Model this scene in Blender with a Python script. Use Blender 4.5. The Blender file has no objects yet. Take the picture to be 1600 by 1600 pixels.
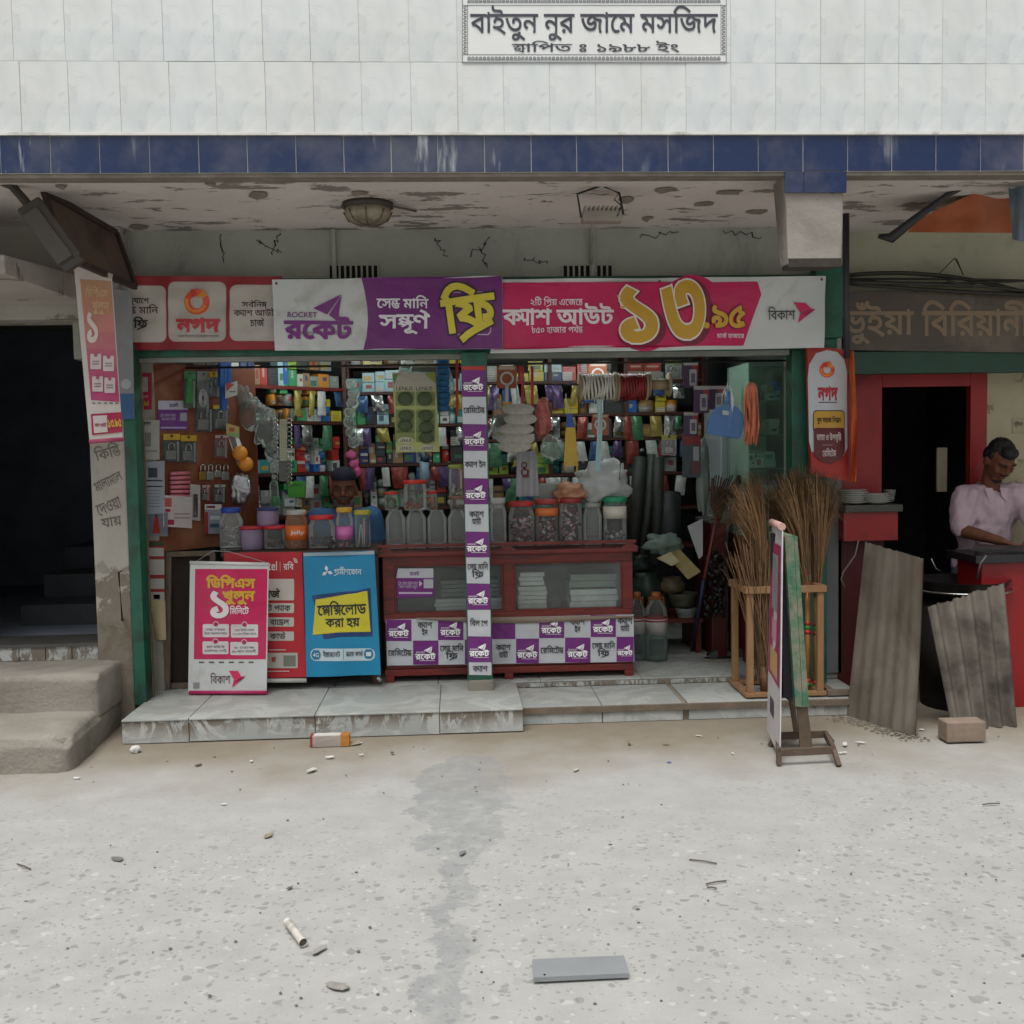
import bpy, bmesh, math, random
from mathutils import Vector, Matrix, noise
random.seed(7)
sc = bpy.context.scene
col = sc.collection
R_ = math.radians
# ---------------------------------------------------------------- camera
CAM = Vector((0, 0, 1.6)); YAW, PITCH, ROLL = R_(3.0), R_(3.4), R_(-0.97)
fw = Vector((math.sin(YAW), math.cos(YAW), 0)); rt = Vector((math.cos(YAW), -math.sin(YAW), 0)); up = Vector((0, 0, 1))
f2 = fw*math.cos(PITCH) - up*math.sin(PITCH); u2 = up*math.cos(PITCH) + fw*math.sin(PITCH)
r3 = rt*math.cos(ROLL) + u2*math.sin(ROLL); u3 = u2*math.cos(ROLL) - rt*math.sin(ROLL)
cam = bpy.data.cameras.new('camera'); co = bpy.data.objects.new('camera', cam); col.objects.link(co)
co.matrix_world = Matrix((( r3.x, u3.x, -f2.x, CAM.x), (r3.y, u3.y, -f2.y, CAM.y), (r3.z, u3.z, -f2.z, CAM.z), (0, 0, 0, 1)))
cam.sensor_width = 36; cam.lens = 36; cam.clip_end = 500; cam.clip_start = .05
sc.camera = co
# ---------------------------------------------------------------- light: bright overcast afternoon
SUN_EL, SUN_AZ = R_(68), R_(205)
w = bpy.data.worlds.new('World'); sc.world = w; w.use_nodes = True
nt = w.node_tree; bg = nt.nodes['Background']
sky = nt.nodes.new('ShaderNodeTexSky'); sky.sky_type = 'NISHITA'; sky.sun_disc = False
sky.sun_elevation = SUN_EL; sky.sun_rotation = SUN_AZ; sky.dust_density = 6; sky.air_density = 1.2; sky.ozone_density = .6
hs = nt.nodes.new('ShaderNodeHueSaturation'); hs.inputs['Saturation'].default_value = .22
nt.links.new(sky.outputs[0], hs.inputs['Color']); nt.links.new(hs.outputs[0], bg.inputs[0]); bg.inputs[1].default_value = .1
sd = bpy.data.lights.new('sun', 'SUN'); sd.energy = 1.5; sd.angle = R_(32); sd.color = (1, .985, .96)
so = bpy.data.objects.new('sun', sd); col.objects.link(so)
so.rotation_euler = (Vector((math.sin(SUN_AZ)*math.cos(SUN_EL), math.cos(SUN_AZ)*math.cos(SUN_EL), math.sin(SUN_EL)))).to_track_quat('Z', 'Y').to_euler()
sc.view_settings.view_transform = 'Standard'; sc.view_settings.look = 'None'
sc.view_settings.exposure = 0.4; sc.view_settings.gamma = 1.0
sc.cycles.max_bounces = 7; sc.cycles.diffuse_bounces = 4; sc.cycles.glossy_bounces = 3; sc.cycles.transparent_max_bounces = 10
sc.cycles.caustics_reflective = False; sc.cycles.caustics_refractive = False; sc.cycles.sample_clamp_indirect = 4
# ---------------------------------------------------------------- from a point of the photograph (1600 px square) to a point of the place
def ray(px, py): return r3*((px-800)/1600) - u3*((py-800)/1600) + f2
def at(px, py, Y): d = ray(px, py); return CAM + d*(Y/d.y)
def atz(px, py, Z): d = ray(px, py); return CAM + d*((Z-CAM.z)/d.z)
def onplane(px, py, p, n): d = ray(px, py); return CAM + d*((p-CAM).dot(n)/d.dot(n))
# ---------------------------------------------------------------- materials
def C(h):
    h = h.lstrip('#'); v = [int(h[i:i+2], 16)/255 for i in (0, 2, 4)]
    return tuple((x/12.92 if x < .04045 else ((x+.055)/1.055)**2.4) for x in v) + (1,)
MATS = {}
class NT:
    def __init__(s, m): s.t = m.node_tree; s.n = s.t.nodes; s.b = s.n['Principled BSDF']
    def add(s, k, **kw):
        n = s.n.new('ShaderNode'+k)
        for a, v in kw.items():
            if a.startswith('i_'): n.inputs[a[2:].replace('_', ' ')].default_value = v
            elif a.startswith('n'): n.inputs[int(a[1:])].default_value = v
            else: setattr(n, a, v)
        return n
    def l(s, a, b): s.t.links.new(a, b)
    def noise(s, scale, detail=4, rough=.55, vec=None, dist=0):
        n = s.add('TexNoise'); n.inputs['Scale'].default_value = scale; n.inputs['Detail'].default_value = detail
        n.inputs['Roughness'].default_value = rough; n.inputs['Distortion'].default_value = dist
        if vec is not None: s.l(vec, n.inputs['Vector'])
        return n.outputs['Fac']
    def ramp(s, fac, a, b, ca=(0, 0, 0, 1), cb=(1, 1, 1, 1)):
        r = s.add('ValToRGB'); r.color_ramp.elements[0].position = a; r.color_ramp.elements[1].position = b
        r.color_ramp.elements[0].color = ca; r.color_ramp.elements[1].color = cb
        s.l(fac, r.inputs[0]); return r.outputs[0]
    def mix(s, fac, a, b, mode='MIX'):
        m = s.add('MixRGB', blend_type=mode)
        for i, v in enumerate((fac, a, b)):
            if hasattr(v, 'links') or hasattr(v, 'is_linked'): s.l(v, m.inputs[i])
            else: m.inputs[i].default_value = v
        return m.outputs[0]
    def math(s, op, a, b=0, clamp=False):
        m = s.add('Math', operation=op, use_clamp=clamp)
        for i, v in enumerate((a, b)):
            if hasattr(v, 'is_linked'): s.l(v, m.inputs[i])
            else: m.inputs[i].default_value = v
        return m.outputs[0]
    def obj(s): return s.add('TexCoord').outputs['Object']
    def bump(s, h, strength=.3, dist=.01):
        b = s.add('Bump'); b.inputs['Strength'].default_value = strength; b.inputs['Distance'].default_value = dist
        s.l(h, b.inputs['Height']); s.l(b.outputs[0], s.b.inputs['Normal'])
def new(name):
    m = bpy.data.materials.new(name); m.use_nodes = True; MATS[name] = m; return m, NT(m)
def scaled(c, k): return tuple(min(1, x*k) for x in c[:3]) + (1,)
def M(name, colr=None, rough=.6, var=.12, scale=9, bump=0, metal=0, dirt=None, dscale=4, damt=.5, spec=.5, bscale=None, stretch=None):
    """plain painted / printed / dusty surface: colour with fine variation and optional dirt of another colour"""
    if name in MATS: return MATS[name]
    c = C(colr) if isinstance(colr, str) else colr
    m, n = new(name); v = n.obj()
    if stretch:
        mp = n.add('Mapping'); mp.inputs['Scale'].default_value = stretch; n.l(v, mp.inputs[0]); v = mp.outputs[0]
    f = n.noise(scale, 5, .6, v)
    o = n.mix(n.ramp(f, .3, .7), scaled(c, 1-var), scaled(c, 1+var))
    if dirt:
        d = n.ramp(n.noise(dscale, 7, .65, v, .4), .62-.3*damt, .74-.14*damt)
        o = n.mix(d, o, C(dirt))
    n.l(o, n.b.inputs['Base Color']); n.b.inputs['Roughness'].default_value = rough; n.b.inputs['Metallic'].default_value = metal
    n.b.inputs['Specular IOR Level'].default_value = spec
    if bump: n.bump(n.noise(bscale or scale*4, 6, .6, v), bump, .01)
    return m
def P(h):   # print colour
    k = 'print_'+h.lstrip('#')
    if k in MATS: return MATS[k]
    c = C(h); m, n = new(k); v = n.obj()
    o = n.mix(n.ramp(n.noise(6, 3, .6, v), .3, .7), scaled(c, .86), scaled(c, .98))
    o = n.mix(n.math('MULTIPLY', n.ramp(n.noise(2.3, 5, .65, v), .45, .75), .16), o, C('#857f76'))
    n.l(o, n.b.inputs['Base Color']); n.b.inputs['Roughness'].default_value = .5
    n.bump(n.noise(4, 2, .5, v, 1.2), .32, .05); return m
def clear(name, tint, amount=.25, rough=.08):
    """thin clear plastic or glass: mostly lets light through, with a gloss and a tint"""
    if name in MATS: return MATS[name]
    m, n = new(name)
    tr = n.add('BsdfTransparent'); tr.inputs[0].default_value = scaled(C(tint), 1)
    n.b.inputs['Base Color'].default_value = C(tint); n.b.inputs['Roughness'].default_value = rough
    fr = n.add('Fresnel'); fr.inputs[0].default_value = 1.45
    k = n.math('ADD', n.math('MULTIPLY', fr.outputs[0], .8), amount, True)
    mx = n.add('MixShader'); n.l(k, mx.inputs[0]); n.l(tr.outputs[0], mx.inputs[1]); n.l(n.b.outputs[0], mx.inputs[2])
    n.l(mx.outputs[0], n.n['Material Output'].inputs[0]); return m
# ---------------------------------------------------------------- mesh builder
class MB:
    def __init__(s): s.v = []; s.f = []; s.sm = []
    def add(s, vs, fs, smooth=False):
        o = len(s.v); s.v += [tuple(v) for v in vs]; s.f += [tuple(i+o for i in f) for f in fs]; s.sm += [smooth]*len(fs); return s
    def hexa(s, p):   # 8 corners: bottom 4 ccw, top 4 ccw
        return s.add(p, [(3, 2, 1, 0), (4, 5, 6, 7), (0, 1, 5, 4), (1, 2, 6, 5), (2, 3, 7, 6), (3, 0, 4, 7)])
    def box(s, a, b):
        x0, y0, z0 = a; x1, y1, z1 = b
        return s.hexa([(x0, y0, z0), (x1, y0, z0), (x1, y1, z0), (x0, y1, z0), (x0, y0, z1), (x1, y0, z1), (x1, y1, z1), (x0, y1, z1)])
    def bar(s, a, b, w, h, upv=(0, 0, 1)):
        a = Vector(a); b = Vector(b); d = (b-a).normalized(); u = Vector(upv)
        if abs(d.dot(u)) > .95: u = Vector((0, 1, 0))
        x = d.cross(u).normalized()*w/2; y = d.cross(x).normalized()*h/2
        return s.hexa([a-x-y, a+x-y, a+x+y, a-x+y, b-x-y, b+x-y, b+x+y, b-x+y])
    def slab(s, q, t, n=None):   # quad sheet with thickness t behind it
        q = [Vector(p) for p in q]
        n = n or (q[1]-q[0]).cross(q[3]-q[0]).normalized()
        return s.hexa([p - n*t for p in q] + q)
    def tube(s, pts, r, n=8, smooth=True, caps=True):
        pts = [Vector(p) for p in pts]; rs = r if isinstance(r, (list, tuple)) else [r]*len(pts)
        o = []; ref = None
        for i, p in enumerate(pts):
            d = (pts[min(i+1, len(pts)-1)] - pts[max(i-1, 0)]).normalized()
            if ref is None: ref = Vector((0, 0, 1)) if abs(d.z) < .9 else Vector((1, 0, 0))
            x = d.cross(ref).normalized(); y = d.cross(x).normalized(); ref = -y if False else ref
            o += [p + (x*math.cos(6.2832*k/n) + y*math.sin(6.2832*k/n))*rs[i] for k in range(n)]
        fs = [(i*n+k, i*n+(k+1) % n, (i+1)*n+(k+1) % n, (i+1)*n+k) for i in range(len(pts)-1) for k in range(n)]
        s.add(o, fs, smooth)
        if caps: s.add(o[:n], [tuple(range(n))[::-1]]); s.add(o[-n:], [tuple(range(n))])
        return s
    def lathe(s, prof, c, n=18, axis='z', smooth=True, sq=0):
        """prof: (r, h) pairs; sq>0 makes the round more square"""
        c = Vector(c); o = []
        for r, h in prof:
            for k in range(n):
                a = 6.2832*(k+.5)/n; ca, sa = math.cos(a), math.sin(a)
                g = r if not sq else r*(1-sq) + sq*r/max(abs(ca), abs(sa))*.92
                x, y = ca*g, sa*g
                o.append(c + (Vector((x, y, h)) if axis == 'z' else Vector((h, x, y)) if axis == 'x' else Vector((x, h, y))))
        m = len(prof)
        fs = [(i*n+k, i*n+(k+1) % n, (i+1)*n+(k+1) % n, (i+1)*n+k) for i in range(m-1) for k in range(n)]
        s.add(o, fs, smooth)
        if prof[0][0] > 1e-4: s.add(o[:n], [tuple(range(n))[::-1]])
        if prof[-1][0] > 1e-4: s.add(o[-n:], [tuple(range(n))])
        return s
    def ell(s, c, r, n=14, m=10, rot=None):
        c = Vector(c); r = (r, r, r) if not hasattr(r, '__len__') else r; o = []
        for i in range(m+1):
            t = math.pi*i/m
            for k in range(n):
                a = 6.2832*k/n; p = Vector((r[0]*math.sin(t)*math.cos(a), r[1]*math.sin(t)*math.sin(a), -r[2]*math.cos(t)))
                o.append(c + (rot @ p if rot else p))
        return s.add(o, [(i*n+k, i*n+(k+1) % n, (i+1)*n+(k+1) % n, (i+1)*n+k) for i in range(m) for k in range(n)], True)
    def prism(s, poly, mapf, t, n):   # polygon on a plane with thickness
        q = fill([poly], 1e9) if False else None
        k = len(poly); a = [Vector(mapf(*p)) for p in poly]; b = [p - n*t for p in a]
        s.add(a, [tuple(range(k))]); s.add(b, [tuple(range(k))[::-1]])
        return s.add(a+b, [(i, i+k, (i+1) % k + k, (i+1) % k) for i in range(k)])
    def grid(s, fn, nu, nv, smooth=True):
        o = [fn(i/nu, j/nv) for j in range(nv+1) for i in range(nu+1)]; w = nu+1
        return s.add(o, [(j*w+i, j*w+i+1, (j+1)*w+i+1, (j+1)*w+i) for j in range(nv) for i in range(nu)], smooth)
    def mesh(s, name, mat, bevel=0):
        me = bpy.data.meshes.new(name); me.from_pydata(s.v, [], s.f); me.polygons.foreach_set('use_smooth', s.sm)
        bm = bmesh.new(); bm.from_mesh(me)
        bmesh.ops.remove_doubles(bm, verts=bm.verts, dist=1e-5)
        bmesh.ops.recalc_face_normals(bm, faces=bm.faces)
        if bevel:
            es = [e for e in bm.edges if len(e.link_faces) == 2 and e.calc_face_angle(0) > .6]
            bmesh.ops.bevel(bm, geom=es, offset=bevel, segments=2, affect='EDGES', profile=.6, clamp_overlap=True)
        bm.to_mesh(me); bm.free()
        me.materials.append(mat); return me
    def build(s, name, mat, parent=None, bevel=0, base=None, **tags):
        me = s.mesh(name, mat, bevel)
        o = bpy.data.objects.new(name, me); col.objects.link(o)
        if base is not None:
            base = Vector(base); me.transform(Matrix.Translation(-base)); o.location = base
        WT[o.name] = o.location.copy()
        if parent is not None: adopt(o, parent)
        if tags: tag(o, **tags)
        return o
WT = {}   # where each object's origin stands in the world
def adopt(o, parent):
    o.parent = parent; o.matrix_parent_inverse = Matrix.Translation(-WT.get(parent.name, Vector((0, 0, 0)))); WT[o.name] = o.location.copy()
def tag(o, label=None, cat=None, group=None, kind=None):
    if label: o['label'] = label
    if cat: o['category'] = cat
    if group: o['group'] = group
    if kind: o['kind'] = kind
    return o
def thing(name, loc, label, cat, group=None):
    o = bpy.data.objects.new(name, None); col.objects.link(o); o.location = loc; o.empty_display_size = .1
    WT[o.name] = Vector(loc)
    return tag(o, label, cat, group)
def copy_tree(o, parent=None):
    c = o.copy(); col.objects.link(c)
    if parent is not None: c.parent = parent
    for ch in [x for x in bpy.data.objects if x.parent == o]: copy_tree(ch, c)
    return c
def kids(o): return [x for x in bpy.data.objects if x.parent == o]
def rect(x0, y0, x1, y1): return [(x0, y0), (x1, y0), (x1, y1), (x0, y1)]
def rrect(x0, y0, x1, y1, r, n=4):
    o = []
    for cx, cy, a in ((x1-r, y0+r, -90), (x1-r, y1-r, 0), (x0+r, y1-r, 90), (x0+r, y0+r, 180)):
        o += [(cx + r*math.cos(R_(a+90*k/n)), cy + r*math.sin(R_(a+90*k/n))) for k in range(n+1)]
    return o
def circ(cx, cy, r, n=20, ry=None): return [(cx+r*math.cos(6.2832*k/n), cy+(ry or r)*math.sin(6.2832*k/n)) for k in range(n)]
def arc(cx, cy, r0, r1, a0, a1, n=16):
    A = [R_(a0+(a1-a0)*k/n) for k in range(n+1)]
    return [(cx+r1*math.cos(a), cy+r1*math.sin(a)) for a in A] + [(cx+r0*math.cos(a), cy+r0*math.sin(a)) for a in A[::-1]]
# ---------------------------------------------------------------- lettering (outlines of the built-in font, filled by scan lines)
_G = {}
def _splines(s):
    c = bpy.data.curves.new('t', 'FONT'); c.body = s
    o = bpy.data.objects.new('t', c); bpy.context.scene.collection.objects.link(o)
    dg = bpy.context.evaluated_depsgraph_get()
    k = o.evaluated_get(dg).to_curve(dg)
    out = []
    for sp in k.splines:
        pts = sp.bezier_points; n = len(pts); poly = []
        for i in range(n):
            a, b = pts[i], pts[(i+1) % n]
            p0, p1, p2, p3 = a.co, a.handle_right, b.handle_left, b.co
            L = (p3-p0).length
            m = 1 if (p1-p0).cross(p3-p0).length + (p2-p0).cross(p3-p0).length < 1e-5 else max(2, min(6, int(L/0.07)+2))
            for j in range(m):
                t = j/m; q = 1-t
                v = p0*q**3 + p1*(3*q*q*t) + p2*(3*q*t*t) + p3*t**3
                poly.append((v.x, v.y))
        out.append(poly)
    o.evaluated_get(dg).to_curve_clear()
    bpy.data.objects.remove(o); bpy.data.curves.remove(c)
    return out
def _minx(p): return min(x for s in p for x, y in s)
def glyph(ch):
    if ch not in _G:
        if '|' not in _G:
            _G['|'] = None; _G['bar'] = _minx(_splines('।'))
        if ch == ' ': _G[ch] = ([], 0.27)
        else:
            sp = _splines(ch + '।')
            bar = _splines('।'); nb = len(bar)
            adv = _minx(sp[-nb:]) - _G['bar']
            sp = sp[:-nb]
            if sp and _area(max(sp, key=lambda q: abs(_area(q)))) < 0: sp = [q[::-1] for q in sp]
            _G[ch] = (sp, adv)
    return _G[ch]
def _stroke(pts, w):
    out = []
    for (x0, y0), (x1, y1) in zip(pts[:-1], pts[1:]):
        dx, dy = x1-x0, y1-y0; L = math.hypot(dx, dy) or 1; nx, ny = -dy/L*w/2, dx/L*w/2
        ex, ey = dx/L*w*.3, dy/L*w*.3
        out.append([(x0-ex+nx, y0-ey+ny), (x1+ex+nx, y1+ey+ny), (x1+ex-nx, y1+ey-ny), (x0-ex-nx, y0-ey-ny)][::-1])
    return out
HL = 0.647   # height of the headline
def _tf(polys, sx, sy, dx, dy): return [[(x*sx+dx, y*sy+dy) for x, y in p] for p in polys]
PRE = 'িেৈ'
def shape(s):
    """-> polygons of a line of Bengali (vowel order, reph, ya- and ra-phala, stacked pairs), total advance"""
    out = []; x = 0.0; i = 0; V = '\u09cd'
    cons = lambda c: '\u0995' <= c <= '\u09b9' or c in '\u09dc\u09dd\u09df'
    while i < len(s):
        c = s[i]
        if not cons(c):
            p, a = glyph(c); out += _tf(p, 1, 1, x, 0); x += a; i += 1; continue
        cl = [c]; i += 1
        if i < len(s) and s[i] == '\u09bc': i += 1; cl = [{'য': '\u09df', 'ড': '\u09dc', 'ঢ': '\u09dd'}.get(c, c)]
        while i+1 < len(s) and s[i] == V and cons(s[i+1]):
            cl.append(s[i+1]); i += 2
        signs = ''
        while i < len(s) and s[i] in 'ািীুূৃেৈোৌঁ': signs += s[i]; i += 1
        signs = signs.replace('ো', 'ো').replace('ৌ', 'ৌ')
        for q in signs:
            if q in PRE:
                p, a = glyph(q); out += _tf(p, 1, 1, x, 0); x += a
        reph = len(cl) > 1 and cl[0] == 'র'
        if reph: cl = cl[1:]
        yap = rap = False
        if len(cl) > 1 and cl[-1] == 'য': yap = True; cl = cl[:-1]
        if len(cl) > 1 and cl[-1] == 'র': rap = True; cl = cl[:-1]
        x0 = x
        if len(cl) == 1:
            p, a = glyph(cl[0]); out += _tf(p, 1, 1, x, 0); x += a
        else:
            p, a = glyph(cl[0]); p2, a2 = glyph(cl[1])
            w = max(a*.8, a2*.8)
            out += _tf(p, .8, .56, x, HL*.44); out += _tf(p2, .78, .56, x + w - a2*.78, -.04)
            out += _stroke([(x, HL-.03), (x+w, HL-.03)], .065); x += w
        if rap:
            out += _stroke([(x0+.08, -.16), (x0+.2, -.09), (x0+.34, -.03), (x-.12, .1)], .07)
        if yap:
            out += _stroke([(x-.02, HL-.03), (x+.34, HL-.03)], .065)
            out += _stroke([(x+.03, .45), (x+.03, .28), (x+.1, .17), (x+.26, .22)], .065); out += _stroke([(x+.26, HL-.03), (x+.26, .0)], .065); x += .34
        if reph: out += _stroke([(x-.3, HL+.2), (x-.17, HL+.12), (x-.06, HL)], .075)
        for q in signs:
            if q not in PRE:
                p, a = glyph(q)
                out += _tf(p, 1, 1, x, 0); x += a
    return out, x
def _area(p): return sum(a[0]*b[1]-b[0]*a[1] for a, b in zip(p, p[1:]+p[:1]))/2
def fatten(polys, d):
    out = []
    for p in polys:
        n = len(p); q = []
        for i in range(n):
            (ax, ay), (bx, by), (cx, cy) = p[i-1], p[i], p[(i+1) % n]
            e1 = (bx-ax, by-ay); e2 = (cx-bx, cy-by)
            l1 = math.hypot(*e1) or 1; l2 = math.hypot(*e2) or 1
            nx = (e1[1]/l1 + e2[1]/l2); ny = -(e1[0]/l1 + e2[0]/l2); l = math.hypot(nx, ny)
            if l < .3: nx, ny, l = e1[1]/l1, -e1[0]/l1, 1
            k = d/l*min(2/l, 1.6) if l > 1e-6 else 0
            q.append((bx + nx*k, by + ny*k))
        out.append(q)
    return out
def fill(polys, step=.03):
    """non-zero winding fill -> list of quads"""
    E = []; ys = set()
    for p in polys:
        for (x0, y0), (x1, y1) in zip(p, p[1:]+p[:1]):
            if abs(y0-y1) < 1e-6: ys.add(round(y0, 4)); continue
            E.append((x0, y0, x1, y1, 1) if y0 < y1 else (x1, y1, x0, y0, -1))
            ys.add(round(y0, 4)); ys.add(round(y1, 4))
    ys = sorted(ys); Y = []
    for a, b in zip(ys[:-1], ys[1:]):
        if b-a < step*.25 and Y and a - Y[-1] < step*.25: continue
        m = max(1, int((b-a)/step + .5))
        for j in range(m): Y.append(a + (b-a)*j/m)
    if ys: Y.append(ys[-1])
    Q = []
    for a, b in zip(Y[:-1], Y[1:]):
        m = (a+b)/2; A = []
        for x0, y0, x1, y1, w in E:
            if y0 <= m < y1:
                k = (x1-x0)/(y1-y0); xm = x0 + (m-y0)*k
                A.append((xm, x0 + (max(a, y0)-y0)*k, x0 + (min(b, y1)-y0)*k, w))
        A.sort(); wn = 0
        for e in A:
            if wn == 0: st = e
            wn += e[3]
            if wn == 0: Q.append(((st[1], a), (e[1], a), (e[2], b), (st[2], b)))
    return Q
# ---------------------------------------------------------------- print on a sheet: shapes and lettering laid a millimetre apart
_SH = {}
def line(s):
    if s not in _SH:
        p, a = shape(s); xs = [x for q in p for x, y in q]; ys = [y for q in p for x, y in q]
        _SH[s] = (p, min(xs), max(xs), min(ys), max(ys))
    return _SH[s]
class Print:
    """px coordinates of the photograph on the sheet's own plane: pm(px, py) -> point, nrm = towards the street"""
    def __init__(s, parent, pm, nrm, step=.0015, maxw=0):
        s.p = parent; s.pm = pm; s.n = nrm; s.d = {}; s.step = step; s.maxw = maxw
    def quads(s, Q, colr, layer, name):
        k = (name, colr, layer, len(s.d) if name == 'printed_panel' else 0); v, f = s.d.setdefault(k, ([], []))
        for q in Q:
            qs = [q]
            if s.maxw:
                wd = max(abs(q[1][0]-q[0][0]), abs(q[2][0]-q[3][0])); m = max(1, int(wd/s.maxw+.5))
                lerp = lambda a, b, t: (a[0]+(b[0]-a[0])*t, a[1]+(b[1]-a[1])*t)
                qs = [(lerp(q[0], q[1], i/m), lerp(q[0], q[1], (i+1)/m), lerp(q[3], q[2], (i+1)/m), lerp(q[3], q[2], i/m)) for i in range(m)]
            for t in qs:
                n = len(v); v += [s.pm(*p) + s.n*(s.step*layer) for p in t]; f.append((n, n+1, n+2, n+3))
    def poly(s, pts, colr, layer=1, name='printed_panel', step=7):
        if _area(pts) < 0: pts = pts[::-1]
        s.quads(fill([pts], step if s.maxw else 1e9 if len(pts) == 4 else 3), colr, layer, name); return s
    def text(s, t, x0, x1, yh, yb, colr, layer=3, bold=0, rot=0, box=False, name='lettering', shear=0, outline=None, step=.035):
        """x0..x1 wide; headline at yh, baseline at yb (box: the glyphs' own extent)"""
        p, a, b, lo, hi = line(t)
        if not box: lo, hi = 0, HL
        sx = (x1-x0)/(b-a); sy = (yb-yh)/(hi-lo)
        cx, cy = (x0+x1)/2, (yh+yb)/2; cr, sr = math.cos(R_(rot)), math.sin(R_(rot))
        def mp(x, y):
            X = x0 + (x-a)*sx - cx; Y = yb - (y-lo)*sy - cy; X -= shear*Y
            return (cx + X*cr - Y*sr, cy + X*sr + Y*cr)
        if outline:
            s.quads([tuple(mp(*q) for q in k) for k in fill(fatten(p, bold+outline[1]), step)], outline[0], layer-1, name)
        if bold: p = fatten(p, bold)
        s.quads([tuple(mp(*q) for q in k) for k in fill(p, step)], colr, layer, name); return s
    def done(s):
        for (name, colr, layer, _k), (v, f) in s.d.items():
            me = bpy.data.meshes.new(name); me.from_pydata([tuple(q) for q in v], [], f); me.materials.append(P(colr))
            o = bpy.data.objects.new(name, me); col.objects.link(o); adopt(o, s.p)
            bm = bmesh.new(); bm.from_mesh(me)
            for fc in bm.faces:
                if fc.normal.dot(s.n) < 0: fc.normal_flip()
            bm.to_mesh(me); bm.free()
def sheet(name, quad_px, plane, mat, label, cat, thick=.004, group=None, wave=None, parent=None, nu=48, nv=16):
    """a flat or gently wavy sheet given by its four corners in the picture on a plane (p, n); -> object, Print"""
    p, n = plane; n = n.normalized()
    wv = wave or (lambda x, y: 0)
    pm = lambda x, y: onplane(x, y, p, n) + n*wv(x, y)
    (ax, ay), (bx, by), (cx, cy), (dx, dy) = quad_px     # tl tr br bl
    mb = MB()
    if wave:
        def bil(u, v): return (ax*(1-u)*(1-v)+bx*u*(1-v)+cx*u*v+dx*(1-u)*v, ay*(1-u)*(1-v)+by*u*(1-v)+cy*u*v+dy*(1-u)*v)
        mb.grid(lambda u, v: pm(*bil(u, v)), nu, nv); mb.grid(lambda u, v: pm(*bil(1-u, v)) - n*thick, nu, nv)
    else:
        mb.slab([pm(dx, dy), pm(cx, cy), pm(bx, by), pm(ax, ay)], thick, n)
    o = mb.build(name, mat, parent)
    if parent is None: tag(o, label, cat, group)
    return o, Print(o, pm, n, maxw=8 if wave else 0, step=.0024 if wave else .0015)
FRONT = Vector((0, -1, 0))
def yplane(Y): return (Vector((0, Y, 0)), FRONT)
def bird(pr, x, y, k, colr='#d8215f', dark='#a3124a', layer=3):
    q = lambda pts: [(x+a*k, y+b*k) for a, b in pts]
    pr.poly(q([(0, 0), (.55, .06), (.82, .33), (.3, .52)]), colr, layer, 'emblem')
    pr.poly(q([(.3, .52), (.82, .33), (1, .36), (.6, .66)]), dark, layer, 'emblem')
    pr.poly(q([(.3, .52), (.6, .66), (.18, 1.0)]), colr, layer, 'emblem')
def plane_mark(pr, x, y, k, colr='#ffffff', layer=4):
    q = lambda pts: [(x+a*k, y+b*k) for a, b in pts]
    pr.poly(q([(0, .5), (1, 0), (.5, .72)]), colr, layer, 'emblem'); pr.poly(q([(.56, .74), (1.02, .02), (.86, .95)]), colr, layer, 'emblem')
    return pr
def rocket(pr, cx, cy, k, colr='#ffffff', layer=4, small=True):
    """the paper plane over the word"""
    pr.text('রকেট', cx-.5*k, cx+.5*k, cy-.06*k, cy+.2*k, colr, layer, bold=.035)
    pr.text('ROCKET', cx-.46*k, cx-.02*k, cy-.19*k, cy-.11*k, colr, layer, bold=.01, box=True)
    plane_mark(pr, cx-.08*k, cy-.46*k, .42*k, colr, layer)
    if small: pr.poly(rect(cx-.28*k, cy+.255*k, cx+.48*k, cy+.275*k), colr, layer, 'lettering')
def swirl(pr, cx, cy, r, layer=3):
    pr.poly(arc(cx, cy, r*.5, r, -30, 250, 20), '#e2471f', layer, 'emblem'); pr.poly(arc(cx-r*.06, cy, r*.62, r*.86, 20, 200, 14), '#f08a24', layer+1, 'emblem')
    for a, c in ((-62, '#f0912d'), (-92, '#ea6a20'), (-118, '#d8321c')):
        e = R_(a); pr.poly([(cx+r*.45*math.cos(e-.25), cy+r*.45*math.sin(e-.25)), (cx+r*1.1*math.cos(e), cy+r*1.1*math.sin(e)), (cx+r*.98*math.cos(e+.55), cy+r*.98*math.sin(e+.55)), (cx+r*.5*math.cos(e+.5), cy+r*.5*math.sin(e+.5))], c, layer+2, 'emblem')
# ================================================================ THE SETTING
FZ = .14            # shop floor above the road
SOF = 2.96          # underside of the overhang
YF = 5.08           # face of the upper storey
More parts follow.
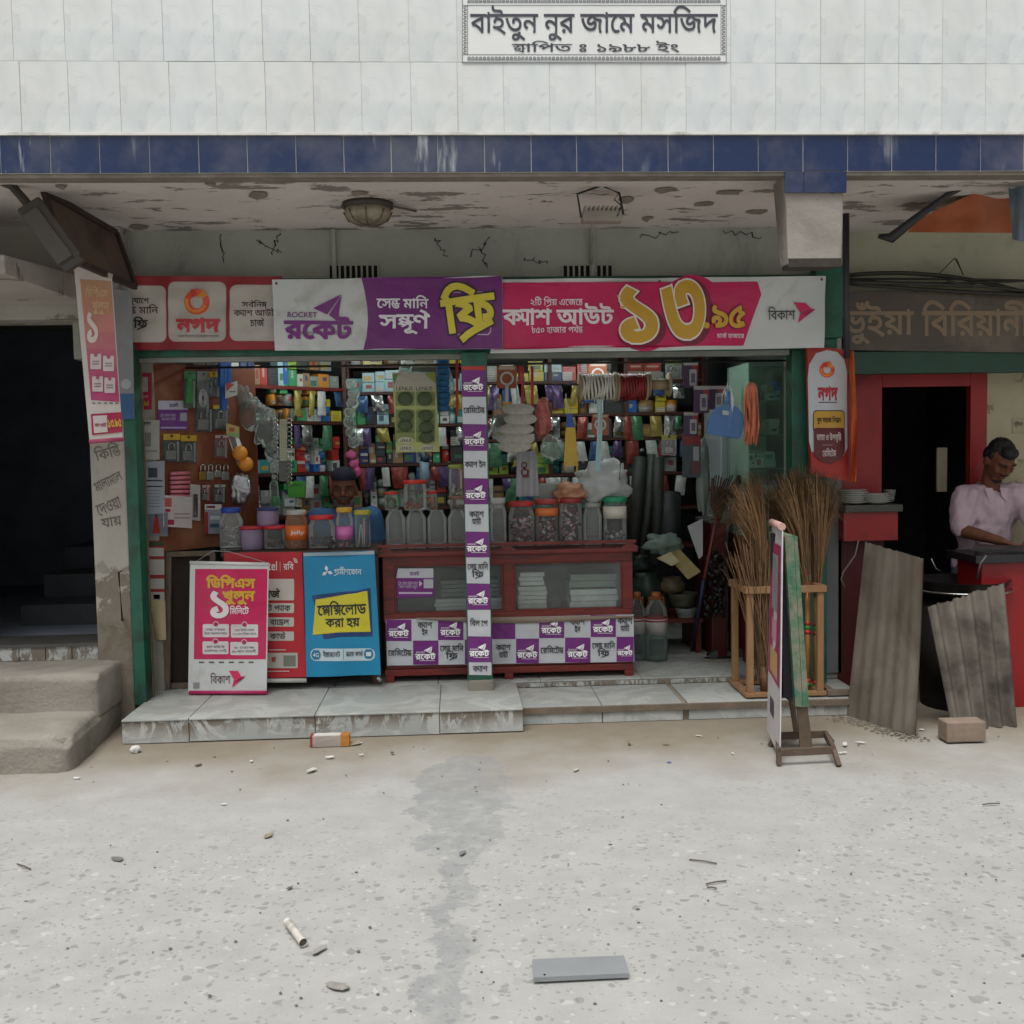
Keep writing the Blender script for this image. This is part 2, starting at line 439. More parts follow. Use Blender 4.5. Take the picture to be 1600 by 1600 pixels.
# ---- materials of the setting
def road_mat():
    m, n = new('worn_road'); v = n.obj(); sep = n.add('SeparateXYZ'); n.l(v, sep.inputs[0]); X, Y = sep.outputs[0], sep.outputs[1]
    big = n.noise(.7, 3, .55, v); mid = n.noise(5, 4, .6, v); fine = n.noise(90, 3, .7, v)
    base = n.mix(n.ramp(mid, .3, .7), C('#979794'), C('#aaaaa6'))
    base = n.mix(n.ramp(fine, .35, .7), base, C('#a0a09c'))
    mp = n.add('Mapping'); mp.inputs['Scale'].default_value = (1, 1.0, 1); n.l(v, mp.inputs[0])
    dist = n.add('TexNoise'); dist.inputs['Scale'].default_value = 14; n.l(mp.outputs[0], dist.inputs['Vector'])
    wv = n.mix(.06, mp.outputs[0], dist.outputs['Color'])
    bare = n.math('ADD', n.math('MULTIPLY', n.math('SUBTRACT', 5.15, Y), .75, ), n.math('MULTIPLY', n.math('SUBTRACT', big, .5), 2.2), True)
    hsum = None; o = base
    for sc_, thr, dark, lite, rad in ((27, .45, '#6c6c6a', '#bdbcb7', .5), (46, .35, '#7a7975', '#bfbeb8', .45)):
        vo = n.add('TexVoronoi', feature='F1'); vo.inputs['Scale'].default_value = sc_; vo.inputs['Randomness'].default_value = 1; n.l(wv, vo.inputs['Vector'])
        sr = n.add('SeparateColor'); n.l(vo.outputs['Color'], sr.inputs[0])
        on = n.math('GREATER_THAN', sr.outputs[0], thr)
        r = n.math('MULTIPLY', n.math('ADD', .35, n.math('MULTIPLY', sr.outputs[1], .65)), rad)
        st = n.math('MULTIPLY', n.math('MULTIPLY', n.math('SUBTRACT', r, vo.outputs['Distance']), 9, True), on, True)
        st = n.math('MULTIPLY', st, bare, True)
        cc = n.mix(n.ramp(sr.outputs[2], .55, .9), C(dark), C(lite))
        o = n.mix(n.math('MULTIPLY', st, .5), o, cc); hsum = st if hsum is None else n.math('ADD', hsum, st)
    # trodden earth and dust along the shop fronts
    dust = n.math('MULTIPLY', n.math('ADD', n.math('MULTIPLY', n.math('SUBTRACT', Y, 4.75), 1.5), n.math('MULTIPLY', n.math('SUBTRACT', n.noise(1.6, 6, .6, v), .5), 2.4)), .75, True)
    o = n.mix(dust, o, n.mix(n.noise(7, 6, .65, v), C('#776e60'), C('#8f8676')))
    # grey cement slurry spilt across the road
    cx = n.math('ADD', -.075, n.math('MULTIPLY', n.math('SUBTRACT', Y, 2.79), .035))
    wob = n.math('MULTIPLY', n.math('SUBTRACT', n.noise(4.5, 6, .65, v), .5), .42)
    dx = n.math('ABSOLUTE', n.math('ADD', n.math('SUBTRACT', X, cx), wob))
    wf = n.add('FloatCurve'); c = wf.mapping.curves[0]
    pts = [(0, .16), (.12, .13), (.3, .1), (.5, .12), (.58, .26), (.74, .36), (.86, .36), (.94, .26), (.97, 0), (1, 0)]
    c.points[0].location = pts[0]; c.points[1].location = pts[-1]
    for q in pts[1:-1]: c.points.new(*q)
    wf.mapping.update(); n.l(n.math('DIVIDE', n.math('SUBTRACT', Y, 2.2), 3.3, True), wf.inputs['Value'])
    sp = n.math('MULTIPLY', n.math('SUBTRACT', n.math('MULTIPLY', wf.outputs[0], .62), dx), 70, True)
    sp = n.math('MULTIPLY', sp, n.ramp(n.noise(9, 6, .7, v), .3, .55))
    o = n.mix(n.math('MULTIPLY', sp, .62), o, n.mix(n.noise(20, 4, .7, v), C('#74777a'), C('#8b8e8e')))
    n.l(o, n.b.inputs['Base Color']); n.b.inputs['Roughness'].default_value = .86
    n.bump(n.math('ADD', n.math('MULTIPLY', hsum, .5), n.math('ADD', n.math('MULTIPLY', fine, .5), mid)), .35, .006)
    return m
def plaster(name, c1, c2, dirt, amt=.5, peel=None, pk=.5, bump=.35):
    m, n = new(name); v = n.obj()
    o = n.mix(n.ramp(n.noise(2.2, 6, .6, v), .3, .7), C(c1), C(c2))
    f = n.noise(1.1, 8, .7, v, .8)
    o = n.mix(n.math('MULTIPLY', n.ramp(f, .62-.25*amt, .8-.2*amt), .8), o, C(dirt))
    h = n.noise(40, 6, .65, v)
    if peel:
        mp = n.add('Mapping'); mp.inputs['Scale'].default_value = (1, 2.2, 1); n.l(v, mp.inputs[0])
        pf = n.math('MULTIPLY', n.noise(2.6, 9, .68, mp.outputs[0], .35), n.math('ADD', .75, n.math('MULTIPLY', n.noise(.55, 2, .5, v), .5)))
        pe = n.ramp(pf, .60-.1*pk, .612-.1*pk); ed = n.ramp(pf, .585-.1*pk, .60-.1*pk)
        o = n.mix(n.math('MULTIPLY', ed, .35), o, C('#4a4238')); o = n.mix(pe, o, n.mix(n.noise(12, 5, .6, v), C(peel), scaled(C(peel), .7)))
        h = n.math('SUBTRACT', h, n.math('MULTIPLY', pe, 1.5))
    n.l(o, n.b.inputs['Base Color']); n.b.inputs['Roughness'].default_value = .9; n.bump(h, bump, .012); return m
def tile_mat(name, a, b, vein, rough=.22, streak=False):
    m, n = new(name); tc = n.add('TexCoord'); v = tc.outputs['Object']; oi = n.add('ObjectInfo')
    o = n.mix(n.ramp(n.noise(5.5, 3, .5, v, .6), .42, .66), C(a), C(b))
    o = n.mix(n.math('MULTIPLY', n.ramp(n.noise(7, 5, .6, v, 2.2), .56, .64), .3), o, C(vein))
    o = n.mix(n.math('MULTIPLY', oi.outputs['Random'], .12), o, C(vein))
    geo = n.add('NewGeometry')
    g = n.noise(1.3, 6, .65, geo.outputs['Position'])
    o = n.mix(n.math('MULTIPLY', n.ramp(g, .5, .75), .22), o, C('#b5ab98'))
    if streak:
        mp = n.add('Mapping'); mp.inputs['Scale'].default_value = (9, 9, 1.2); n.l(geo.outputs['Position'], mp.inputs[0])
        stn = n.math('MULTIPLY', n.ramp(n.noise(1.5, 5, .6, mp.outputs[0]), .6, .72), n.ramp(n.noise(1.2, 3, .5, geo.outputs['Position']), .5, .62))
        o = n.mix(n.math('MULTIPLY', stn, .7), o, C('#cfd2d0'))
    n.l(o, n.b.inputs['Base Color']); n.b.inputs['Roughness'].default_value = rough
    n.bump(n.noise(3, 2, .5, v), .06, .01); return m
def marble_mat(name, smear):
    m, n = new(name); geo = n.add('NewGeometry'); v = geo.outputs['Position']
    o = n.mix(n.noise(3, 5, .6, v), C('#a0a4a0'), C('#bdc0bc'))
    o = n.mix(n.math('MULTIPLY', n.ramp(n.noise(2.2, 6, .6, v, 3), .485, .5), .35), o, C('#7d8482'))
    mp = n.add('Mapping'); mp.inputs['Scale'].default_value = (1, 1, .45) if smear else (1, 1, 1); mp.inputs['Rotation'].default_value = (0, .5, 0); n.l(v, mp.inputs[0])
    d = n.ramp(n.noise(11 if smear else 2.2, 8, .72, mp.outputs[0], 1.2), .47 if smear else .46, .51 if smear else .8)
    if smear:
        sep = n.add('SeparateXYZ'); n.l(v, sep.inputs[0])
        lo = n.math('ADD', n.math('MULTIPLY', sep.outputs[2], 10.5), n.math('MULTIPLY', n.math('SUBTRACT', n.noise(1.8, 4, .6, v), .55), 3.2), True)
        d = n.math('MULTIPLY', d, lo)
    o = n.mix(n.math('MULTIPLY', d, .92 if smear else .62), o, C('#6d6355' if smear else '#8f8778'))
    n.l(o, n.b.inputs['Base Color']); n.b.inputs['Roughness'].default_value = .45; return m
MROAD = road_mat()
MSOF = plaster('soffit_plaster', '#d6cfc9', '#c6bfb9', '#a39c95', .2, '#8d877e', .05)
MWALL = plaster('stained_whitewash', '#a9aaa0', '#999a90', '#6f6f67', .3, None, 0)
def jamb_mat():
    m = plaster('old_limewash', '#aba79d', '#969288', '#7d7668', .4, '#857c6c', .1); n = NT(m); geo = n.add('NewGeometry'); sep = n.add('SeparateXYZ'); n.l(geo.outputs['Position'], sep.inputs[0])
    k = n.math('MULTIPLY', n.math('ADD', n.math('MULTIPLY', n.math('SUBTRACT', .82, sep.outputs[2]), 3), n.math('MULTIPLY', n.math('SUBTRACT', n.noise(4, 6, .65, geo.outputs['Position']), .5), 5)), 5, True)   # damp, render fallen off
    old = n.b.inputs['Base Color'].links[0].from_socket
    n.l(n.mix(n.math('MULTIPLY', k, .85), old, n.mix(n.noise(9, 5, .65, geo.outputs['Position']), C('#4f463a'), C('#857b6c'))), n.b.inputs['Base Color']); return m
MJAMB = jamb_mat()
MBEAM = plaster('raw_beam_plaster', '#b3aca4', '#9f988f', '#6f6861', .4, '#837c74', .1)
MCONC = plaster('step_concrete', '#99948a', '#827d73', '#5f5d52', .5, None, .1, .7)
MCREAM = plaster('cream_plaster', '#b9b096', '#a79d82', '#7f765f', .35, '#8b8470', .15)
MDARK = M('dark_room_plaster', '#737b86', .9, .2, 3)
MTILE = tile_mat('white_wall_tile', '#dadddb', '#ccd2d2', '#b0b8be')
MBLUE = tile_mat('blue_wall_tile', '#16294e', '#172b52', '#1c3158', .2, True)
MGROUT = M('pale_grout', '#c6c4bc', .9, .12, 6, dirt='#857f74', dscale=2, damt=.3)
MMARB = marble_mat('marble_floor_tile', False); MRISER = marble_mat('scuffed_marble_riser', True)
MGREEN = M('green_shutter_paint', '#1d5a47', .5, .15, 6, dirt='#24352c', dscale=5, damt=.45)
MBLACK = M('black_void_paint', '#0d0d0e', .9, .2)
# ---- ground
g = MB(); NX, NY = 60, 40
def gz(x, y): return 0.012*noise.noise(Vector((x*.9, y*.9, 0))) - .004 if abs(x) < 6 and y < 5.5 else 0
g.grid(lambda u, v: Vector((-6+12*u, -4+11.0*v, gz(-6+12*u, -4+11*v) if .02 < u < .98 and .02 < v < .95 else 0)), NX, NY)
for a, b in (((-200, -200), (-6, 200)), ((6, -200), (200, 200)), ((-6, -200), (6, -4)), ((-6, 7), (6, 200))):
    g.add([(a[0], a[1], 0), (b[0], a[1], 0), (b[0], b[1], 0), (a[0], b[1], 0)], [(0, 1, 2, 3)])
g.build('road', MROAD, label='dusty exposed-aggregate concrete road in front of the shops', kind='structure')
# ---- shop platform with its marble tiles
pl = MB(); XL, XM, XR = -1.9, .345, 2.42
pl.box((XL+.01, 5.755, -.02), (XM-.012, 6.42, FZ-.012)); pl.box((-2.2, 6.42, -.02), (2.45, 9.6, FZ-.012)); pl.box((XM-.012, 5.905, -.02), (XR, 6.42, .088))
plat = pl.build('shop_platform', M('mortar_bed', '#857d70', .9, .2, 8, bump=.3), label='raised shop platform with worn marble tiles', kind='structure')
def tile(parent, a, b, mat, bev=.003, name='tile'):
    c = (Vector(a)+Vector(b))/2; t = MB().box(a, b).build(name, mat, parent, bevel=bev, base=c); return t
xs = [XL, -1.53, -.83, -.13, XM]
for i in range(4):
    tile(plat, (xs[i]+.002, 5.74, .004+.003*(i % 2)), (xs[i+1]-.002, 5.754, FZ-.012), MRISER)
    tile(plat, (xs[i]+.002, 5.732, FZ-.011), (xs[i+1]-.002, 6.03, FZ), MMARB); tile(plat, (xs[i]+.002, 6.034, FZ-.011), (xs[i+1]-.002, 6.418, FZ-.001), MMARB)
xs = [XM, .82, 1.30, 1.33, 1.85, XR]
for i in range(5):
    if i == 2: continue
    tile(plat, (xs[i]+.003, 5.89, .002), (xs[i+1]-.003, 5.904, .066+.004*(i % 2)), MRISER)
    tile(plat, (xs[i]+.002, 5.905, .089), (xs[i+1]-.002, 6.405, .1), MMARB)
    tile(plat, (xs[i]+.003, 6.406, .102), (xs[i+1]-.003, 6.419, FZ-.012), MRISER)
MB().bar((XM+.01, 5.89, .083), (XR, 5.885, .083), .022, .034).build('step_nosing', M('worn_cement_nosing', '#6f6355', .9, .25, 8, bump=.5), plat)
tile(plat, (XM-.011, 5.757, .005), (XM, 5.9, FZ-.012), MRISER)
for i in range(7):
    for j in range(4):
        x0 = -2.1 + i*.65; y0 = 6.42 + j*.55
        tile(plat, (x0+.002, y0+.002, FZ-.011), (x0+.648, y0+.548, FZ-.0005*((i+j) % 2)), MMARB)
# ---- steps on the left
def rough_block(x0, x1, y0, y1, z0, z1, seed, skew=0, rnd=.05):
    bm = bmesh.new(); bmesh.ops.create_cube(bm, size=1)
    bmesh.ops.subdivide_edges(bm, edges=bm.edges, cuts=22, use_grid_fill=True)
    for v in bm.verts:
        p = v.co.copy(); q = Vector((abs(p.x), abs(p.y), abs(p.z)))
        X = x0 + (p.x+.5)*(x1-x0); Y = y0 + (p.y+.5)*(y1-y0); Z = z0 + (p.z+.5)*(z1-z0)
        e = max(0, .5-(X-x0)/.001 if False else 0)
        dx = min(x1-X, .2); dy = min(Y-y0, .2); dz = min(z1-Z, .2)
        k = 0
        for d1, d2 in ((dx, dy), (dx, dz), (dy, dz)):
            r = rnd; k += max(0, 1-(d1+d2)/r)
        n_ = noise.noise(Vector((X*6+seed, Y*6, Z*6)))*.010 + noise.noise(Vector((X*17+seed, Y*17, Z*17)))*.004
        v.co = Vector((X - k*rnd*.35*(dx < .1) + n_ + skew*(.5-p.y)*0, Y + k*rnd*.3*(dy < .1) + n_, Z - k*rnd*.3*(dz < .1) + n_*.6))
        if p.x > .49: v.co.x += skew*(p.y+.5)
    me = bpy.data.meshes.new('step'); bm.to_mesh(me); bm.free()
    for f in me.polygons: f.use_smooth = True
    return me
steps = thing('concrete_steps', (-2.6, 5.6, 0), 'rough concrete steps with a white tiled riser leading into the dark left doorway', 'steps')
for nm, me in (('lower_step', rough_block(-3.6, -2.0, 5.26, 6.2, -.03, .19, 1, -.05, .06)), ('upper_step', rough_block(-3.6, -2.03, 5.77, 6.2, .15, .4, 5, .0, .03))):
    me.materials.append(MCONC); o = bpy.data.objects.new(nm, me); col.objects.link(o); adopt(o, steps)
for i in range(7): tile(steps, (-3.25+i*.155, 6.19, .4), (-3.25+i*.155+.151, 6.2, .49+.004*(i % 2)), MRISER)
# ---- the mosque building above
bld = thing('building', (.3, 6.3, 0), 'mosque building with white tiled upper wall, blue tile band and peeling overhang above the shops', 'building')
MCRACK0 = M('soot_stain', '#3a352f', .95, .3, 12)
uw = MB().box((-4.5, YF+.012, SOF+.002), (5.5, YF+.25, 5.2)).build('upper_wall', MGROUT, bld)
gx = lambda px, py=150: at(px, py, YF).x
J2 = [-195, -120, -44, 32, 107, 188, 265, 338, 415, 490, 565, 642, 715, 787, 859, 931, 1002, 1072, 1142, 1212, 1282, 1351, 1404, 1472, 1540, 1610, 1682, 1750]
J1 = [-205, -128, -52, 24, 105, 180, 258, 337, 413, 487, 563, 641, 716, 787, 859, 931, 1002, 1072, 1142, 1212, 1282, 1351, 1404, 1472, 1540, 1610, 1682, 1750]
JB = [-155, -78, 0, 78, 155, 233, 310, 386, 462, 537, 611, 684, 757, 830, 901, 973, 1044, 1115, 1185, 1255, 1325, 1394, 1463, 1533, 1600, 1668, 1735]
_tm = {}
def wtile(x0, x1, z0, z1, mat, y=YF):
    w_, h_ = round(x1-x0-.0022, 4), round(z1-z0-.0025, 3); k = (w_, h_, mat.name)
    if k not in _tm: _tm[k] = MB().box((-w_/2, 0, -h_/2), (w_/2, .011, h_/2)).mesh('tile', mat, .0015)
    o = bpy.data.objects.new('tile', _tm[k]); col.objects.link(o)
    o.location = ((x0+x1)/2, y + random.uniform(-.001, .0015), (z0+z1)/2); o.rotation_euler = (random.uniform(-.003, .003), 0, random.uniform(-.003, .003)); adopt(o, uw)
MB().box((-4.4, YF+.0025, 3.1495), (5.4, YF+.0118, 4.48)).build('joint_mortar', M('tile_mortar', '#c3c1ba', .9, .12, 7, dirt='#8f897e', dscale=1.5, damt=.35), bld)
for z0, z1, J in ((3.15, 3.482, J2), (3.482, 3.814, J1), (3.814, 4.146, J1), (4.146, 4.478, J2)):
    for a, b in zip(J[:-1], J[1:]): wtile(gx(a), gx(b), z0, z1, MTILE)
MB().box((-4.4, YF+.006, SOF+.0005), (5.4, YF+.0115, 3.135)).build('joint_mortar', M('white_joint', '#cfd0cc', .8, .1, 9), bld)
for a, b in zip(JB[:-1], JB[1:]): wtile(gx(a, 240)+.001, gx(b, 240)-.001, SOF+.001, 3.134, MBLUE)
MB().box((-4.4, YF-.012, 3.1355), (5.4, YF+.011, 3.1485)).build('ledge', M('white_ledge', '#d8d6d0', .7, .08, 8, dirt='#8b867c', dscale=3, damt=.3), bld)
for a, b in ((1226, 1256), (1256, 1323)): wtile(gx(a, 285), gx(b, 285), SOF-.105, SOF-.001, MBLUE, YF-.002)
bx0, bx1 = gx(1228, 300), gx(1321, 300)
qa, qb = at(1230, 414, 5.12), at(1314, 414, 5.12)
MB().hexa([(qa.x, 5.11, qa.z), (qb.x, 5.11, qa.z), (qb.x, 5.3, qa.z+.02), (qa.x+.02, 5.3, qa.z+.02), (bx0, YF+.012, SOF+.01), (bx1, YF+.012, SOF+.01), (bx1, 5.36, SOF+.01), (bx0+.02, 5.36, SOF+.01)]).build('pier_stub', plaster('pier_plaster', '#a09a92', '#8a847c', '#5d5750', .6, '#736c63', .25), bld, bevel=.012)
MB().hexa([(qa.x+.004, 5.108, qa.z-.012), (qb.x-.004, 5.108, qa.z-.012), (qb.x-.01, 5.29, qa.z), (qa.x+.03, 5.29, qa.z), (qa.x+.002, 5.1085, qa.z+.03), (qb.x-.002, 5.1085, qa.z+.03), (qb.x-.004, 5.295, qa.z+.05), (qa.x+.026, 5.295, qa.z+.05)]).build('sooty_end', MCRACK0, bld)
# overhang slab
sl = MB(); sl.box((-4.4, YF+.02, SOF), (5.4, 6.7, 3.1)); sl.build('soffit', MSOF, bld)
MB().box((-4.4, YF+.012, SOF-.018), (5.4, YF+.11, SOF-.0005)).build('drip_edge', M('rough_drip_edge', '#7c746a', .95, .25, 9, bump=.5), bld)
# flaking plaster hanging from the overhang, and cracks
fl = [(405, 303, .12, .05), (330, 287, .07, .02), (215, 353, .12, .03), (1040, 296, .13, .03), (1100, 318, .12, .03), (1140, 300, .16, .03), (1010, 340, .08, .02), (1180, 330, .14, .03), (560, 300, .1, .02), (980, 310, .09, .03), (95, 290, .06, .015)]
for px, py, l, wd in fl:
    p = atz(px, py, SOF-.004); f = MB(); n_ = 9; ring = []
    for k in range(n_):
        a = 6.2832*k/n_; r = random.uniform(.6, 1.1); ring.append(p + Vector((l*.5*r*math.cos(a), wd*1.6*r*math.sin(a), -.004-.018*max(0, math.sin(a))*random.random())))
    f.add(ring + [q+Vector((0, 0, .004)) for q in ring], [tuple(range(n_))] + [(k, (k+1) % n_, n_+(k+1) % n_, n_+k) for k in range(n_)])
    f.build('plaster_flake', M('bare_render', '#7b746a', .95, .25, 14), bld)
MCRACK = M('sooty_crack', '#2c2924', .95, .3)
def crack(pts, Y, wd=.006):
    c = MB()
    for (a, b) in zip(pts[:-1], pts[1:]):
        c.bar(at(*a, Y-.001), at(*b, Y-.001), wd*random.uniform(.5, 1.3), .003)
    c.build('crack', MCRACK, bld)
def wander(x0, y0, x1, y1, n_=9, amp=5):
    return [(x0+(x1-x0)*i/n_ + random.uniform(-amp, amp)*(0 < i < n_), y0+(y1-y0)*i/n_ + random.uniform(-amp, amp)*(0 < i < n_)) for i in range(n_+1)]
for q in ((345, 366, 350, 410), (400, 375, 440, 395), (438, 365, 425, 398), (680, 372, 700, 400), (735, 400, 765, 372), (748, 386, 762, 418), (820, 403, 855, 412), (1000, 372, 1060, 362), (1130, 360, 1190, 370)): crack(wander(*q), 6.36, .006)
# wall over the shop front, with two ventilator grilles
bw = MB(); bw.box((-2.3, 6.362, 2.2), (2.42, 6.6, SOF)); bw.build('front_wall', MWALL, bld)
for x0, x1, y0, y1 in ((514, 591, 415, 431), (879, 957, 415, 431)):
    a, b = at(x0, y1+6, 6.36), at(x1, y0, 6.36)
    MB().box((a.x, 6.357, a.z), (b.x, 6.361, b.z)).build('ventilator', MBLACK, bld)
    for k in range(10):
        xx = a.x + (b.x-a.x)*(k+.0)/9; MB().box((xx-.006, 6.348, a.z), (xx+.006, 6.3565, b.z)).build('grille_bar', MWALL, bld)
for px, y0 in ((521, 362), (925, 345)):
    a = at(px, y0, 6.35); MB().box((a.x-.012, 6.335, 2.62), (a.x+.012, 6.361, SOF)).build('conduit', MWALL, bld)
# walls of the left doorway and the strip between doorway and shop
lw = MB(); lw.box((-2.16, 6.16, -.02), (-1.955, 6.5, 2.62)); lw.box((-4.4, 6.22, 2.42), (-2.16, 6.5, SOF)); lw.box((-4.4, 6.22, 0), (-2.95, 6.5, 2.42)); lw.box((-2.16, 6.22, 2.62), (-1.955, 6.5, SOF))
jm = lw.build('left_wall', MJAMB, bld, bevel=.01)
tl = MB(); tl.box((-4.4, 6.51, .0), (-2.0, 9.6, .48)); tl.box((-4.4, 9.3, .48), (-2.0, 9.5, SOF)); tl.box((-2.155, 6.51, .48), (-2.0, 9.3, SOF)); tl.box((-4.4, 6.51, .48), (-4.2, 9.3, SOF))
tl.build('dark_hallway', MDARK, bld)
for k in range(3): MB().box((-2.95, 7.0+k*.4, .48), (-2.16, 9.2, .62+k*.16)).build('hall_stair', M('hall_stair_cement', '#3a3d40', .7, .2), bld)
MB().box((-3.0, 6.18, .481), (-2.16, 6.5, .5)).build('door_sill', M('wet_sill', '#4b4a48', .4, .2), bld)
MB().box((-2.55, 7.9, 1.25), (-2.4, 7.92, 1.9)).build('hall_panel', M('hall_panel_grey', '#55606a', .7, .1), bld)
# roof, side walls, back wall of the shop room
rm = MB(); rm.box((-2.15, 9.2, FZ), (2.45, 9.35, 2.7)); rm.box((-2.15, 6.52, FZ), (-1.96, 9.2, 2.7)); rm.box((2.28, 6.4, FZ), (2.44, 9.2, 2.7))
rm.build('room_wall', M('shop_room_plaster', '#6d7070', .9, .15, 3), bld)
MB().box((-2.15, 6.6, 2.42), (2.45, 9.35, 2.7)).build('room_ceiling', M('shop_ceiling', '#8d8a84', .9, .1, 3), bld)
MB().box((-4.4, 6.62, 2.72), (5.4, 9.6, 3.1)).build('roof_slab', MWALL, bld)
# steel shutter housing and green channels of the shop
sh = thing('shutter_frame', (0, 6.25, FZ), 'green painted steel shutter frame round the wide shop opening', 'shutter frame')
a, b = at(205, 560, 6.27), at(1290, 545, 6.27)
MB().box((-1.95, 6.24, 2.195), (2.35, 6.36, 2.26)).build('lintel', MGREEN, sh, bevel=.006)
MB().box((-1.93, 6.27, 2.165), (2.06, 6.34, 2.194)).build('shutter_slat', M('dull_shutter_steel', '#8a8a84', .5, .15, 6, metal=.3), sh)
MB().box((-1.95, 6.3, 2.261), (2.35, 6.361, 2.66)).build('shutter_box', MGREEN, sh)
MB().box((-1.953, 6.15, FZ-.02), (-1.885, 6.3, 2.26)).build('channel', MGREEN, sh, bevel=.006)
MB().box((2.075, 6.27, FZ-.03), (2.3, 6.39, 2.195)).build('channel', MGREEN, sh, bevel=.006)
MB().box((2.2, 6.2, 2.26), (2.37, 6.299, 2.7)).build('shutter_cheek', MGREEN, sh, bevel=.006)
MB().tube([(-2.0, 6.15, .93), (-2.0, 6.1, .93), (-1.99, 6.1, .64), (-2.0, 6.15, .64)], .006, 6).build('pull_handle', M('old_iron', '#2f332f', .6, .2, 9, metal=.5), sh)
MB().box((-1.8848, 6.28, FZ), (-1.879, 6.3, 2.19)).build('guide_edge', M('rusty_guide', '#6d5a46', .8, .3, 9), sh)
# black down-pipe at the right end of the shop front
MB().tube([at(1322, 280, 6.0), at(1322, 440, 6.0), at(1323, 560, 6.02)], .02, 8).build('drain_pipe', M('dark_pipe', '#2a2630', .5, .2), None, label='thin dark drain pipe beside the green shutter cheek', cat='pipe')
# ================================================================ SIGNS
W_, PU, PK, GO = '#e9eae8', '#701d75', '#c81258', '#d8a832'
# ---- name panel fired into the tiles of the upper wall
pq, pr = sheet('name_panel', [(722, -9), (1136, -9), (1135, 99), (722, 98)], yplane(YF-.003), M('panel_glaze', '#dcdedb', .3, .04, 6), None, None, thick=.002, parent=bld)
G1, G2 = '#3c3f4c', '#777a80'
for x0, y0, x1, y1 in ((722, 96.5, 1135, 98), (722, 85, 1135, 86), (722, -8, 1135, -6.5), (722, 8, 1135, 9), (722, -8, 723, 98), (730, 8, 731, 86), (1134, -8, 1135, 98), (1126, 8, 1127, 86)): pr.poly(rect(x0, y0, x1, y1), G2, 1, 'border')
for yy in (87, -3):
    for k in range(66):
        x = 733 + k*6.0
        pr.poly(arc(x, yy+4, 1.3, 2.4, 180, 360, 6), G1, 1, 'border'); pr.poly(rect(x-2.4, yy+4, x-1.3, yy+8), G1, 1, 'border'); pr.poly(rect(x+1.3, yy+4, x+2.4, yy+8), G1, 1, 'border'); pr.poly(rect(x-.6, yy+4, x+.6, yy+8), G1, 1, 'border')
for xx in (724, 1128):
    for k in range(13):
        y = 11 + k*5.8; pr.poly(arc(xx+2.5, y+1.5, 1.2, 2.4, 90, 270, 6), G1, 1, 'border'); pr.poly(rect(xx+2.5, y-.8, xx+5, y+.4), G1, 1, 'border'); pr.poly(rect(xx+2.5, y+2.8, xx+5, y+3.8), G1, 1, 'border')
pr.text('বাইতুন নুর জামে মসজিদ', 735, 1121, 21.5, 51, G1, 2, bold=.012)
pr.text('স্থাপিত ঃ ১৯৮৮ ইং', 800, 1061, 69, 81, G1, 2, bold=.012); pr.done()
# ---- red signboard with three white panels
MRED = M('red_sign_vinyl', '#8c1f26', .45, .1, 5, dirt='#6d2a28', dscale=3, damt=.25)
wv = lambda x, y: .004*math.sin(x*.11+y*.05) + .003*math.sin(y*.16+x*.03)
o, pr = sheet('signboard', [(190, 431), (440, 432), (440, 546), (193, 547)], yplane(6.2), MRED, 'red signboard with white rounded panels and an orange swirl over the padlock display', 'signboard', .02, wave=wv)
for x0, y0, x1, y1 in ((183, 447, 259, 534), (264, 441, 352.5, 533), (360, 446, 450, 532)):
    pr.poly(rrect(x0-1, y0-1, x1+1, y1+1, 11), '#c9a9a4', 1); pr.poly(rrect(x0, y0, x1, y1, 10), '#bdb6ad', 2)
K = '#2b2527'
pr.text('অ্যাপে', 199, 233, 466, 474, K, 3, .01); pr.text('সেন্ড মানি', 186, 248, 480, 490, '#5e2f35', 3, .015); pr.text('ফ্রি', 209, 231, 500, 512, K, 3, .03)
swirl(pr, 308, 472, 20); pr.text('নগদ', 277, 343, 499, 518, '#c22a3c', 3, .05); pr.text('ডাক বিভাগের ডিজিটাল লেনদেন', 279, 342, 523.5, 527.5, '#5a5452', 3)
pr.text('সর্বনিম্ন', 378, 417, 472, 480, K, 3, .01); pr.text('ক্যাশ আউট', 366, 432, 485, 494, '#4e2e36', 3, .012); pr.text('চার্জ', 391, 413, 500, 510, K, 3, .01); pr.done()
# ---- purple and white banner
wv = lambda x, y: .009*math.sin(x*.045) + .008*math.sin(y*.05+x*.03)
MVIN = M('white_vinyl', '#c6c9c8', .5, .05, 4, dirt='#a5a39b', dscale=2, damt=.25, bump=.22, bscale=5)
o, pr = sheet('banner', [(425, 437), (785, 431), (785.5, 545), (430, 548)], yplane(6.14), MVIN, 'white and purple vinyl banner with a paper plane emblem and big yellow lettering', 'banner', .003, wave=wv)
pr.poly([(565, 434.6), (570, 455), (574, 480), (575, 500), (573, 525), (568, 546.6), (785.2, 544.8), (784.8, 431.2)], PU, 1)
rocket(pr, 498, 508, 104, '#7b2080', 3, small=False); pr.text('ডাচ্-বাংলা ব্যাংকের মোবাইল ব্যাংকিং', 470, 550, 518.5, 523, '#555058', 3)
pr.text('সেন্ড মানি', 589, 669, 467, 481, '#ece8ee', 3, .022); pr.text('সম্পূর্ণ', 593, 671, 492, 513, '#ece8ee', 3, .022)
for q in (rrect(700.5, 456.5, 767.5, 523.5, 8),): pr.poly(q, '#d9c3dd', 2)
pr.poly(rrect(702, 458, 766, 522, 7), '#6d1a74', 3)
pr.text('ফ্রি', 693, 773, 464, 515, '#dccb3c', 6, .035, rot=-8, outline=('#2c1030', .035))
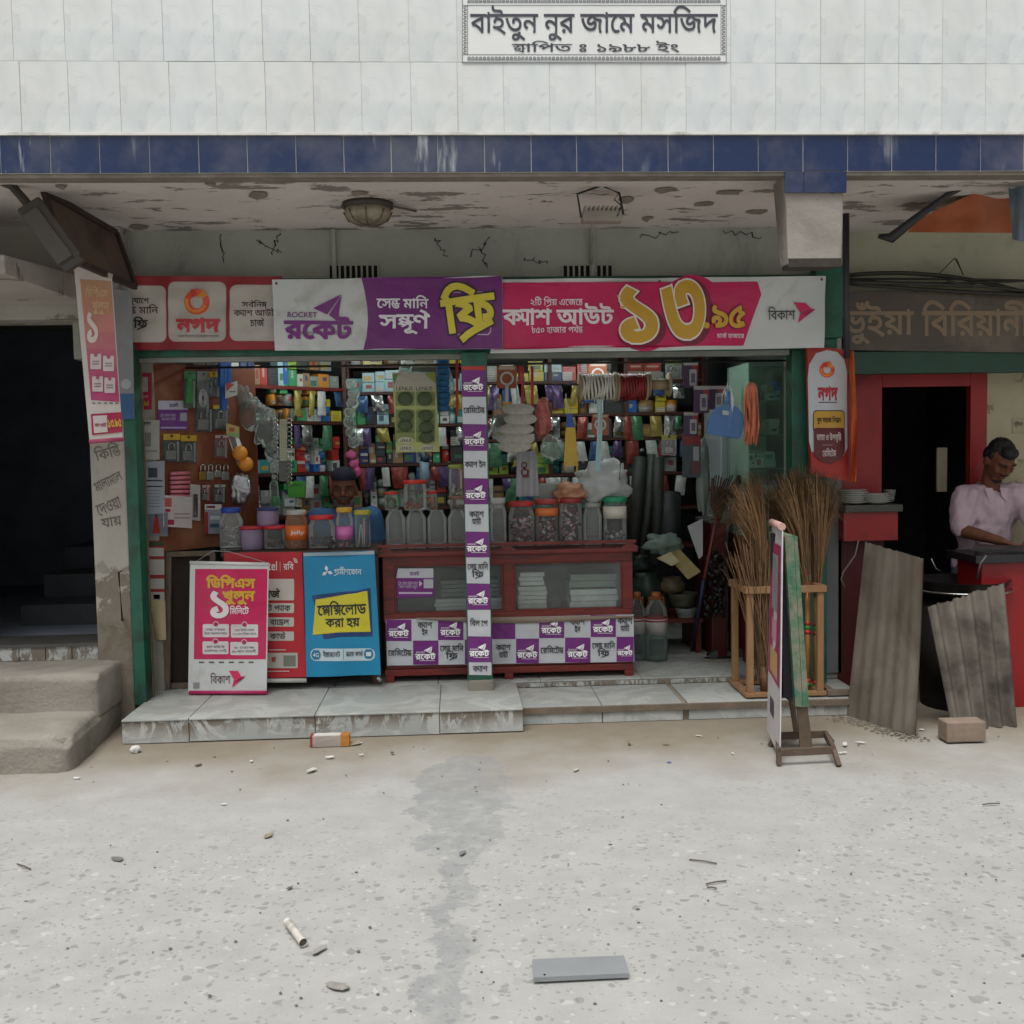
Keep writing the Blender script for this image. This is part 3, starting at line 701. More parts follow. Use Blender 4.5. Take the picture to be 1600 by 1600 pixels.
for x, y in ((432, 443), (780, 437)): pr.poly(circ(x, y, 1.8, 8), '#3b3b3b', 2, 'eyelet')
pr.done()
# ---- pink banner with the gold price
wv = lambda x, y: .009*math.sin(x*.035+1) + .008*math.sin(y*.05+x*.02)
o, pr = sheet('banner', [(785, 436.5), (1290, 431.5), (1286.5, 543.5), (766, 552)], yplane(6.165), MVIN, 'pink and white vinyl banner with huge gold price numerals and a folded bird emblem', 'banner', .003, wave=wv, nu=36)
pr.poly([(785, 441.5), (1183.5, 440), (1190, 460), (1162, 540), (1030, 543), (772, 546)], PK, 1)
pr.poly(arc(1008, 505, 0, 44, 40, 140, 10), PK, 1); pr.poly(arc(1081, 478, 0, 48, 215, 320, 10), PK, 1)
pr.text('২টি প্রিয় এজেন্টে', 829, 910, 467.5, 477, '#f3dfe6', 3, .012); pr.text('ক্যাশ আউট', 786, 958, 484, 506.5, '#f3e4ea', 3, .028); pr.text('৳৫০ হাজার পর্যন্ত', 830, 910, 511, 520, '#f3dfe6', 3, .012)
pr.text('৳', 966, 982, 462, 481, GO, 5, .03, box=True, outline=('#f0e6dc', .03))
for t, x0, x1, y0, y1 in (('১', 969, 1027, 449, 535), ('৩', 1033, 1100, 440, 528)):
    pr.text(t, x0+3, x1+6, y0+3, y1+4, '#7d0d34', 2, .045, box=True); pr.text(t, x0+4, x1-4, y0+3, y1-3, '#cfa02c', 6, .032, box=True, outline=('#f4ebe0', .02))
pr.poly(circ(1103, 509, 4.5), GO, 6, 'lettering'); pr.text('৯৫', 1112, 1163, 479, 511, GO, 6, .03, box=True, outline=('#8a0f3a', .03)); pr.text('চার্জ হাজারে', 1120, 1163, 521.5, 528, '#f3dfe6', 3, .01)
pr.text('বিকাশ', 1201, 1242, 485, 499.5, '#3a3338', 3, .006); bird(pr, 1240, 472, 33)
for x, y in ((1031, 439), (1283, 437)): pr.poly(circ(x, y, 1.8, 8), '#3b3b3b', 2, 'eyelet')
pr.done()
# ---- pillar with its strip of stickers
a, b = at(721, 600, 6.2), at(759, 600, 6.2)
ptop, pbot = at(740, 552, 6.2), at(750, 1072, 6.2)
pil = thing('pillar', (.11, 6.25, FZ), 'slim green steel pillar wrapped in purple and white stickers in the middle of the opening', 'pillar')
MB().box((.035, 6.202, FZ+.06), (.19, 6.3, 2.2)).build('post', MGREEN, pil, bevel=.006)
MB().box((.04, 6.19, FZ-.01), (.195, 6.31, FZ+.065)).build('pillar_foot', MCONC, pil, bevel=.008)
cells = [(572, 578.5, 'r', ''), (578.5, 620, 'p', ''), (620, 663, 'w', 'রেমিটেন্স'), (663, 704.5, 'p', ''), (704.5, 747.6, 'w', 'ক্যাশ ইন'), (747.6, 788, 'p', ''), (788, 831, 'w', 'ক্যাশ|আউট'), (831, 871, 'p', ''), (871, 912, 'w', 'সেন্ড মানি|ফ্রি'), (912, 953, 'p', ''), (953, 994.7, 'w', 'বিল পে'), (994.7, 1035, 'p', ''), (1035, 1055, 'w', 'ক্যাশ')]
lft = lambda y: 721 + (y-580)*.0253; rgt = lambda y: 758.5 + (y-580)*.0205
def cell(pr, x0, x1, y0, y1, kind, t, fs=1.0):
    cx, cy, h = (x0+x1)/2, (y0+y1)/2, y1-y0
    if kind == 'p': rocket(pr, cx-.5, cy+4, min(31, (x1-x0)*.86)*fs)
    elif t:
        L = t.split('|'); k = len(L)
        for i, s_ in enumerate(L):
            wd = min(x1-x0-4, 4.6*len(s_)); yy = cy + (i-(k-1)/2)*11.5
            pr.text(s_, cx-wd/2, cx+wd/2, yy-4.5, yy+4.0, '#26242a', 3, .014)
st = thing('x', (0, 0, 0), None, None) if False else None
first = True
for y0, y1, k, t in cells:
    c_ = {'p': '#74207c', 'w': '#c9cdd2', 'r': '#b5332a'}[k]
    o, pr = sheet('sticker', [(lft(y0), y0), (rgt(y0), y0), (rgt(y1), y1), (lft(y1), y1-.6)], yplane(6.2005), P(c_), None, None, thick=.001, parent=pil)
    cell(pr, lft(y0), rgt(y0), y0, y1, k, t); pr.done()
# ---- swirl sign on the right post
np_ = (at(1293, 650, 6.2), Vector((.12, -1, 0)).normalized())
o, pr = sheet('post_sign', [(1261, 541), (1324, 546), (1327, 752), (1268, 742)], np_, M('post_sign_red', '#a02a22', .45, .1, 6), 'tall red and white sign with an orange swirl on the right green post', 'sign', .03)
pr.poly([(1262, 590), (1264, 570), (1275, 552), (1292, 547), (1308, 550), (1319, 562), (1323, 580), (1324, 700), (1318, 712), (1268, 706), (1264, 690)], '#c3c6cb', 1)
swirl(pr, 1292, 578, 12, 2); pr.text('নগদ', 1278, 1308, 606, 624.5, '#b02b3a', 2, .05); pr.text('ডাক বিভাগের ডিজিটাল', 1279, 1308, 627.5, 631, '#444', 2) if False else pr.poly(rect(1279, 628, 1308, 629.5), '#4a4648', 2, 'lettering')
pr.poly(rrect(1269.8, 641, 1319.5, 676, 6), '#4a1c22', 2); pr.poly(rrect(1271, 642.5, 1318.5, 674, 5), '#c79a37', 3); pr.poly(rrect(1271, 668.5, 1319, 690, 4) , '#5e141c', 4)
pr.poly([(1271, 680), (1319, 680), (1319, 708), (1312, 718), (1296, 725), (1280, 720), (1271, 710)], '#5e141c', 5)
pr.text('খুব সহজে নিচ্ছেন', 1276, 1313, 653, 660, '#3b2410', 5, .02); pr.text('ভাতা ও উপবৃত্তি', 1275, 1313, 679, 688, '#d9c9c6', 7, .012); pr.poly(rect(1284, 695, 1300, 695.8), '#b78f8f', 7, 'lettering'); pr.text('রেমিটেন্স', 1284, 1305, 704, 713, '#d9c9c6', 7, .012)
pr.done()
MB().grid(lambda u, v: at(1325+9*u+5*math.sin(v*2.2), 548+205*v, 6.17+.03*math.sin(u*5+v*7)), 5, 14).build('sign_flap', M('orange_cloth', '#b5521f', .8, .15, 10), o)
# ---- biryani shop's faded sign
o, pr = sheet('shop_sign', [(1326, 457), (1700, 452), (1700, 552), (1326, 547)], yplane(6.38), M('faded_brown_sign', '#4e4438', .35, .12, 3, dirt='#6b6153', dscale=2, damt=.4), 'dark brown faded signboard with large tan lettering over the red doorway', 'signboard', .05)
T_ = '#8a755c'
pr.text('ভুঁইয়া', 1316, 1427, 486, 522, T_, 1, .018); pr.text('বিরিয়ানী', 1441, 1608, 486, 524, T_, 1, .02); pr.done()
# ---- leaning and hanging posters in front of the left counter
def plane3(a, b, c):
    n = (b-a).cross(c-a).normalized(); return (a, n if n.y < 0 else -n)
z0 = FZ+.012
bl, br = atz(294, 1083, z0), atz(416.5, 1083, z0); tl = at(297, 878, 6.3)
pl_ = plane3(bl, br, tl)
o, pr = sheet('hanging_poster', [(297, 878.5), (420, 881), (416.5, 1081), (294, 1081)], pl_, MVIN, 'white and pink roll-down poster with gold lettering leaning at the shop counter', 'poster', .004)
pr.poly([(305, 889), (418, 891), (415.5, 1030), (303, 1029)], PK, 1)
pr.text('ডিপিএস', 323.5, 398.5, 904.5, 918, GO, 3, .045); pr.text('খুলুন', 349, 398, 924, 938, GO, 3, .045)
pr.text('১', 331, 356, 925, 964, '#e9e4e6', 4, .03, box=True); pr.text('মিনিটে', 359.5, 389, 950, 959, '#efe3e8', 3, .02)
for x0, y0, x1, y1, t1, t2 in ((317, 975, 358, 995.5, 'সঞ্চয় না করলে', 'টাকা জমানো যাবে'), (361, 975.5, 403.5, 996, '২৫০ টাকা থেকে', '২০,০০০ টাকা মাসে'), (316.7, 1002, 357.4, 1022, 'ক্যাশ আউট ফি', 'একদম নেই'), (360, 1003, 403.6, 1023.5, '৬ থেকে', '৪৮ মাস মেয়াদী')):
    pr.poly(rrect(x0, y0, x1, y1, 2.5), '#d9d3d6', 2); pr.poly(circ((x0+x1)/2, y0, 4.5, 12), '#d9d3d6', 2); pr.poly(circ((x0+x1)/2, y0, 3.4, 12), '#b0124f', 3)
    pr.text(t1, x0+6, x1-6, y0+7, y0+10.5, '#55454d', 3); pr.text(t2, x0+3, x1-3, y0+13, y0+16.5, '#55454d', 3)
for i in range(6): pr.poly(rect(311+i*15.5, 1033.5, 319+i*15.5, 1036), ['#777', '#555', '#a33', '#555', '#2a2a50', '#335'][i] if False else '#5d5a60', 1, 'small_print')
pr.text('বিকাশ', 329, 360, 1056, 1068, '#5a3a48', 2, .004); bird(pr, 358, 1048, 26); pr.poly(rect(302, 1066, 312, 1076), '#8d8f90', 1, 'plain_patch'); pr.done()
MB().tube([onplane(296, 1082, *pl_), onplane(417, 1082, *pl_)], .012, 8).build('bottom_rod', P('#b3225f'), o)
MB().tube([onplane(297, 879, *pl_), onplane(420, 881.5, *pl_)], .01, 8).build('top_rod', P('#d9dbd9'), o)
MB().tube([onplane(307, 877, *pl_), onplane(332, 861, *pl_)+Vector((0, .01, 0)), onplane(357, 862, *pl_)+Vector((0, .01, 0)), onplane(420, 880, *pl_)], .0025, 5).build('hanging_wire', P('#8b8d8c'), o)
# red poster
wv = lambda x, y: .004*math.sin(y*.05+x*.02)
RP = (at(440, 950, 6.37), Vector((0, -1, .03)).normalized())
o, pr = sheet('hanging_poster', [(350, 863.5), (472, 862.5), (478.5, 1058), (352, 1061)], RP, M('red_poster_vinyl', '#b3202d', .45, .08, 5), 'red poster with white text boxes hanging behind the pink one', 'poster', .004, wave=wv)
pr.text('রবি', 443, 459, 881, 890, '#e8dcd8', 2, .015); pr.text('airtel', 405, 433, 877, 891, '#e8dcd8', 2, .01, box=True); pr.poly(rect(437.5, 878, 438.3, 893), '#d9c0c0', 2, 'lettering'); pr.poly([(458, 871), (464, 873), (466, 880), (460, 879)], '#d88', 2, 'emblem') if False else pr.poly([(458, 871), (464, 873), (466, 880), (460, 879)], '#e0b0a8', 2, 'emblem')
for y0, y1, t, x0, x1, b_ in ((904.5, 938, 'রিচার্জ', 396, 437, .03), (942.5, 957.7, 'ইন্টারনেট প্যাক', 385, 454, .015), (964.5, 979, 'মিনিট বান্ডেল', 392, 452, .015), (986.5, 1001, 'স্ক্যাচ কার্ড', 395, 446, .015)):
    pr.poly(rrect(362, y0, 459.5, y1, 2.5), '#cfc8bf', 1); pr.text(t, x0, x1, (y0+y1)/2-4+(6 if b_ > .02 else 0), (y0+y1)/2+4.5+(8 if b_ > .02 else 0), '#2e2624', 2, b_)
pr.poly(rect(385, 1020, 465, 1044), '#bfc0b4', 1); pr.poly(rect(443, 1024, 462, 1041), '#77786f', 2, 'plain_patch'); pr.poly([(424, 1027), (432, 1026), (430, 1035), (425, 1034)], '#b3402c', 2, 'emblem'); pr.poly(rect(420, 1014.5, 447, 1016), '#d9bdb8', 2, 'small_print'); pr.poly(rect(418, 1048, 452, 1049.5), '#d9bdb8', 2, 'small_print'); pr.done()
MB().tube([at(352, 1064, 6.365), at(479, 1063, 6.365)], .014, 8).build('bottom_rod', P('#c9c8c0'), o)
# blue poster
wv = lambda x, y: .007*math.sin(x*.06+y*.02) + .004*math.sin(y*.045)
o, pr = sheet('hanging_poster', [(474, 863.5), (585, 860), (595, 1054.5), (478.5, 1058)], (at(530, 960, 6.345), Vector((0, -1, .02)).normalized()), M('blue_poster_vinyl', '#1482ad', .4, .07, 5), 'blue poster with a tilted yellow patch of bold black lettering', 'poster', .004, wave=wv)
pr.poly([(474.5, 863.5), (585, 860), (585.3, 866), (474.7, 869)], '#9fb4bd', 1)
for a_ in (-100, 20, 140):
    e = R_(a_); dx_, dy_ = math.cos(e), math.sin(e); L_ = 10
    pr.poly([(511, 893), (511+dx_*L_*.5-dy_*3, 893+dy_*L_*.5+dx_*3), (511+dx_*L_, 893+dy_*L_), (511+dx_*L_*.5+dy_*3, 893+dy_*L_*.5-dx_*3)], '#d5e4ea', 2, 'emblem')
pr.text('গ্রামীণফোন', 522, 565, 889, 897.5, '#d5e4ea', 2, .008)
pr.poly([(487, 931.5), (579, 918.5), (582, 994), (506, 998.5)], '#123a6e', 1); pr.poly([(493, 937), (574, 923), (579, 987), (488.6, 992)], '#d6cb2f', 2)
pr.text('ফ্লেক্সিলোড', 496, 572, 945, 960, '#1d2320', 3, .022, rot=-2.5); pr.text('করা হয়', 508.6, 562, 966, 978.5, '#1d2320', 3, .022, rot=-2)
pr.poly(rrect(485, 1013, 586, 1032.5, 9), '#c9dce4', 1); pr.poly(circ(494, 1023, 7.5), '#157a9f', 2); pr.poly(circ(576, 1022, 7.5), '#157a9f', 2); pr.poly(rect(572, 1018.5, 580, 1025), '#dfe9ee', 3)
pr.text('4G', 489.5, 498.5, 1020, 1026, '#e8f0f3', 3, .01, box=True); pr.text('ইন্টারনেট', 505, 532, 1018.5, 1025.5, '#22343c', 3, .012); pr.text('স্ক্যাচ কার্ড', 541, 567, 1018, 1025, '#22343c', 3, .012); pr.poly(rect(536.5, 1013.5, 537.3, 1031), '#4c8ba4', 2); pr.done()
MB().tube([at(590, 1058, 6.36), at(595, 1064, 6.36)], .012, 6).build('bottom_rod', P('#9a9a94'), o)
# ================================================================ COUNTERS AND JARS
MWOOD = M('red_stained_wood', '#6e2119', .38, .25, 7, bump=.08, stretch=(1, 1, 6), dirt='#3d140f', dscale=3, damt=.35)
MGLASS = clear('counter_glass', '#f2f5f4', .04, .04)
YC = 6.48
cz = lambda y, x=790: at(x, y, YC).z
X0, X1 = at(599, 950, YC).x, at(989, 940, YC).x
zf, zb, zr, zg0, zg1, zt = FZ, cz(1052), cz(1042), cz(969), cz(956), cz(866)
zw1 = cz(880)
ct = thing('display_counter', ((X0+X1)/2, YC+.2, FZ), 'red wooden shop counter with two glass windows and a purple checkered skirt', 'counter')
D = .42
MB().box((X0, YC, zb), (X1, YC+D, zr)).build('base_rail', MWOOD, ct, bevel=.004)
for x in (X0+.03, X0+.79, X1-.03):
    for y in (YC+.03, YC+D-.03): MB().box((x-.028, y-.028, FZ), (x+.028, y+.028, zb-.001)).build('leg', MWOOD, ct, bevel=.003)
MB().box((X0+.01, YC+.02, zr+.001), (X1-.01, YC+D, zg0-.001)).build('skirt_board', MWOOD, ct)
MB().box((X0, YC, zg0), (X1, YC+D, zg1)).build('bottom_rail', MWOOD, ct, bevel=.004)
MB().box((X0, YC, zw1), (X1, YC+D, zt)).build('top_rail', MWOOD, ct, bevel=.004)
xm0, xm1 = at(787, 915, YC).x, at(803, 915, YC).x; xl, xr_ = at(616, 915, YC).x, at(973, 915, YC).x
for a, b in ((X0, xl), (xm0, xm1), (xr_, X1)): MB().box((a, YC+.002, zg1+.001), (b, YC+.05, zw1-.001)).build('stile', MWOOD, ct, bevel=.003)
for a, b in ((xl, xm0), (xm1, xr_)):
    MB().box((a+.001, YC+.025, zg1+.002), (b-.001, YC+.03, zw1-.002)).build('glass_pane', MGLASS, ct)
    f = MB()
    for p, q in (((a, zg1), (b, zg1+.012)), ((a, zw1-.012), (b, zw1)), ((a, zg1+.012), (a+.012, zw1-.012)), ((b-.012, zg1+.012), (b, zw1-.012))): f.box((p[0]+.001, YC+.008, p[1]+.001), (q[0]-.001, YC+.024, q[1]-.001))
    f.build('window_bead', MWOOD, ct)
MB().box((X0, YC+D-.012, zg1+.001), (X1, YC+D, zw1-.001)).build('back_board', M('counter_back', '#8f948c', .8, .15), ct)
MB().box((X0-.03, YC-.035, zt+.001), (X1+.03, YC+D+.02, zt+.028)).build('counter_top', MWOOD, ct, bevel=.006)
zt2 = zt+.028
for y in (YC-.02, YC+D): MB().box((X0-.02, y-.012, zt2+.03), (X1+.02, y+.012, zt2+.05)).build('gallery_rail', MWOOD, ct, bevel=.003)
for x in (X0+.02, X0+.79, X1-.02):
    for y in (YC-.02, YC+D):
        MB().hexa([(x-.06, y-.01, zt2), (x+.06, y-.01, zt2), (x+.06, y+.01, zt2), (x-.06, y+.01, zt2), (x-.015, y-.01, zt2+.03), (x+.015, y-.01, zt2+.03), (x+.015, y+.01, zt2+.03), (x-.015, y+.01, zt2+.03)]).build('gallery_block', MWOOD, ct)
# checkered vinyl skirt
rowA = [603.4, 643.3, 684, 724.4, 767, 805.5, 842, 882, 922.5, 962.6, 990]; rowB = [604.5, 645, 685.5, 726, 767, 806, 842.5, 882.5, 923, 963, 990.5]
tA = ['', 'ক্যাশ|ইন', '', '', '', '', '', 'ক্যাশ|ইন', '', 'ক্যাশ|আউট']; tB = ['রেমিটেন্স', '', 'সেন্ড মানি|ফ্রি', '', 'ক্যাশ|আউট', '', 'রেমিটেন্স', '', 'সেন্ড মানি|ফ্রি', '']
sk, pr = sheet('vinyl_skirt', [(603, 968), (990, 960), (991, 1034), (605, 1040)], (at(790, 1000, YC-.004), FRONT), P('#c9cdd2'), None, None, thick=.002, parent=ct)
yA0 = lambda x: 968.5-(x-603)*.021; yM = lambda x: 1002-(x-603)*.0195; yB1 = lambda x: 1039.5-(x-603)*.0145
for row, tx, fy0, fy1, par in ((rowA, tA, yA0, yM, 0), (rowB, tB, yM, yB1, 1)):
    for i, (a, b) in enumerate(zip(row[:-1], row[1:])):
        k = 'p' if (i+par) % 2 == 0 and True else 'w'
        if i >= 4: k = 'p' if (i+par) % 2 == 0 else 'w'
        q = [(a+.4, fy0(a)+.4), (b-.4, fy0(b)+.4), (b-.4, fy1(b)-.4), (a+.4, fy1(a)-.4)]
        if k == 'p': pr.poly(q, '#74207c', 1, 'sticker')
        if row is rowA and i in (3, 4, 5): continue
        cell(pr, a, b, fy0((a+b)/2)-(0 if par else 3), fy1((a+b)/2)-(0 if par else 0), k, tx[i])
pr.done()
f = MB(); f.grid(lambda u, v: at(650+340*u, 963-3*u + (11*math.sin(u*2.9)+2)*v*(1-u*.4) + 2, YC-.012-.012*math.sin(v*3.1)), 24, 4)
f.build('folded_edge', M('vinyl_back', '#8a7a6c', .7, .1, 6), sk)
# sticker behind the glass and the things inside the counter
o, pr = sheet('sticker', [(619, 892), (677, 888), (679, 932), (620, 935)], yplane(YC+.022), P('#74207c'), None, None, thick=.0008, parent=ct)
pr.poly([(622, 889), (677, 888), (677.3, 900), (619, 903)], '#c4c6cc', 1); pr.text('রকেট', 640, 655, 894, 899, '#6d2074', 2, .02); pr.text('QR কোড স্ক্যান করে', 622, 653, 909, 914, '#d9c5dd', 1); pr.text('ক্যাশ আউট করুন', 624, 652, 915, 919, '#d9c5dd', 1)
pr.poly(rect(662, 905, 677, 919), '#b9bcc0', 1, 'plain_patch'); pr.poly([(655, 907), (660, 912), (655, 917)], '#d9c5dd', 1); pr.poly(rect(623, 925, 675, 928), '#c9b6cf', 1, 'lettering'); pr.done()
MPAPER = M('bundle_paper', '#d0d2cc', .8, .12, 10); MPLAS = M('pale_packet', '#d8dcd8', .35, .12, 9)
def bundle(x0, x1, y0, y1, Y, n, mat, label, dep=.2):
    a, b = at(x0, y1, Y), at(x1, y0, Y); o = thing('bundle', ((a.x+b.x)/2, Y+dep/2, a.z), label, 'bundle', 'stock inside the glass counter'); h = (b.z-a.z)/n
    for i in range(n):
        j = random.uniform(-.008, .008); MB().box((a.x+j, Y+random.uniform(0, .01), a.z+i*h+.001), (b.x+j, Y+dep, a.z+(i+1)*h-.001)).build('packet', mat, o, bevel=min(.004, h*.3))
bundle(680, 785, 934, 955, YC+.1, 3, MPAPER, 'flat grey paper stack lying behind the left counter window'); bundle(690, 780, 905, 933, YC+.12, 4, M('dark_packet', '#6d7470', .5, .2), 'darker packets on top of the paper stack in the left counter window')
bundle(811, 855, 916, 952, YC+.08, 5, MPAPER, 'stacked white paper bundles in the right counter window'); bundle(812, 850, 894, 916, YC+.09, 3, MPLAS, 'loose white bundles on top of the paper stack, right counter window')
bundle(891, 964, 920, 950, YC+.08, 3, MPLAS, 'wide wrapped white packets in the right counter window', .25); bundle(890, 963, 896, 919, YC+.1, 2, M('green_grey_packet', '#8a9a8e', .4, .1), 'pale green wrapped packet topping the wide white packets', .25)
MB().slab([at(860, 951, YC+.1), at(876, 951, YC+.1), at(876, 932, YC+.12), at(860, 934, YC+.12)], .01).build('notebook', M('dark_notebook', '#20262a', .5, .1), label='small dark notebook between the packets in the counter', cat='notebook')
# ---- left desk behind the posters
dz = at(470, 861, 6.42).z; xa, xb = at(346, 900, 6.42).x, at(592, 900, 6.42).x
dk = thing('desk', ((xa+xb)/2, 6.6, FZ), 'plain wooden desk hidden behind the red and blue posters, carrying jars', 'desk')
MDESK = M('dull_desk_wood', '#4a3528', .6, .2, 7, stretch=(6, 1, 1))
MB().box((xa, 6.42, dz-.03), (xb, 6.95, dz)).build('desk_top', MDESK, dk, bevel=.004); MB().box((xa+.02, 6.44, FZ+.12), (xb-.02, 6.47, dz-.031)).build('front_panel', MDESK, dk)
for x in (xa+.03, xb-.03):
    for y in (6.46, 6.9): MB().box((x-.025, y-.014, FZ), (x+.025, y+.03, dz-.031)).build('leg', MDESK, dk)
# old wooden frame with a dark board
fr = thing('wooden_frame', (at(300, 1075, 6.5).x, 6.5, FZ), 'old greyish wooden frame with dark board leaning left of the red poster', 'frame')
MOLD = M('weathered_wood', '#6d6152', .85, .25, 9, bump=.3, stretch=(5, 5, 1)); Yb = 6.5
for q in (((264, 862), (264, 1080), 9), ((333, 866), (329, 1076), 9)): MB().bar(at(*q[0], Yb), at(*q[1], Yb)+Vector((0, -.03, 0)), .035, .03).build('frame_stile', MOLD, fr)
for q in (((264, 866), (336, 864)), ((268, 1071), (330, 1069))): MB().bar(at(*q[0], Yb-.004), at(*q[1], Yb-.004), .03, .03).build('frame_rail', MOLD, fr)
MB().slab([at(266, 1073, Yb+.02), at(331, 1071, Yb+.02), at(333, 868, Yb+.02), at(266, 868, Yb+.02)], .012).build('board', M('dark_old_board', '#2b211b', .8, .3, 6), fr)
# ---- jars
JAR = {}
def jmat(t): return clear('jar_'+t, {'c': '#eef2ef', 'g': '#e8ecea', 'p': '#c9b4d6', 'o': '#ecc4a4'}[t], {'c': .06, 'g': .15, 'p': .4, 'o': .15}[t], .12)
CC = {'candy': ('#b98f9c', '#d9cdd0', '#7a2d40'), 'brown': ('#5d4634', '#7d6248', '#3c2b20'), 'red': ('#b8402c', '#d9853c', '#8a2020'), 'pink': ('#c2548e', '#d9a9c4', '#8d2a66'), 'grey': ('#8c8f88', '#a9aca6', '#6a6d68'), 'white': ('#b9bab4', '#d6d6d0', '#8e8f8a')}
def jar(x0, x1, y0, y1, Y, lid, label, t='c', content=None, fill_=.6, lab=None, labc='#e8e2e0', sq=0, neck=.82, word=None, group='jars on the shop counters', zb=None, lidh=.1):
    a, b = at((x0+x1)/2, y1, Y), at((x0+x1)/2, y0, Y); r = (at(x1, y1, Y).x - at(x0, y1, Y).x)/2
    z = zb if zb is not None else a.z; H_ = b.z - z; c = (a.x, Y, z)
    o = thing('jar', c, label, 'jar', group); lh = max(.014, H_*lidh) if lid else 0; hb = H_-lh
    MB().lathe([(r*.9, 0), (r*.98, .012), (r, .03), *([(r*(1-.025*(q % 2)), hb*(.1+.05*q)) for q in range(13)] if t == 'g' else []), (r, hb*.74), (r*.97, hb*.8), (r*neck, hb*.92), (r*neck*.97, hb)], c, 18, sq=sq).build('jar_body', jmat(t), o)
    if lid: MB().lathe([(r*neck*1.04, hb-.004), (r*neck*1.1, hb), (r*neck*1.1, H_-.004), (r*neck*1.0, H_), (0, H_)], c, 20, sq=sq).build('lid', M('lid_'+lid, lid, .45, .06), o)
    if content:
        cols = CC[content]; hh = hb*.74*fill_; n_ = min(70, max(8, int(r*r*hh*3.1/(.013**3)*.045))); groups = [MB(), MB(), MB()]
        for i in range(n_):
            an = random.uniform(0, 6.28); rr = (r-.016)*math.sqrt(random.uniform(.3, 1)) * (1 if not sq else .9); zz = z+.014+random.uniform(0, hh)
            p = Vector((a.x+rr*math.cos(an), Y+rr*math.sin(an)-.0, zz)); d = Vector((random.uniform(-1, 1), random.uniform(-1, 1), random.uniform(-.7, .7))).normalized()
            groups[i % 3].tube([p-d*.013, p+d*.013], .0075, 6)
        for gq, cc in zip(groups, cols): ob = gq.build('sweets', M('sweet_'+cc, cc, .45, .1), o); ob['kind'] = 'stuff'
    if lab:
        (q0, q1) = lab; za, zb_ = z+hb*q0, z+hb*q1
        MB().lathe([(r*1.012, za-z), (r*1.012, zb_-z)], c, 20, sq=sq).build('paper_label', M('label_'+labc, labc, .5, .1), o) if not word else None
        if word:
            MB().lathe([(r*1.012, za-z), (r*1.012, zb_-z)], c, 20, sq=sq).build('paper_label', M('label_'+labc, labc, .5, .1), o)
            pm = lambda px, py: (lambda g_: Vector((g_.x, Y - math.sqrt(max(1e-6, (r*1.02)**2 - (g_.x-a.x)**2)), g_.z)))(at(px, py, Y-r*.9))
            pr = Print(o, pm, FRONT); ym = (y0 + (y1-y0)*(1-(q0+q1)/2*.9)); w2 = (x1-x0)*.3
            pr.text(word, (x0+x1)/2-w2, (x0+x1)/2+w2, ym-3.5, ym+3.5, '#f2ece6', 1, .02, box=True); pr.done()
    return o
YJ = 6.56; zd = dz
jar(344, 381, 793, 861, YJ, '#1f3f9a', 'cloudy jar with a blue lid beside the padlock cards', 'g', 'grey', .8, zb=zd, neck=.75)
jar(375, 412, 822, 861, YJ+.02, '#b3242c', 'short purple tub with a red lid on the left desk', 'p', 'grey', .5, zb=zd, neck=1.0)
jar(413, 448, 821, 861, YJ+.03, '#c02a30', 'short clear tub with a red lid next to the orange labelled jar', 'c', 'brown', .6, zb=zd, neck=1.0)
jar(402, 436, 793, 822, YJ+.06, '#2a3566', 'small pink cup with a dark blue lid stacked on the red-lidded tubs', 'p', 'pink', .8, neck=.95)
jar(447, 482, 797, 860, YJ, '#a9a7a0', 'clear jar with an orange jelly label', 'o', 'red', .45, (.28, .68), '#d96a2c', word='Jelly', zb=zd, neck=.85)
jar(483, 525, 805, 860, YJ, '#c3262b', 'wide clear jar with a red lid in front of the seated man', 'c', 'brown', .45, zb=zd, neck=.85)
jar(526, 553, 793, 859, YJ, '#c99a2e', 'jar with an amber lid and a pink label', 'c', 'pink', .4, (.25, .6), '#d271b0', zb=zd, neck=.85)
jar(555, 580, 797, 859, YJ, '#a9a132', 'tall square jar with an olive lid holding pens', 'c', None, zb=zd, neck=.98, sq=.5)
pn = MB()
for i in range(7):
    p = at(560+i*2.4, 855, YJ-.01+.01*(i % 3)); q = at(561+i*2.3+random.uniform(-3, 3), 806+random.uniform(0, 14), YJ)
    MB().tube([p, q], .004, 6).build('pen', M('pen_%d' % (i % 4), ['#c9c4b4', '#8a4a30', '#30507a', '#b9b9b9'][i % 4], .4, .05), None, label='thin pen standing in the square jar with the olive lid', cat='pen', group='pens in the square jar')
YK = 6.68; zk = zt2
for i, (a, b) in enumerate(((603, 635), (635, 667), (668, 699), (700, 731))): jar(a, b, 797, 852, YK, None, 'squat lidless grey plastic jar in the row left of the pillar', 'g', None, .85, zb=zk, neck=.7)
jar(601, 623, 768, 797, YK, '#c0282a', 'small red-lidded jar standing on the leftmost squat jar', 'c', 'brown', .7, neck=.9)
jar(631, 668, 750, 797, YK, '#cf2d24', 'big red-lidded jar with orange sweets on top of the squat jars', 'c', 'red', .35, neck=.92)
jar(666, 684, 767, 797, YK+.03, '#b8242b', 'red topped jar half hidden behind the big red-lidded one', 'c', 'red', .8, neck=.95)
jar(702, 723, 726, 776, YK+.1, '#93a03c', 'tall clear canister with a lime lid beside the sticker pillar', 'c', 'white', .5, neck=.98)
jar(703, 731, 775, 797, YK+.02, '#8a5a4c', 'flat tub with a brown lid under the lime-lidded canister', 'c', 'brown', .4, neck=1.0)
jar(766, 792, 778, 848, YK, '#b9bab6', 'narrow grey jar with a pale lid just right of the pillar', 'g', None, zb=zk)
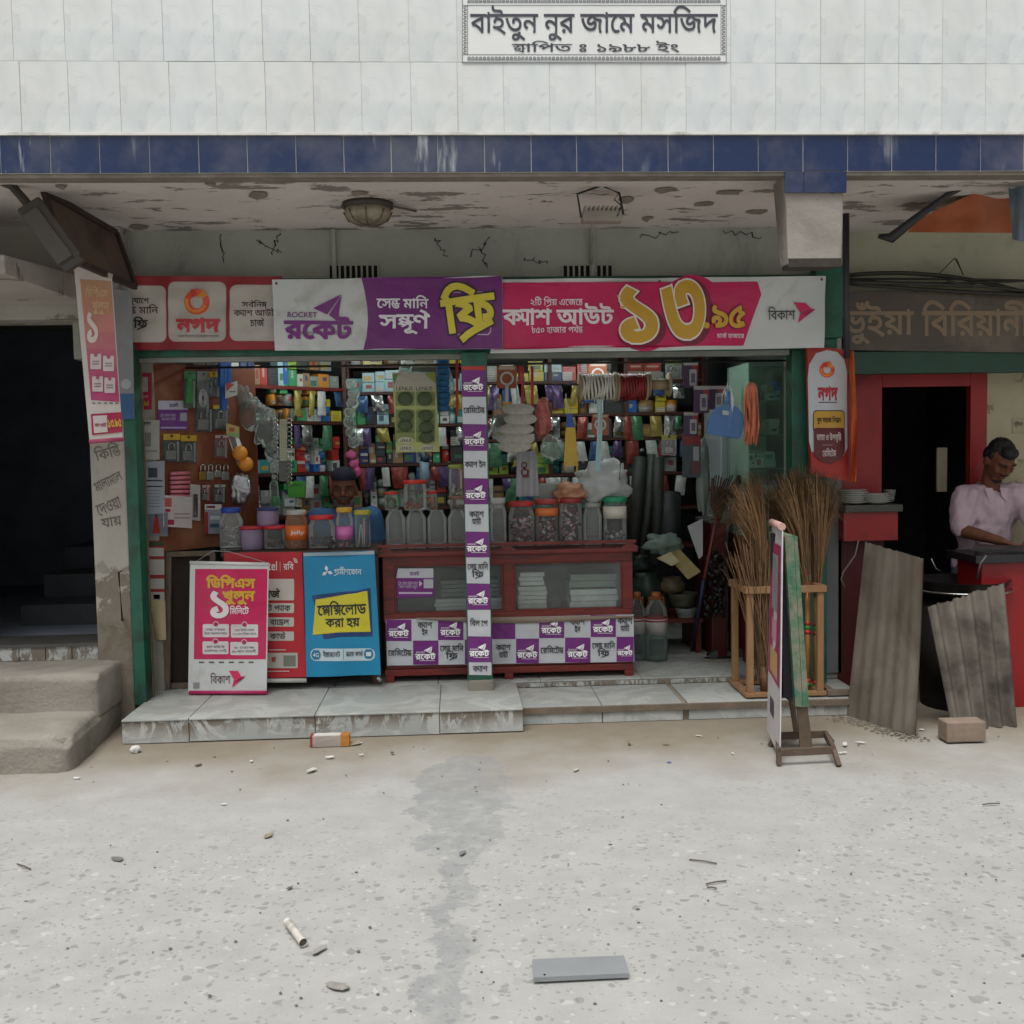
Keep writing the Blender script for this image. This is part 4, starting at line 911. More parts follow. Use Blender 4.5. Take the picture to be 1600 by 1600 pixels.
jar(795, 836, 783, 852, YK-.02, '#b3302c', 'red-lidded jar packed with wrapped sweets next to the narrow grey jar', 'c', 'candy', .95, zb=zk, neck=.85)
jar(837, 873, 779, 852, YK-.02, '#9a3a34', 'sweet jar with an orange and red label strip near its lid', 'c', 'candy', .8, (.72, .9), '#d9783a', zb=zk, neck=.95)
jar(874, 910, 777, 852, YK-.02, '#8e2b2b', 'tall dark red lidded jar brim full of wrapped sweets', 'c', 'candy', 1.15, zb=zk, neck=.95)
jar(911, 941, 785, 852, YK, '#8f938f', 'grey ribbed jar without label between the sweet jars', 'g', None, zb=zk)
jar(943, 979, 776, 852, YK-.02, '#1f8a63', 'jar with a green lid and white label, few white sweets', 'c', 'white', .35, (.62, .9), '#cfcabb', zb=zk, neck=.95)
MB().box(tuple(at(835, 783, YK+.02)), tuple(at(870, 755, YK+.16))).build('plastic_box', clear('box_plastic', '#b9c0bc', .4, .15), label='clear plastic box standing on the sweet jars', cat='box', bevel=.006)
# ---- crumpled white carrier bag on the jars
def crumple(name, cx, cy, rx, ry, Y, ryy, mat, label, cat, seed, n=26, m=18, amp=.35, group=None, base=None):
    c = at(cx, cy, Y); sx = abs(at(cx+rx, cy, Y).x-c.x); sz = abs(at(cx, cy-ry, Y).z-c.z); b = MB(); o = []
    for i in range(m+1):
        t = math.pi*i/m
        for k in range(n):
            a = 6.2832*k/n; d = Vector((math.sin(t)*math.cos(a), math.sin(t)*math.sin(a), -math.cos(t)))
            f_ = 1 + amp*(noise.noise(d*1.7+Vector((seed, 0, 0)))*1.2 + .55*abs(noise.noise(d*4.5+Vector((0, seed, 0)))) + .25*noise.noise(d*11+Vector((0, 0, seed))))
            o.append(c + Vector((d.x*sx*f_, d.y*ryy*f_, d.z*sz*f_)))
    b.add(o, [(i*n+k, i*n+(k+1) % n, (i+1)*n+(k+1) % n, (i+1)*n+k) for i in range(m) for k in range(n)], True)
    return b.build(name, mat, label=label, cat=cat, group=group)
MBAG = clear('thin_white_bag', '#dfe3e1', .45, .3); MCLR = clear('clear_poly_bag', '#e6ebe8', .1, .12)
crumple('carrier_bag', 940, 752, 40, 27, YK+.02, .1, MBAG, 'crumpled white carrier bag resting on the sweet jars', 'bag', 3, amp=.5)
crumple('carrier_bag', 893, 768, 24, 14, YK-.02, .07, M('orange_wrappers', '#a8785a', .5, .3, 30), 'small crumpled bag of orange wrappers under the white bag', 'bag', 9, amp=.5)
# ================================================================ INSIDE THE SHOP
BIN = M('inner_limewash', '#9d9a90', .9, .15, 4, dirt='#6b665a', dscale=2, damt=.4)
MB().box((-1.959, 6.43, FZ), (-1.855, 6.52, 2.42)).build('inner_jamb', BIN, bld)
JP = yplane(6.425)
def card(name, x0, y0, x1, y1, plane, c, label, cat, parts=(), tilt=0, thick=.003, group=None, off=0):
    p, n = plane; o, pr = sheet(name, [(x0, y0-tilt), (x1, y0+tilt), (x1, y1+tilt), (x0, y1-tilt)], (p + n.normalized()*off, n), P(c), label, cat, thick, group)
    for q in parts:
        if q[0] == 'r': pr.poly(rect(*q[1:5]), q[5], 1)
        elif q[0] == 't': pr.text(q[1], *q[2:6], q[6], 2, q[7] if len(q) > 7 else 0)
        elif q[0] == 'p': pr.poly(q[1], q[2], 1)
    pr.done(); return o
card('payment_sticker', 213, 583, 237, 640, JP, '#a81f3c', 'narrow red payment sticker high on the left inner jamb', 'sticker', [('r', 218, 589, 231, 612, '#a9a5a0'), ('t', 'বিকাশ', 217, 232, 618, 622, '#e0b0b8'), ('t', '১৩.৯৫', 217, 233, 626, 634, '#d9a23a', .03)])
card('notice', 214, 656, 249, 718, JP, '#b9b8b2', 'white payment sheet with a plain grey square on the left inner jamb', 'notice', [('t', 'নগদ', 223, 236, 659, 665, '#4a4a48', .02), ('r', 226, 676, 236, 698, '#84847e'), ('r', 220, 704, 246, 705.5, '#77777a')], tilt=.5)
card('notice', 218, 721, 257, 803, JP, '#a5abb4', 'bluish printed notice with a dark square picture pasted below the payment sheet', 'notice', [('r', 232, 731, 246, 746, '#3c4350'), ('r', 226, 750, 254, 752, '#333a45'), ('r', 226, 759, 254, 761, '#333a45')] + [('r', 227, 766+5*i, 250, 766.8+5*i, '#6c727c') for i in range(6)], tilt=-1, off=.003)
card('calendar', 224, 801, 262, 838, JP, '#6f7480', 'picture calendar with a red robed figure on the inner jamb', 'calendar', [('p', [(242, 808), (247, 808), (251, 832), (238, 833)], '#a5261f'), ('r', 243, 804, 246, 808, '#2a2220'), ('r', 225, 834, 261, 838, '#7a7d7a')])
card('price_list', 231, 845, 257, 945, JP, '#9b2f30', 'long red price list with white boxes under the calendar', 'notice', [('r', 232, 846, 256, 853, '#33492a'), ('r', 233, 856, 256, 869, '#b4b3ac'), ('r', 233, 874, 257, 898, '#b4b3ac'), ('r', 234, 904, 257, 920, '#b4b3ac'), ('r', 235, 925, 257, 944, '#b4aea4'), ('r', 240, 929, 250, 936, '#a5262a')], off=.002)
MB().grid(lambda u, v: at(234+24*u*(1-.35*v)+10*v, 938+62*v, 6.42-.02*v*math.sin(u*3)), 6, 8).build('torn_paper', M('cream_torn_paper', '#b8a982', .8, .15, 12), label='torn cream paper curling off the inner jamb near the floor', cat='paper')
# ---- angled hardboard with padlocks
A_, B_ = at(243, 700, 6.44), at(402, 700, 7.02); A_.z = B_.z = 0
bn = Vector((B_.y-A_.y, -(B_.x-A_.x), 0)).normalized(); bn = bn if bn.y < 0 else -bn
BP = (A_, bn); bm_ = lambda x, y, d=0: onplane(x, y, A_ + bn*d, bn)
zt_, zb_ = 2.18, at(300, 858, 6.6).z
MB().slab([Vector((A_.x, A_.y, zb_)), Vector((B_.x, B_.y, zb_)), Vector((B_.x, B_.y, zt_)), Vector((A_.x, A_.y, zt_))], .02).build('display_board', M('brown_hardboard', '#6b3418', .6, .18, 5, dirt='#8a5a3c', dscale=2, damt=.4), label='brown hardboard hung with padlocks and small packs on the left', cat='board')
card('payment_sticker', 247, 626, 293, 672, BP, '#6a2a80', 'square purple and white payment sticker on the brown hardboard', 'sticker', [('r', 247, 626, 293, 640, '#b7b6c4'), ('t', 'রকেট', 264, 278, 631, 636, '#5a4a6c', .02), ('t', 'QR কোড স্ক্যান', 250, 274, 647, 651, '#cbb9d6'), ('t', 'করে ক্যাশ আউট', 252, 274, 653, 657, '#cbb9d6'), ('r', 281, 645, 292, 658, '#97979f'), ('r', 251, 667, 291, 669.5, '#b3a2c2')], off=.004)
MSTEEL = M('padlock_steel', '#9a9c98', .3, .1, 20, metal=.7); MBRASS = M('padlock_brass', '#9a7a3c', .35, .1, 20, metal=.7); MSHK = M('shackle_steel', '#b3b5b3', .25, .05, metal=.9)
MBLS = clear('blister_plastic', '#f4f6f5', .015, .08)
def padlock(cx, yt, yb, w, pl, d, parent=None, label=None, brass=False, group=None):
    """body with rounded shoulders under a bent shackle"""
    p, n = pl; f_ = lambda x, y, k=0: onplane(x, y, p + n*(d+k), n); h = yb-yt; ym = yt+h*.42
    o = parent if parent else thing('padlock', f_(cx, yb), label, 'padlock', group)
    b = MB(); b.slab([f_(cx-w/2, yb), f_(cx+w/2, yb), f_(cx+w/2, ym+1), f_(cx-w/2, ym+1)], .018, n); b.build('padlock_body', MBRASS if brass else MSTEEL, o, bevel=.004)
    r = w*.3; pts = [f_(cx-r, ym+2, -.009), f_(cx-r, yt+r, -.009)] + [f_(cx-r*math.cos(R_(a)), yt+r-r*math.sin(R_(a)), -.009) for a in (30, 60, 90, 120, 150)] + [f_(cx+r, yt+r, -.009), f_(cx+r, ym+2, -.009)]
    MB().tube(pts, .0045, 6).build('shackle', MSHK, o); return o
def pack(x0, y0, x1, y1, label, head='#c9a227', body='#23262a', pl=BP, lock=True, d=.006, group='small packs hung on the left board', brass=False, hh=.22, tilt=0, cat='pack', blister=True):
    p, n = pl; o, pr = sheet('hanging_pack', [(x0, y0-tilt), (x1, y0+tilt), (x1, y1+tilt), (x0, y1-tilt)], (p + n*d, n), P(body), label, cat, .003, group)
    h, w = y1-y0, x1-x0
    if hh: pr.poly([(x0, y0-tilt), (x1, y0+tilt), (x1, y0+tilt+h*hh), (x0, y0-tilt+h*hh)], head, 1, 'header'); pr.poly(circ((x0+x1)/2, y0+h*.07, w*.09, 8), '#2a2a28', 2, 'hang_hole')
    for k in range(5): pr.poly([(x0+w*(.08+.2*k), y1-1), (x0+w*(.16+.2*k), y1-1), (x0+w*(.22+.2*k) if k < 4 else x1, y0+h*(hh+.12)), (x0+w*(.14+.2*k), y0+h*(hh+.12))], '#3c3f44' if body == '#23262a' else body, 1, 'stripe') if lock and body == '#23262a' else None
    pr.done()
    if lock: padlock((x0+x1)/2, y0+h*(hh+.1), y1-h*.1, w*.6, pl, d+.02, parent=o, brass=brass)
    if blister: MB().slab([onplane(x0+1, y1-1, p+n*(d+.026), n), onplane(x1-1, y1-1, p+n*(d+.026), n), onplane(x1-1, y0+h*(hh+.04), p+n*(d+.026), n), onplane(x0+1, y0+h*(hh+.04), p+n*(d+.026), n)], .02, n).build('blister', MBLS, o)
    return o
pack(255, 678, 281, 722, 'padlock blister with yellow header, left of a matching pair on the board'); pack(282, 680, 307, 723, 'padlock blister with yellow header, right of a matching pair on the board')
pack(305, 638, 332, 675, 'large padlock on a clear striped card without header', hh=0); pack(333, 633, 357, 672, 'padlock card with a small yellow tag near the blue packs', hh=.15)
pack(324, 581, 343, 620, 'padlock blister with a yellow header high on the board', body='#6d7276'); pack(303, 553, 320, 570, 'black and white padlock card at the top of the board', head='#1d1f20', body='#a9aaa6'); pack(323, 553, 340, 570, 'second black and white padlock card beside another at the board top', head='#1d1f20', body='#a9aaa6')
pack(336, 680, 356, 716, 'padlock on a red card with white header strip', head='#b9a8a4', body='#8a1f1c', hh=.12); pack(316, 758, 328, 783, 'small padlock on a narrow red card under the loose padlocks', body='#8a1f1c', head='#b9a8a4', hh=.15); pack(335, 757, 352, 786, 'black framed small padlock card beside the narrow red card', body='#1f2022', head='#a8a8a4', hh=.15)
for i, (x, br) in enumerate(((317, 1), (329, 0), (341, 0), (353, 0))): padlock(x, 726, 750-(i == 2)*4, 11, BP, .02, label=['brass padlock hooked on the board', 'steel padlock hooked next to the brass one', 'small steel padlock hooked between two others', 'dark tagged padlock hooked at the end of the row'][i], brass=br)
pack(287, 580, 306, 638, 'green plastic brush in a clear pack on the board', head='#2f7a4a', body='#3a4a3c', lock=False, cat='brush pack'); b_ = MB(); b_.slab([bm_(291, 630, .028), bm_(302, 630, .028), bm_(300, 592, .028), bm_(293, 592, .028)], .015); b_.build('brush', M('green_brush', '#2f9a3c', .5, .1), label='bright green brush inside its clear pack on the board', cat='brush', bevel=.003)
pack(308, 580, 327, 645, 'long clear pack with coiled cable beside the green brush', head='#8d918e', body='#7d827f', lock=False, cat='cable pack')
for r in (7, 5.2, 3.4): MB().tube([bm_(317+r*math.cos(k*.5236)*.9, 622+r*1.9*math.sin(k*.5236), .03) for k in range(13)], .004, 5).build('cable_coil', M('white_cable', '#b5b8b4', .5, .05), None, label='loop of white cable in the long clear pack', cat='cable', group='white cable loops')
for i in range(8): MB().tube([bm_(266, 740+i*7, .02), bm_(296, 739+i*7.3, .02)], .012, 8).build('glue_tube', M('pink_tube', '#c2707a', .35, .15, 12), label='pink tube strapped in a ladder of tubes on the board', cat='tube', group='pink tubes strapped on the board')
card('blister_card', 255, 775, 300, 824, BP, '#bdb3b2', 'white card with pink pills print overlapping the pink tubes', 'card', [('r', 257, 778, 268, 792, '#a8524f'), ('r', 258, 795, 266, 800, '#a02040'), ('r', 262, 812, 272, 820, '#a02040'), ('r', 272, 802, 297, 804, '#8f8688'), ('r', 272, 808, 297, 810, '#8f8688')], off=.04, tilt=1.5)
card('hanging_pack', 297, 757, 313, 813, BP, '#a8a6a2', 'slim white pack with a dark pen shape on the board', 'pack', [('r', 302, 772, 309, 808, '#4a3a40'), ('r', 304, 775, 307, 805, '#b9b4b4')], tilt=1, off=.02)
card('hanging_pack', 320, 788, 346, 834, BP, '#8d95a0', 'card of blue batteries edged in red above the blue-lidded jar', 'pack', [('r', 320, 788, 346, 796, '#d0cdc8'), ('r', 322, 790, 336, 794, '#8a2030'), ('r', 320, 800, 325, 834, '#9c2a28'), ('r', 328, 806, 344, 812, '#c2c6cc'), ('r', 328, 818, 344, 824, '#3c5278')], off=.03)
# bag with two orange balls
cb = bm_(366, 700, .06)
MB().grid(lambda u, v: bm_(352+14*u+18*v+6*u*v, 668+58*v+4*math.sin(u*6), .05+.03*math.sin(u*3.1)*math.sin(v*3.1)), 8, 12).build('poly_bag', MCLR, label='clear header bag holding two orange balls', cat='bag')
for x, y in ((375, 708), (384, 725)): MB().ell(bm_(x, y, .07), .05, 16, 12).build('ball', M('orange_ball', '#d98a2c', .45, .06), label='orange plastic ball in the clear bag by the padlocks', cat='ball', group='orange balls in a bag')
card('header_card', 354, 664, 374, 682, BP, '#a99a5c', 'printed header card of the ball bag', 'card', [('r', 358, 668, 366, 674, '#a8522c'), ('r', 356, 677, 374, 682, '#7d9a6a')], tilt=3, off=.08)
crumple('foil_pack', 374, 762, 17, 22, 6.85, .03, M('crinkled_foil', '#9a9c9a', .22, .3, 25, metal=.85), 'crinkled silver foil pack hanging below the orange balls', 'pack', 21, amp=.3)
for x0, x1, y0, y1 in ((344, 350, 556, 604), (350, 356, 556, 602), (356, 362, 556, 603), (347, 356, 601, 640)):
    MB().slab([bm_(x0, y1, .08), bm_(x1, y1, .08), bm_(x1, y0, .08), bm_(x0, y0, .08)], .03).build('toothbrush_pack', M('blue_pack', '#2456a0', .3, .2, 18), label='long blue pack hanging in a bunch at the board edge', cat='pack', group='long blue packs', bevel=.005)
card('header_card', 352, 598, 371, 620, BP, '#b5b2ae', 'white card with red corner tilted over the clear sheet bag', 'card', [('p', [(352, 598), (366, 600), (354, 612)], '#a3282a'), ('r', 358, 611, 368, 613, '#555')] if False else [('p', [(352, 598), (366, 600), (354, 612)], '#a3282a'), ('r', 358, 611, 368, 613, '#55555a')], tilt=-3, off=.1)
for i, (cx, cy, rx, ry, sd_) in enumerate(((372, 622, 15, 24, 4), (392, 645, 26, 20, 8), (417, 672, 18, 28, 12), (424, 706, 10, 14, 15))):
    crumple('poly_bag', cx, cy, rx, ry, 6.95, .05, MCLR, ['upper crumpled clear bag hooked near the red shelf edge', 'wide crumpled clear bag hanging over the shelf items', 'lower lobe of clear plastic bag by the spiral strips', 'little clear pouch at the bottom of the hanging bags'][i], 'bag', sd_, amp=.45)
# ---- shelving
MSHELF = M('dark_shelf_wood', '#4a2218', .5, .25, 6, stretch=(1, 1, 5)); MSHR = M('red_shelf_edge', '#7d2a22', .45, .15, 6)
BOXM, nb = new('printed_carton')
oi = nb.add('ObjectInfo'); vb = nb.obj(); sp = nb.add('SeparateXYZ'); nb.l(vb, sp.inputs[0])
rr = oi.outputs['Random']; r2 = nb.math('FRACT', nb.math('MULTIPLY', rr, 17.3)); r3_ = nb.math('FRACT', nb.math('MULTIPLY', rr, 53.7))
inx = nb.math('LESS_THAN', nb.math('ABSOLUTE', nb.math('ADD', sp.outputs[0], nb.math('MULTIPLY', nb.math('SUBTRACT', r3_, .5), .4))), nb.math('ADD', .12, nb.math('MULTIPLY', r2, .3)))
inz = nb.math('LESS_THAN', nb.math('ABSOLUTE', nb.math('ADD', sp.outputs[2], nb.math('MULTIPLY', nb.math('SUBTRACT', r2, .5), .5))), nb.math('ADD', .1, nb.math('MULTIPLY', r3_, .22)))
lab = nb.math('MULTIPLY', inx, inz); cr = nb.add('ValToRGB'); cr.color_ramp.interpolation = 'CONSTANT'
for i, h in enumerate(('#c9c9c4', '#27407a', '#b3302a', '#22262a', '#d0b23c', '#2f7a52', '#dedcd6')):
    if i < 2: cr.color_ramp.elements[i].position = i/7; cr.color_ramp.elements[i].color = C(h)
    else: e = cr.color_ramp.elements.new(i/7); e.color = C(h)
nb.l(r2, cr.inputs[0]); ln = nb.math('GREATER_THAN', nb.math('SINE', nb.math('MULTIPLY', sp.outputs[2], nb.math('ADD', 20, nb.math('MULTIPLY', r3_, 40)))), .2)
cb_ = nb.mix(nb.math('MULTIPLY', lab, .9), oi.outputs['Color'], nb.mix(nb.math('MULTIPLY', ln, .5), cr.outputs[0], C('#55585a')))
nb.l(cb_, nb.b.inputs['Base Color']); nb.b.inputs['Roughness'].default_value = .28
UNIT = MB().box((-.5, -.5, -.5), (.5, .5, .5)).mesh('carton', BOXM, .03)
TUBE = MB().lathe([(.5, -.5), (.5, .36), (.46, .4), (.46, .5), (0, .5)], (0, 0, 0), 14).mesh('tin', BOXM)
PAL = {'pale blue': '#aed0d8', 'white': '#d3d6d1', 'blue': '#3270bd', 'green': '#46a066', 'brown': '#a17d55', 'orange': '#cf8a32', 'yellow': '#cdbb3e', 'red': '#c23a32', 'black': '#33373a', 'teal': '#359094', 'navy': '#2a387c', 'grey': '#959d98', 'lime': '#97bd42'}
CNT = {}
def carton(c, sx, sy, sz, colr, where, rz=0, tin=False, ry=0):
    o = bpy.data.objects.new('tin' if tin else 'carton', TUBE if tin else UNIT); col.objects.link(o)
    o.location = c; o.scale = (sx, sy, sz); o.rotation_euler = (0, ry, rz); o.color = C(PAL[colr])
    return tag(o, ('%s tin standing %s' if tin else 'small %s carton standing %s') % (colr, where), 'tin' if tin else 'carton', 'stock '+where)
def unit_(name, xs, ys, pl, label, up=(), dep=.32, edge=None):
    """boards at the given picture heights on the unit's front plane"""
    p, n = pl; x0, x1 = xs; zz = [onplane(x1-3, y, p, n).z for y in ys]; a, b = onplane(x0, 700, p, n), onplane(x1, 700, p, n)
    o = thing(name, ((a.x+b.x)/2, (a.y+b.y)/2, FZ), label, 'shelves'); q = -n*dep
    for i, z in enumerate(zz):
        A, B = Vector((a.x, a.y, z)), Vector((b.x, b.y, z)); t = Vector((0, 0, .022))
        MB().hexa([A-t, B-t, B-t+q, A-t+q, A, B, B+q, A+q]).build('shelf_board', MSHR if edge and i in edge else MSHELF, o)
    for f_ in [0, 1]+list(up):
        c = a.lerp(b, f_); MB().hexa([Vector((c.x-.015, c.y+.004, FZ)), Vector((c.x+.015, c.y+.004, FZ)), Vector((c.x+.015, c.y+dep, FZ)), Vector((c.x-.015, c.y+dep, FZ)), Vector((c.x-.015, c.y+.004, 2.4)), Vector((c.x+.015, c.y+.004, 2.4)), Vector((c.x+.015, c.y+dep, 2.4)), Vector((c.x-.015, c.y+dep, 2.4))]).build('upright', MSHELF, o)
    return zz
def stock(pl, x0, x1, z, hmax, where, cols, rng, wr=(.05, .11), gap=.004, stack=.35, tins=.15, d0=.03):
    p, n = pl; a, b = onplane(x0, 700, p, n), onplane(x1, 700, p, n); a.z = b.z = 0; L = (b-a).length; d = (b-a)/L; s = 0; rz = math.atan2(d.y, d.x)
    while s < L-.04:
        w_ = min(rng.uniform(*wr), L-s); h = hmax*rng.uniform(.35, .95); dp = rng.uniform(.08, .14); zz = z
        tin = rng.random() < tins; cn = rng.choice(cols); top = z + hmax*rng.uniform(.75, 1.15); h = min(h, w_*rng.uniform(.5, 1.5)+.01)
        while zz == z or zz + h < top:
            c = a + d*(s+w_/2) - n*(d0+rng.uniform(0, .03)+dp/2); c.z = zz + h/2+.001
            carton(c, w_-gap, (w_-gap) if tin else dp, h, cn, where, rz+rng.uniform(-.08, .08), tin); zz += h+.002
            if rng.random() < .5: cn = rng.choice(cols)
            if rng.random() < .3: h *= rng.uniform(.7, 1.2)
        s += w_
rng = random.Random(11)
P1, P2 = at(345, 650, 7.1), at(540, 650, 7.85); n1 = Vector((P2.y-P1.y, -(P2.x-P1.x), 0)).normalized(); n1 = n1 if n1.y < 0 else -n1; PL1 = (P1, n1)
z1 = unit_('shelf_unit', (345, 540), (557, 607, 659, 736, 800, 870), PL1, 'dark wooden shelves with red edges angled along the left wall', edge=(1,), dep=.3)
hand = lambda L, pl, z, where: [carton((lambda c, w_: Vector((c.x, c.y, z+h_/2+.002)) - pl[1]*.07)(onplane((a+b)/2, 700, *pl), 0), (onplane(b, 700, *pl)-onplane(a, 700, *pl)).length*.95, .1, h_, cn, where, math.atan2(pl[1].x, -pl[1].y)+rng.uniform(-.05, .05), t) for a, b, h_, cn, t in L]
T1 = 'on the top red-edged shelf at the left'
hand([(361, 381, .17, 'white', 0), (382, 393, .18, 'navy', 0), (393, 404, .17, 'navy', 0), (404, 413, .14, 'brown', 0), (413, 424, .12, 'red', 0), (424, 441, .13, 'black', 0), (441, 449, .19, 'pale blue', 0), (449, 456, .2, 'blue', 0), (456, 470, .12, 'green', 0), (470, 479, .09, 'white', 0), (479, 490, .1, 'brown', 0), (490, 503, .08, 'grey', 0), (503, 520, .1, 'orange', 0), (520, 535, .09, 'grey', 0)], PL1, z1[1], T1)
hand([(456, 470, .06, 'lime', 0), (471, 488, .08, 'black', 0), (490, 504, .07, 'brown', 0), (506, 524, .07, 'grey', 0)], PL1, z1[1]+.125, T1)
T2 = 'on the middle shelf of the angled left unit'
hand([(390, 427, .05, 'white', 0), (428, 439, .08, 'brown', 1), (440, 450, .08, 'brown', 1), (451, 459, .09, 'orange', 1), (460, 468, .09, 'grey', 1), (468, 483, .075, 'green', 0), (484, 494, .1, 'white', 0), (494, 506, .09, 'pale blue', 0), (506, 520, .11, 'blue', 0), (521, 538, .08, 'yellow', 0)], PL1, z1[2], T2)
hand([(428, 439, .08, 'orange', 1), (440, 450, .075, 'brown', 1), (451, 466, .085, 'grey', 1), (468, 481, .07, 'brown', 1), (482, 497, .07, 'orange', 0), (505, 521, .055, 'yellow', 0)], PL1, z1[2]+.11, T2)
hand([(430, 441, .06, 'green', 1), (443, 455, .07, 'green', 0), (469, 481, .06, 'green', 1), (484, 500, .05, 'orange', 0)], PL1, z1[2]+.195, T2)
T3 = 'on the lower shelf above the seated man'
stock(PL1, 455, 538, z1[3], .3, T3, ['white', 'blue', 'green', 'pale blue', 'grey', 'red'], rng, (.04, .08)); stock(PL1, 350, 455, z1[3], .2, 'on the shelf behind the clear bags', ['grey', 'brown', 'black', 'teal'], rng)
stock(PL1, 345, 540, z1[4], .25, 'low on the left unit behind the jars', ['white', 'grey', 'black', 'green', 'brown'], rng)
PL2 = yplane(7.9)
z2 = unit_('shelf_unit', (545, 738), (568, 610, 661, 722, 790, 860), PL2, 'dark wooden shelves against the back wall left of the pillar')
stock(PL2, 547, 735, z2[1], .2, 'on the upper back shelf left of the pillar', ['pale blue', 'white', 'blue', 'brown', 'pale blue', 'black', 'teal'], rng, (.07, .13), stack=.7); stock(PL2, 547, 735, z2[2], .22, 'on the second back shelf left of the pillar', ['pale blue', 'white', 'blue', 'green', 'black', 'teal'], rng, (.05, .1), stack=.7, tins=.25)
stock(PL2, 547, 735, z2[3], .27, 'on the third back shelf left of the pillar', ['red', 'grey', 'navy', 'green', 'black', 'brown'], rng, (.05, .1)); stock(PL2, 547, 735, z2[4], .3, 'on the lowest visible back shelf left of the pillar', ['grey', 'black', 'red', 'green', 'white', 'brown'], rng, (.05, .1), tins=.4); stock(PL2, 547, 735, z2[0], .12, 'on the topmost back shelf', ['brown', 'white', 'yellow'], rng, (.1, .16))
PL3 = yplane(8.0)
z3 = unit_('shelf_unit', (742, 1100), (592, 643, 681, 736, 790, 850), PL3, 'long dark shelves against the back wall right of the pillar', up=(.33, .66))
stock(PL3, 755, 965, z3[0], .17, 'on the upper back shelf behind the rackets', ['blue', 'yellow', 'white', 'navy', 'red', 'pale blue'], rng, (.09, .15)); stock(PL3, 975, 1040, z3[0], .15, 'on the upper back shelf behind the wooden spools', ['red', 'red', 'white', 'grey'], rng, (.07, .1), tins=0)
stock(PL3, 770, 1070, z3[1], .2, 'on the second back shelf behind the wire spools', ['yellow', 'brown', 'white', 'blue', 'black', 'grey', 'orange'], rng, (.08, .16)); stock(PL3, 770, 1100, z3[2], .16, 'on the third back shelf below the spools', ['grey', 'white', 'black', 'brown', 'brown', 'pale blue'], rng, (.08, .2), tins=.1)
stock(PL3, 760, 1060, z3[3], .22, 'on the fourth back shelf behind the saw', ['black', 'black', 'lime', 'grey', 'brown', 'teal'], rng, (.07, .14), tins=.3); stock(PL3, 760, 1000, z3[4], .22, 'low on the right back shelves', ['black', 'grey', 'teal', 'brown'], rng, (.08, .16), tins=.4)
# ---- things hanging in the opening
def ypl(Y): return (Vector((0, Y, 0)), FRONT)
MHOOK = M('hook_iron', '#3a3a38', .5, .1, metal=.6)
rail = MB().tube([(-1.85, 6.62, 2.16), (2.2, 6.62, 2.16)], .008, 6).build('hanging_rail', MHOOK, label='thin iron rod under the lintel that packs hang from', cat='rod')
# green scourer card
o, pr = sheet('scourer_card', [(613, 584), (680, 582), (687, 706), (619, 707)], (at(650, 640, 6.55), Vector((.05, -1, 0)).normalized()), M('scourer_card_print', '#a8b06a', .5, .1, 12), 'large green and cream card of round scourers hanging left of the pillar', 'card', .004)
pr.poly([(613, 584), (680, 582), (681, 601), (614, 603)], '#b9b3a4', 1); pr.poly([(662, 583), (680, 582), (681, 600)], '#8aa038', 2); pr.poly([(613, 585), (622, 584), (616, 602)], '#6d8f3c', 2)
for x in (619, 650): pr.text('LENUS', x, x+26, 604, 610, '#2c3a24', 2, .01, box=True); pr.poly(rect(x-2, 603, x+28, 611), '#c2bfa8', 1)
for r_, y in enumerate((625, 650, 667, 682)):
    for c_, x in enumerate((633, 665)): pr.poly(rrect(x-15, y-10 if r_ else y-13, x+15, y+9, 3), '#7c8a4a', 1)
for x, y in ((634, 688), (668, 700), (634, 700)): pr.poly(circ(x, y, 13, 14, 5), '#c2bfa8', 3); pr.text('LENUS', x-9, x+9, y-2, y+2.5, '#2c3a24', 4, .01, box=True)
pr.done()
for x, y in ((633, 623), (664, 623), (634, 649), (665, 649), (633, 665), (666, 667), (666, 684)):
    MB().ell(at(x, y, 6.535), (.047, .012, .035 if y > 640 else .045), 14, 8).build('scourer', M('wire_scourer', '#4c5a3c', .5, .4, 90, bump=.8, bscale=150), o)
# clear bag of blue cups
bc = MB(); bx = at(690, 560, 6.75)
for i in range(9): p = at(692, 562+i*9.5, 6.75); MB().lathe([(.04, 0), (.046, .034), (.05, .036)], (p.x, p.y, p.z-.02), 14).build('plastic_cup', M('blue_cup', '#3f78b0', .3, .1), label='blue plastic cup nested in the clear hanging bag', cat='cup', group='blue cups in a bag')
crumple('poly_bag', 668, 600, 40, 48, 6.78, .06, MCLR, 'clear plastic bag round the blue cups under the lintel', 'bag', 31, amp=.2)
# red straps
for i, (x, y0, y1) in enumerate(((714.5, 556, 650), (817, 572, 640), (832, 572, 642), (812, 572, 600))): MB().slab([at(x-2.2, y1, 6.6), at(x+2.2, y1, 6.6), at(x+1.6, y0, 6.6), at(x-2.8, y0, 6.6)], .003).build('strap', M('red_strap', '#a5262a', .6, .1), label='red cloth strap hanging beside the %s' % ['sticker pillar', 'scrubbing nets', 'white cable spool', 'racket pack'][i], cat='strap')
